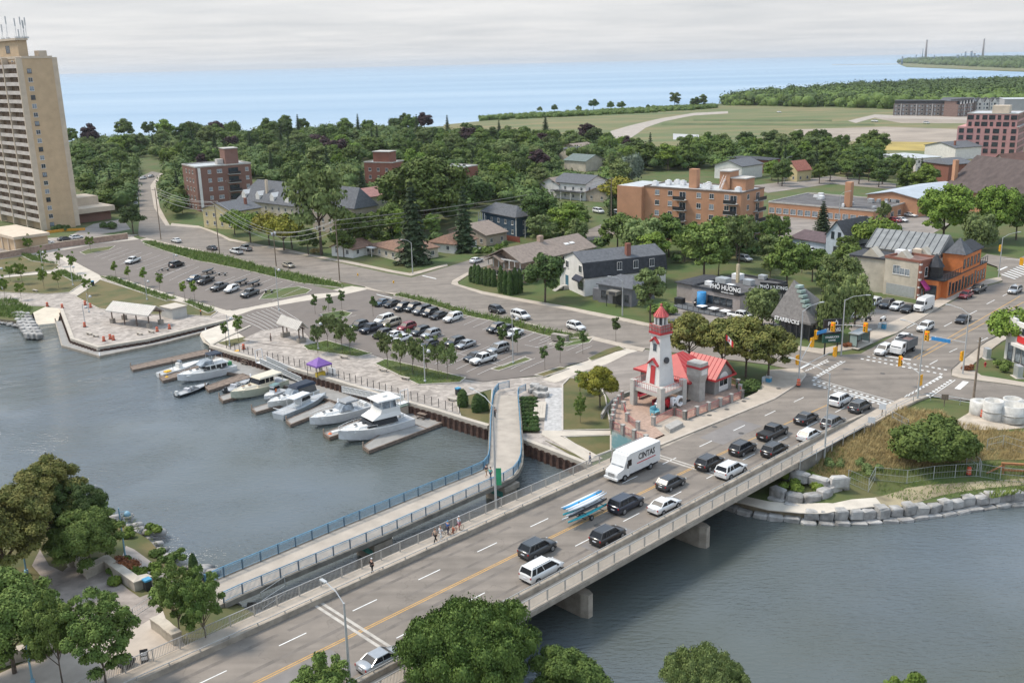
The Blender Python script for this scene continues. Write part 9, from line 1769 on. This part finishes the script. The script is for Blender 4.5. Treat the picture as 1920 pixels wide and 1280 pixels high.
def tufts(nm,polys,dn,h,lm,w_=.10):
 C=[];N2=[]
 for poly in polys:
  W_=[G(*p) for p in poly];xs=[v.x for v in W_];ys=[v.y for v in W_];A=(max(xs)-min(xs))*(max(ys)-min(ys));k=int(A*dn)
  X=rs.uniform(min(xs),max(xs),k);Yy=rs.uniform(min(ys),max(ys),k);ins=np.zeros(k,bool);m=len(W_)
  for i in range(m):
   a,b=W_[i],W_[(i+1)%m];c=((a.y>Yy)!=(b.y>Yy));c&=X<(b.x-a.x)*(Yy-a.y)/(b.y-a.y+1e-9)+a.x;ins^=c
  for x,y in zip(X[ins],Yy[ins]):
   C.append((x,y,hp(x,y)+.1))
 C=np.array(C);n=len(C)*3;C=np.repeat(C,3,0)+rs.normal(size=(n,3))*[.16,.16,0];cn=.5+.5*np.sin(C[:,0]*.9+np.sin(C[:,1]*.7)*2);hh=h*(.45+.55*rs.rand(n)+.35*cn);a=rs.rand(n)*6.283;ln=rs.normal(size=(n,2))*.35+[.3,.15]
 u=np.stack([np.cos(a),np.sin(a),0*a],1)*w_*(.6+rs.rand(n,1));tip=C+np.stack([ln[:,0]*hh,ln[:,1]*hh,hh],1)
 V=np.stack([C-u,C+u,tip+u*.3,tip-u*.3],1).reshape(-1,3);me=bpy.data.meshes.new(nm);me.from_pydata(V.tolist(),[],np.arange(4*n).reshape(-1,4).tolist());me.materials.append(LM[lm]);o=bpy.data.objects.new(nm,me);COL.objects.link(o);o['kind']='stuff'
strips=[[(268,456),(285,453),(375,472),(480,497),(560,515),(640,533),(643,541),(560,531),(480,512),(375,491)],[(738,555),(750,550),(860,578),(985,607),(1060,624),(1113,632),(1054,636),(985,620),(860,589)],[(27,472),(57,477),(110,496),(60,490)],[(100,510),(120,507),(162,526),(135,527)],[(190,521),(212,520),(332,560),(312,565)],[(342,566),(357,565),(405,583),(390,588)],[(-60,575),(20,560),(60,578),(40,600),(0,594),(-60,590)]]
tufts('bed_planting',strips,6.5,.42,'tuft',.05);tufts('bed_planting',strips,1.6,.8,'green',.07)
tufts('bed_groundcover',[[(613,640),(697,664),(670,669),(577,657),(569,649)],[(722,675),(871,709),(862,717),(785,721),(705,683)]],9,.22,'tuft',.05)
dry=[[(1505,898),(1560,838),(1640,795),(1690,768),(1760,772),(1790,792),(1880,808),(1960,812),(1960,860),(1850,862),(1700,880),(1600,885),(1570,900)]]
sheet('dry_grass_bank',dry[0],.04,mat('straw_ground',(.15,.13,.05),.95,.2,.25,.5,4,col2=(.26,.185,.07),c2w=(.4,.6),coord='World',detail=8));tufts('dry_grass',dry,15.0,.55,'straw',.03);tufts('green_grass',[[(1565,905),(1600,880),(1700,882),(1850,868),(1960,870),(1960,888),(1750,892),(1640,898)],[(1505,895),(1560,838),(1585,850),(1570,890)]],10,.45,'tuft',.03);tufts('green_grass',[[(1640,905),(1750,905),(1920,893),(1960,905),(1920,915),(1752,936),(1690,940),(1655,930)],[(215,968),(240,965),(330,1050),(372,1072),(356,1070),(277,1009)]],6.0,.24,'tuft',.04);tufts('shore_reeds',[[(1840,930),(1930,915),(1990,905),(1990,912),(1930,922),(1850,938)]],6,.7,'tuft',.07)
bpy.context.view_layer.update();occ=[]
for t in list(bpy.data.objects):
 if t.parent is None and t.get('category') in ('house','apartment block','tower block','building','garage','church','shop','restaurant','cafe','pub','townhouses','podium'):
  X=[];Yq=[]
  for c in t.children:
   if c.type=='MESH':
    for b in c.bound_box:v=c.matrix_world@Vector(b);X.append(v.x);Yq.append(v.y)
  if X:occ.append((min(X)-.5,max(X)+.5,min(Yq)-.5,max(Yq)+.5))
clearg=[(256,322,312,440),(1084,415,1192,455),(1130,232,1380,262),(1390,344,1560,360)]
clear=[(356,276,474,375),(672,290,764,320),(828,304,874,342),(1040,332,1138,372),(1165,316,1440,400),(898,378,1000,444),(468,343,640,402),(396,378,470,432),(1048,284,1132,314),(1474,310,1514,342),(1438,352,1780,398),(1765,288,1920,380),(655,372,716,392),(1340,322,1400,338),(680,440,862,500),(1730,286,1800,300),(1655,265,1830,284)]
def free(x,y,H,R_):
 for a,b,c,d in occ:
  if a-R_*.3<x<b+R_*.3 and c-R_*.3<y<d+R_*.3:return False
 z=hp(x,y)
 for k in (1.0,.75,.5,.15):
  px,py=proj((x,y,z+H*k));w_=R_*.3/ math.hypot(x,y)*FPX if k<.9 else 0
  if k<.5 and any(a<px<c and b<py<d for a,b,c,d in clearg):return False
  if k==1.0:pb=proj((x,y,z))[1]
  for a,b,c,d in clear:
   if pb>b+(d-b)*.6 and a<px+w_ and px-w_<c and b<py<d:return False
 return True
placed=[(o.location.x,o.location.y) for o in bpy.data.objects if o.parent is None and o.get('category')=='tree']
LMK=[(85,300,'the tan tower'),(290,380,'the hill street'),(415,330,'the brown apartment block'),(435,400,'the yellow house'),(515,370,'the slate roofed terrace'),(603,380,'the tall feathery tree'),(712,300,'the red walk-up block'),(800,350,'the large rounded central tree'),(852,325,'the red end block'),(776,400,'the taller bungalow spruce'),(871,400,'the navy house spruce'),(950,410,'the navy house'),(1085,355,'the white farmhouse'),(1074,410,'the side street tree'),(1160,360,'the golden yellow tree'),(1185,310,'the silvery willow'),(1023,240,'the lone central spruce'),(1150,255,'the gravel track foot'),(1285,258,'the pond'),(1300,370,'the orange apartment block'),(1494,325,'the red roofed cottage'),(1600,380,'the school chimney'),(1710,310,'the white church store'),(1840,330,'the church roof'),(1870,260,'the pink block'),(1125,500,'the gambrel house'),(1350,560,'the noodle restaurant'),(1565,455,'the blue gabled house'),(990,480,'the tan brick house'),(830,232,'the dry field tip'),(555,300,'the small blue spruce'),(1400,420,'the orange block corner')]
def where(v):
 px,py=proj(v);d=min(LMK,key=lambda q:(q[0]-px)**2+((q[1]-py)*2.2)**2);dx,dy=px-d[0],(py-d[1])*2.2
 r=math.hypot(dx,dy);f='close ' if r<45 else ('' if r<95 else 'well ')
 if abs(dx)>abs(dy)*2:w_='left of' if dx<0 else 'right of'
 elif abs(dy)>abs(dx)*2:w_='behind' if dy<0 else 'in front of'
 else:w_=('behind ' if dy<0 else 'below ')+('left of' if dx<0 else 'right of')
 return f+w_+' '+d[2]
def scatter(poly,sp,kinds,lms,Hr,label,name,group,cap=999,near=0):
 W_=[G(*p) for p in poly];xs=[v.x for v in W_];ys=[v.y for v in W_];k=0;m=len(W_)
 for _ in range(6000):
  if k>=cap:break
  x=rng.uniform(min(xs),max(xs));y=rng.uniform(min(ys),max(ys));ins=False
  for i in range(m):
   a,b=W_[i],W_[(i+1)%m]
   if (a.y>y)!=(b.y>y) and x<(b.x-a.x)*(y-a.y)/(b.y-a.y+1e-9)+a.x:ins=not ins
  if not ins or any((x-a)**2+(y-b)**2<sp*sp for a,b in placed):continue
  nm=rng.choice(kinds);H=rng.uniform(*Hr);wk=rng.uniform(.9,1.25)
  if 'spruce' in nm:H*=1.15;wk=.9
  if not free(x,y,H,TK[nm][3]*H/TK[nm][2]*wk):continue
  placed.append((x,y));k+=1
  if k%9==4 and 'wood' in label:continue
  lm=None if 'spruce' in nm else rng.choice(lms);big='spruce' in nm
  look={'green':'mid green','dark':'dark green','pale':'pale olive green','bright':'bright green','purple':'dark purple leaved','olive':'olive brown','yellow':'yellow green','silver':'silvery','cedar':'fresh green'}.get(lm,'blackish green')
  tree(nm,Vector((x,y,hp(x,y))),H,lm,'%s %s %s %s'%('tall' if H>(Hr[0]+Hr[1])*.52 else 'lower',look,'conifer' if big else {'willow':'drooping tree','airy':'loose tree','tall0':'narrow tree'}.get(nm,'round tree'),where((x,y,hp(x,y)+H*.7))),'conifer_tree' if big else name,group,wk)
BK=['broad0','broad1','broad2','broad3','broad4','broad1','broad3','tall0','airy','willow','spruce1'];BL_=['green','green','dark','green','pale','bright','green','dark','pale','green','pale','bright','dark','green','green','purple']
scatter([(135,330),(180,300),(250,296),(300,300),(330,322),(360,330),(480,340),(620,365),(640,420),(760,440),(860,425),(900,380),(1040,370),(1060,330),(1000,290),(900,270),(700,272),(400,285),(135,290)],9.6,BK,BL_,(10,15),'in the wood behind the street houses','deciduous_tree','trees of the central wood',150)
scatter([(135,268),(400,256),(700,246),(832,240),(860,258),(980,285),(1000,292),(900,272),(700,274),(400,287),(135,292)],14.5,BK,BL_,(13,18),'in the far belt along the lake shore','deciduous_tree','trees of the lakeside belt',32)
scatter([(850,262),(960,268),(1140,272),(1240,300),(1330,290),(1560,282),(1660,290),(1720,300),(1700,330),(1660,342),(1560,318),(1450,318),(1360,312),(1280,318),(1170,330),(1160,372),(1140,330),(1060,320),(1000,292)],10.5,BK+['spruce0'],BL_,(9,14),'in the gardens below the dry field','deciduous_tree','trees of the gardens below the field',78)
scatter([(330,345),(360,340),(365,400),(330,420),(322,390)],8,['broad1','spruce1','broad3'],['green','dark'],(6,10),'beside the hill street','deciduous_tree','trees beside the hill street',8)
scatter([(145,300),(230,300),(245,330),(240,380),(225,400),(160,372),(150,345)],10,BK,BL_,(9,14),'between the tan tower and the hill street','deciduous_tree','trees between the tower and the hill street',22)
scatter([(460,420),(560,440),(640,462),(700,450),(850,470),(900,470),(1000,470),(1090,470),(1190,480),(1240,500),(1300,500),(1460,470),(1560,480),(1560,440),(1440,410),(1430,400),(1180,440),(1100,460),(900,455),(640,430),(480,430)],7.2,['broad0','broad1','broad2','airy','broad4'],['green','green','pale','bright'],(8,13),'among the gardens and car parks of the near blocks','deciduous_tree','garden trees of the near blocks',88)
scatter([(1300,520),(1440,500),(1560,520),(1600,470),(1620,495),(1590,530),(1500,560),(1440,530)],9,['broad0','airy','broad2'],['green','pale'],(6,9),'between the noodle restaurant and the blue gabled house','deciduous_tree','trees behind the restaurants',9)
scatter([(1440,338),(1520,322),(1600,318),(1680,330),(1745,350),(1730,368),(1640,352),(1560,346),(1470,352)],9,['broad0','broad2','broad3','tall0','spruce1'],['green','dark','bright'],(8,12),'beyond the school','deciduous_tree','trees beyond the school',26)
scatter([(1440,400),(1500,400),(1440,440),(1420,420)],8,['broad0','airy'],['green'],(5,8),'at the edge of the school yard','deciduous_tree','trees at the school yard',5)
blob('low green shrubs between the river path and the rocks, upper',262,1003,8,1.0,2.4,'bright',3000,.2);blob('low green shrubs between the river path and the rocks, lower',318,1052,8,1.1,2.6,'green',3000,.2)
blob('bushy bank edge under the golden trees at lower left',118,985,12,2.6,4.5,'green',7000,.25);blob('bushy bank edge at the left frame border',30,960,12,3.0,5,'dark',7000,.28)
for i_,(px,yt,yb,lm) in enumerate([(1113,186,206,'dark'),(1145,190,207,'green'),(1165,190,207,'green'),(1265,170,204,'pale'),(1304,182,203,'dark'),(1318,174,203,'pale'),(1040,196,211,'dark'),(1215,196,206,'dark'),(1085,198,210,'pale'),(1012,200,212,'pale')]):TB('tall0' if yt<180 else 'broad1',px,yt,yb,lm,'%s lone tree on the lake bluff, %s'%({'dark':'dark','green':'green','pale':'pale'}[lm],OD([4,5,6,8,9,10,1,7,3,0][i_] if i_!=5 else 9,10) if 0 else OD([3,4,5,7,8,9,1,6,2,0][i_],10)),'deciduous_tree','lone trees on the lake bluff, '+lm,1.2)
def mass(nm,poly,sp,H,lm,seed,zw=None,size=2.2,nl=70,sub=1):
 q=random.Random(seed);W_=[P(a,b,4.6) for a,b in poly];xs=[v.x for v in W_];ys=[v.y for v in W_];m=len(W_);cl=[];tries=int((max(xs)-min(xs))*(max(ys)-min(ys))/(sp*sp)*1.5);tries=min(tries,9000)
 for _ in range(tries):
  x=q.uniform(min(xs),max(xs));y=q.uniform(min(ys),max(ys));ins=False
  for i in range(m):
   a,b=W_[i],W_[(i+1)%m]
   if (a.y>y)!=(b.y>y) and x<(b.x-a.x)*(y-a.y)/(b.y-a.y+1e-9)+a.x:ins=not ins
  if ins:r=sp*q.uniform(.45,.8);h=H*q.uniform(.6,1.15);cl.append((x,y,4.6+h-r*.8,r));cl.append((x+q.uniform(-r,r),y+q.uniform(-r,r),4.6+h*.5,r*.8));cl.append((x+q.uniform(-r,r),y+q.uniform(-r,r),4.6+h*.2,r*.8))
 me=crown(nm,cl,len(cl)*nl,size*.62,LM[lm],0,.74);o=bpy.data.objects.new(nm,me);COL.objects.link(o);o['kind']='stuff';return o
def undergrowth(polys,sp,H,seed):
 q=random.Random(seed);cl=[]
 for poly in polys:
  W_=[G(*p) for p in poly];xs=[v.x for v in W_];ys=[v.y for v in W_];m=len(W_)
  for _ in range(int((max(xs)-min(xs))*(max(ys)-min(ys))/(sp*sp))):
   x=q.uniform(min(xs),max(xs));y=q.uniform(min(ys),max(ys));ins=False
   for i in range(m):
    a,b=W_[i],W_[(i+1)%m]
    if (a.y>y)!=(b.y>y) and x<(b.x-a.x)*(y-a.y)/(b.y-a.y+1e-9)+a.x:ins=not ins
   h=H*q.uniform(.5,1.2)
   if ins and free(x,y,h,2.5):r=h*q.uniform(.4,.55);cl.append((x,y,hp(x,y)+h*.5,r))
 for k,lm in enumerate(('green','dark')):
  c=cl[k::2];me=crown('undergrowth',c,len(c)*60,.8,LM[lm],0,.7);o=bpy.data.objects.new('undergrowth',me);COL.objects.link(o);o['kind']='stuff'
undergrowth([[(900,380),(1040,332),(1160,332),(1165,395),(1100,408),(1080,436),(1000,452),(960,440),(1000,400),(930,382)],[(1180,300),(1340,296),(1460,318),(1440,334),(1340,322),(1200,318)]],5.4,8.0,35)
undergrowth([[(480,428),(560,466),(700,466),(860,488),(1000,470),(1190,480),(1300,510),(1460,480),(1560,480),(1440,408),(1180,440),(1100,460),(900,450),(640,430)]],7,4.2,33)
undergrowth([[(306,332),(358,330),(362,396),(335,412),(320,400),(302,352)],[(150,300),(252,300),(254,335),(250,400),(215,408),(165,380),(150,350)],[(135,330),(180,300),(250,296),(300,300),(330,322),(360,330),(480,340),(620,365),(640,410),(760,430),(860,420),(900,378),(1040,370),(1060,330),(1000,286),(900,262),(700,250),(400,262),(135,275)],[(850,262),(960,268),(1140,272),(1240,300),(1330,290),(1560,282),(1660,290),(1720,300),(1700,330),(1660,342),(1560,318),(1450,318),(1360,312),(1280,318),(1170,330),(1160,372),(1140,330),(1060,320),(1000,292)]],5.4,8.5,21)
mass('lakeside_wood',[(1352,197),(1500,200),(1640,201),(1780,203),(2000,203),(2100,180),(1920,160),(1700,166),(1560,174),(1420,188)],15,15,'dark',2,size=2.6,nl=46);mass('lakeside_wood',[(1352,197),(1500,201),(1640,203),(1780,206),(2000,206),(1900,190),(1560,185),(1420,190)],18,15,'green',3,size=2.6,nl=60)
mass('bluff_shrubs',[(900,226),(1000,222),(1100,217),(1230,211),(1340,203),(1340,200),(1100,213),(960,220),(900,224)],7,4.5,'green',4,size=.9,nl=40)
mass('headland_wood',[(1692,117),(1760,121),(1830,124),(1920,127),(2060,130),(2060,112),(1830,110),(1700,114)],42,13,'dark',5,size=6,nl=34)
haze_on=True
if haze_on:
 mb=MB();mb.box(-9000,-60,-8,9000,26000,150);hm=bpy.data.materials.new('haze');hm.use_nodes=True;t=hm.node_tree;t.nodes.clear();o_=t.nodes.new('ShaderNodeOutputMaterial');pv=t.nodes.new('ShaderNodeVolumePrincipled');pv.inputs['Color'].default_value=(.80,.87,.95,1);pv.inputs['Density'].default_value=.00004;pv.inputs['Anisotropy'].default_value=.2;t.links.new(pv.outputs[0],o_.inputs['Volume']);mb.build('haze',hm,kind='stuff')
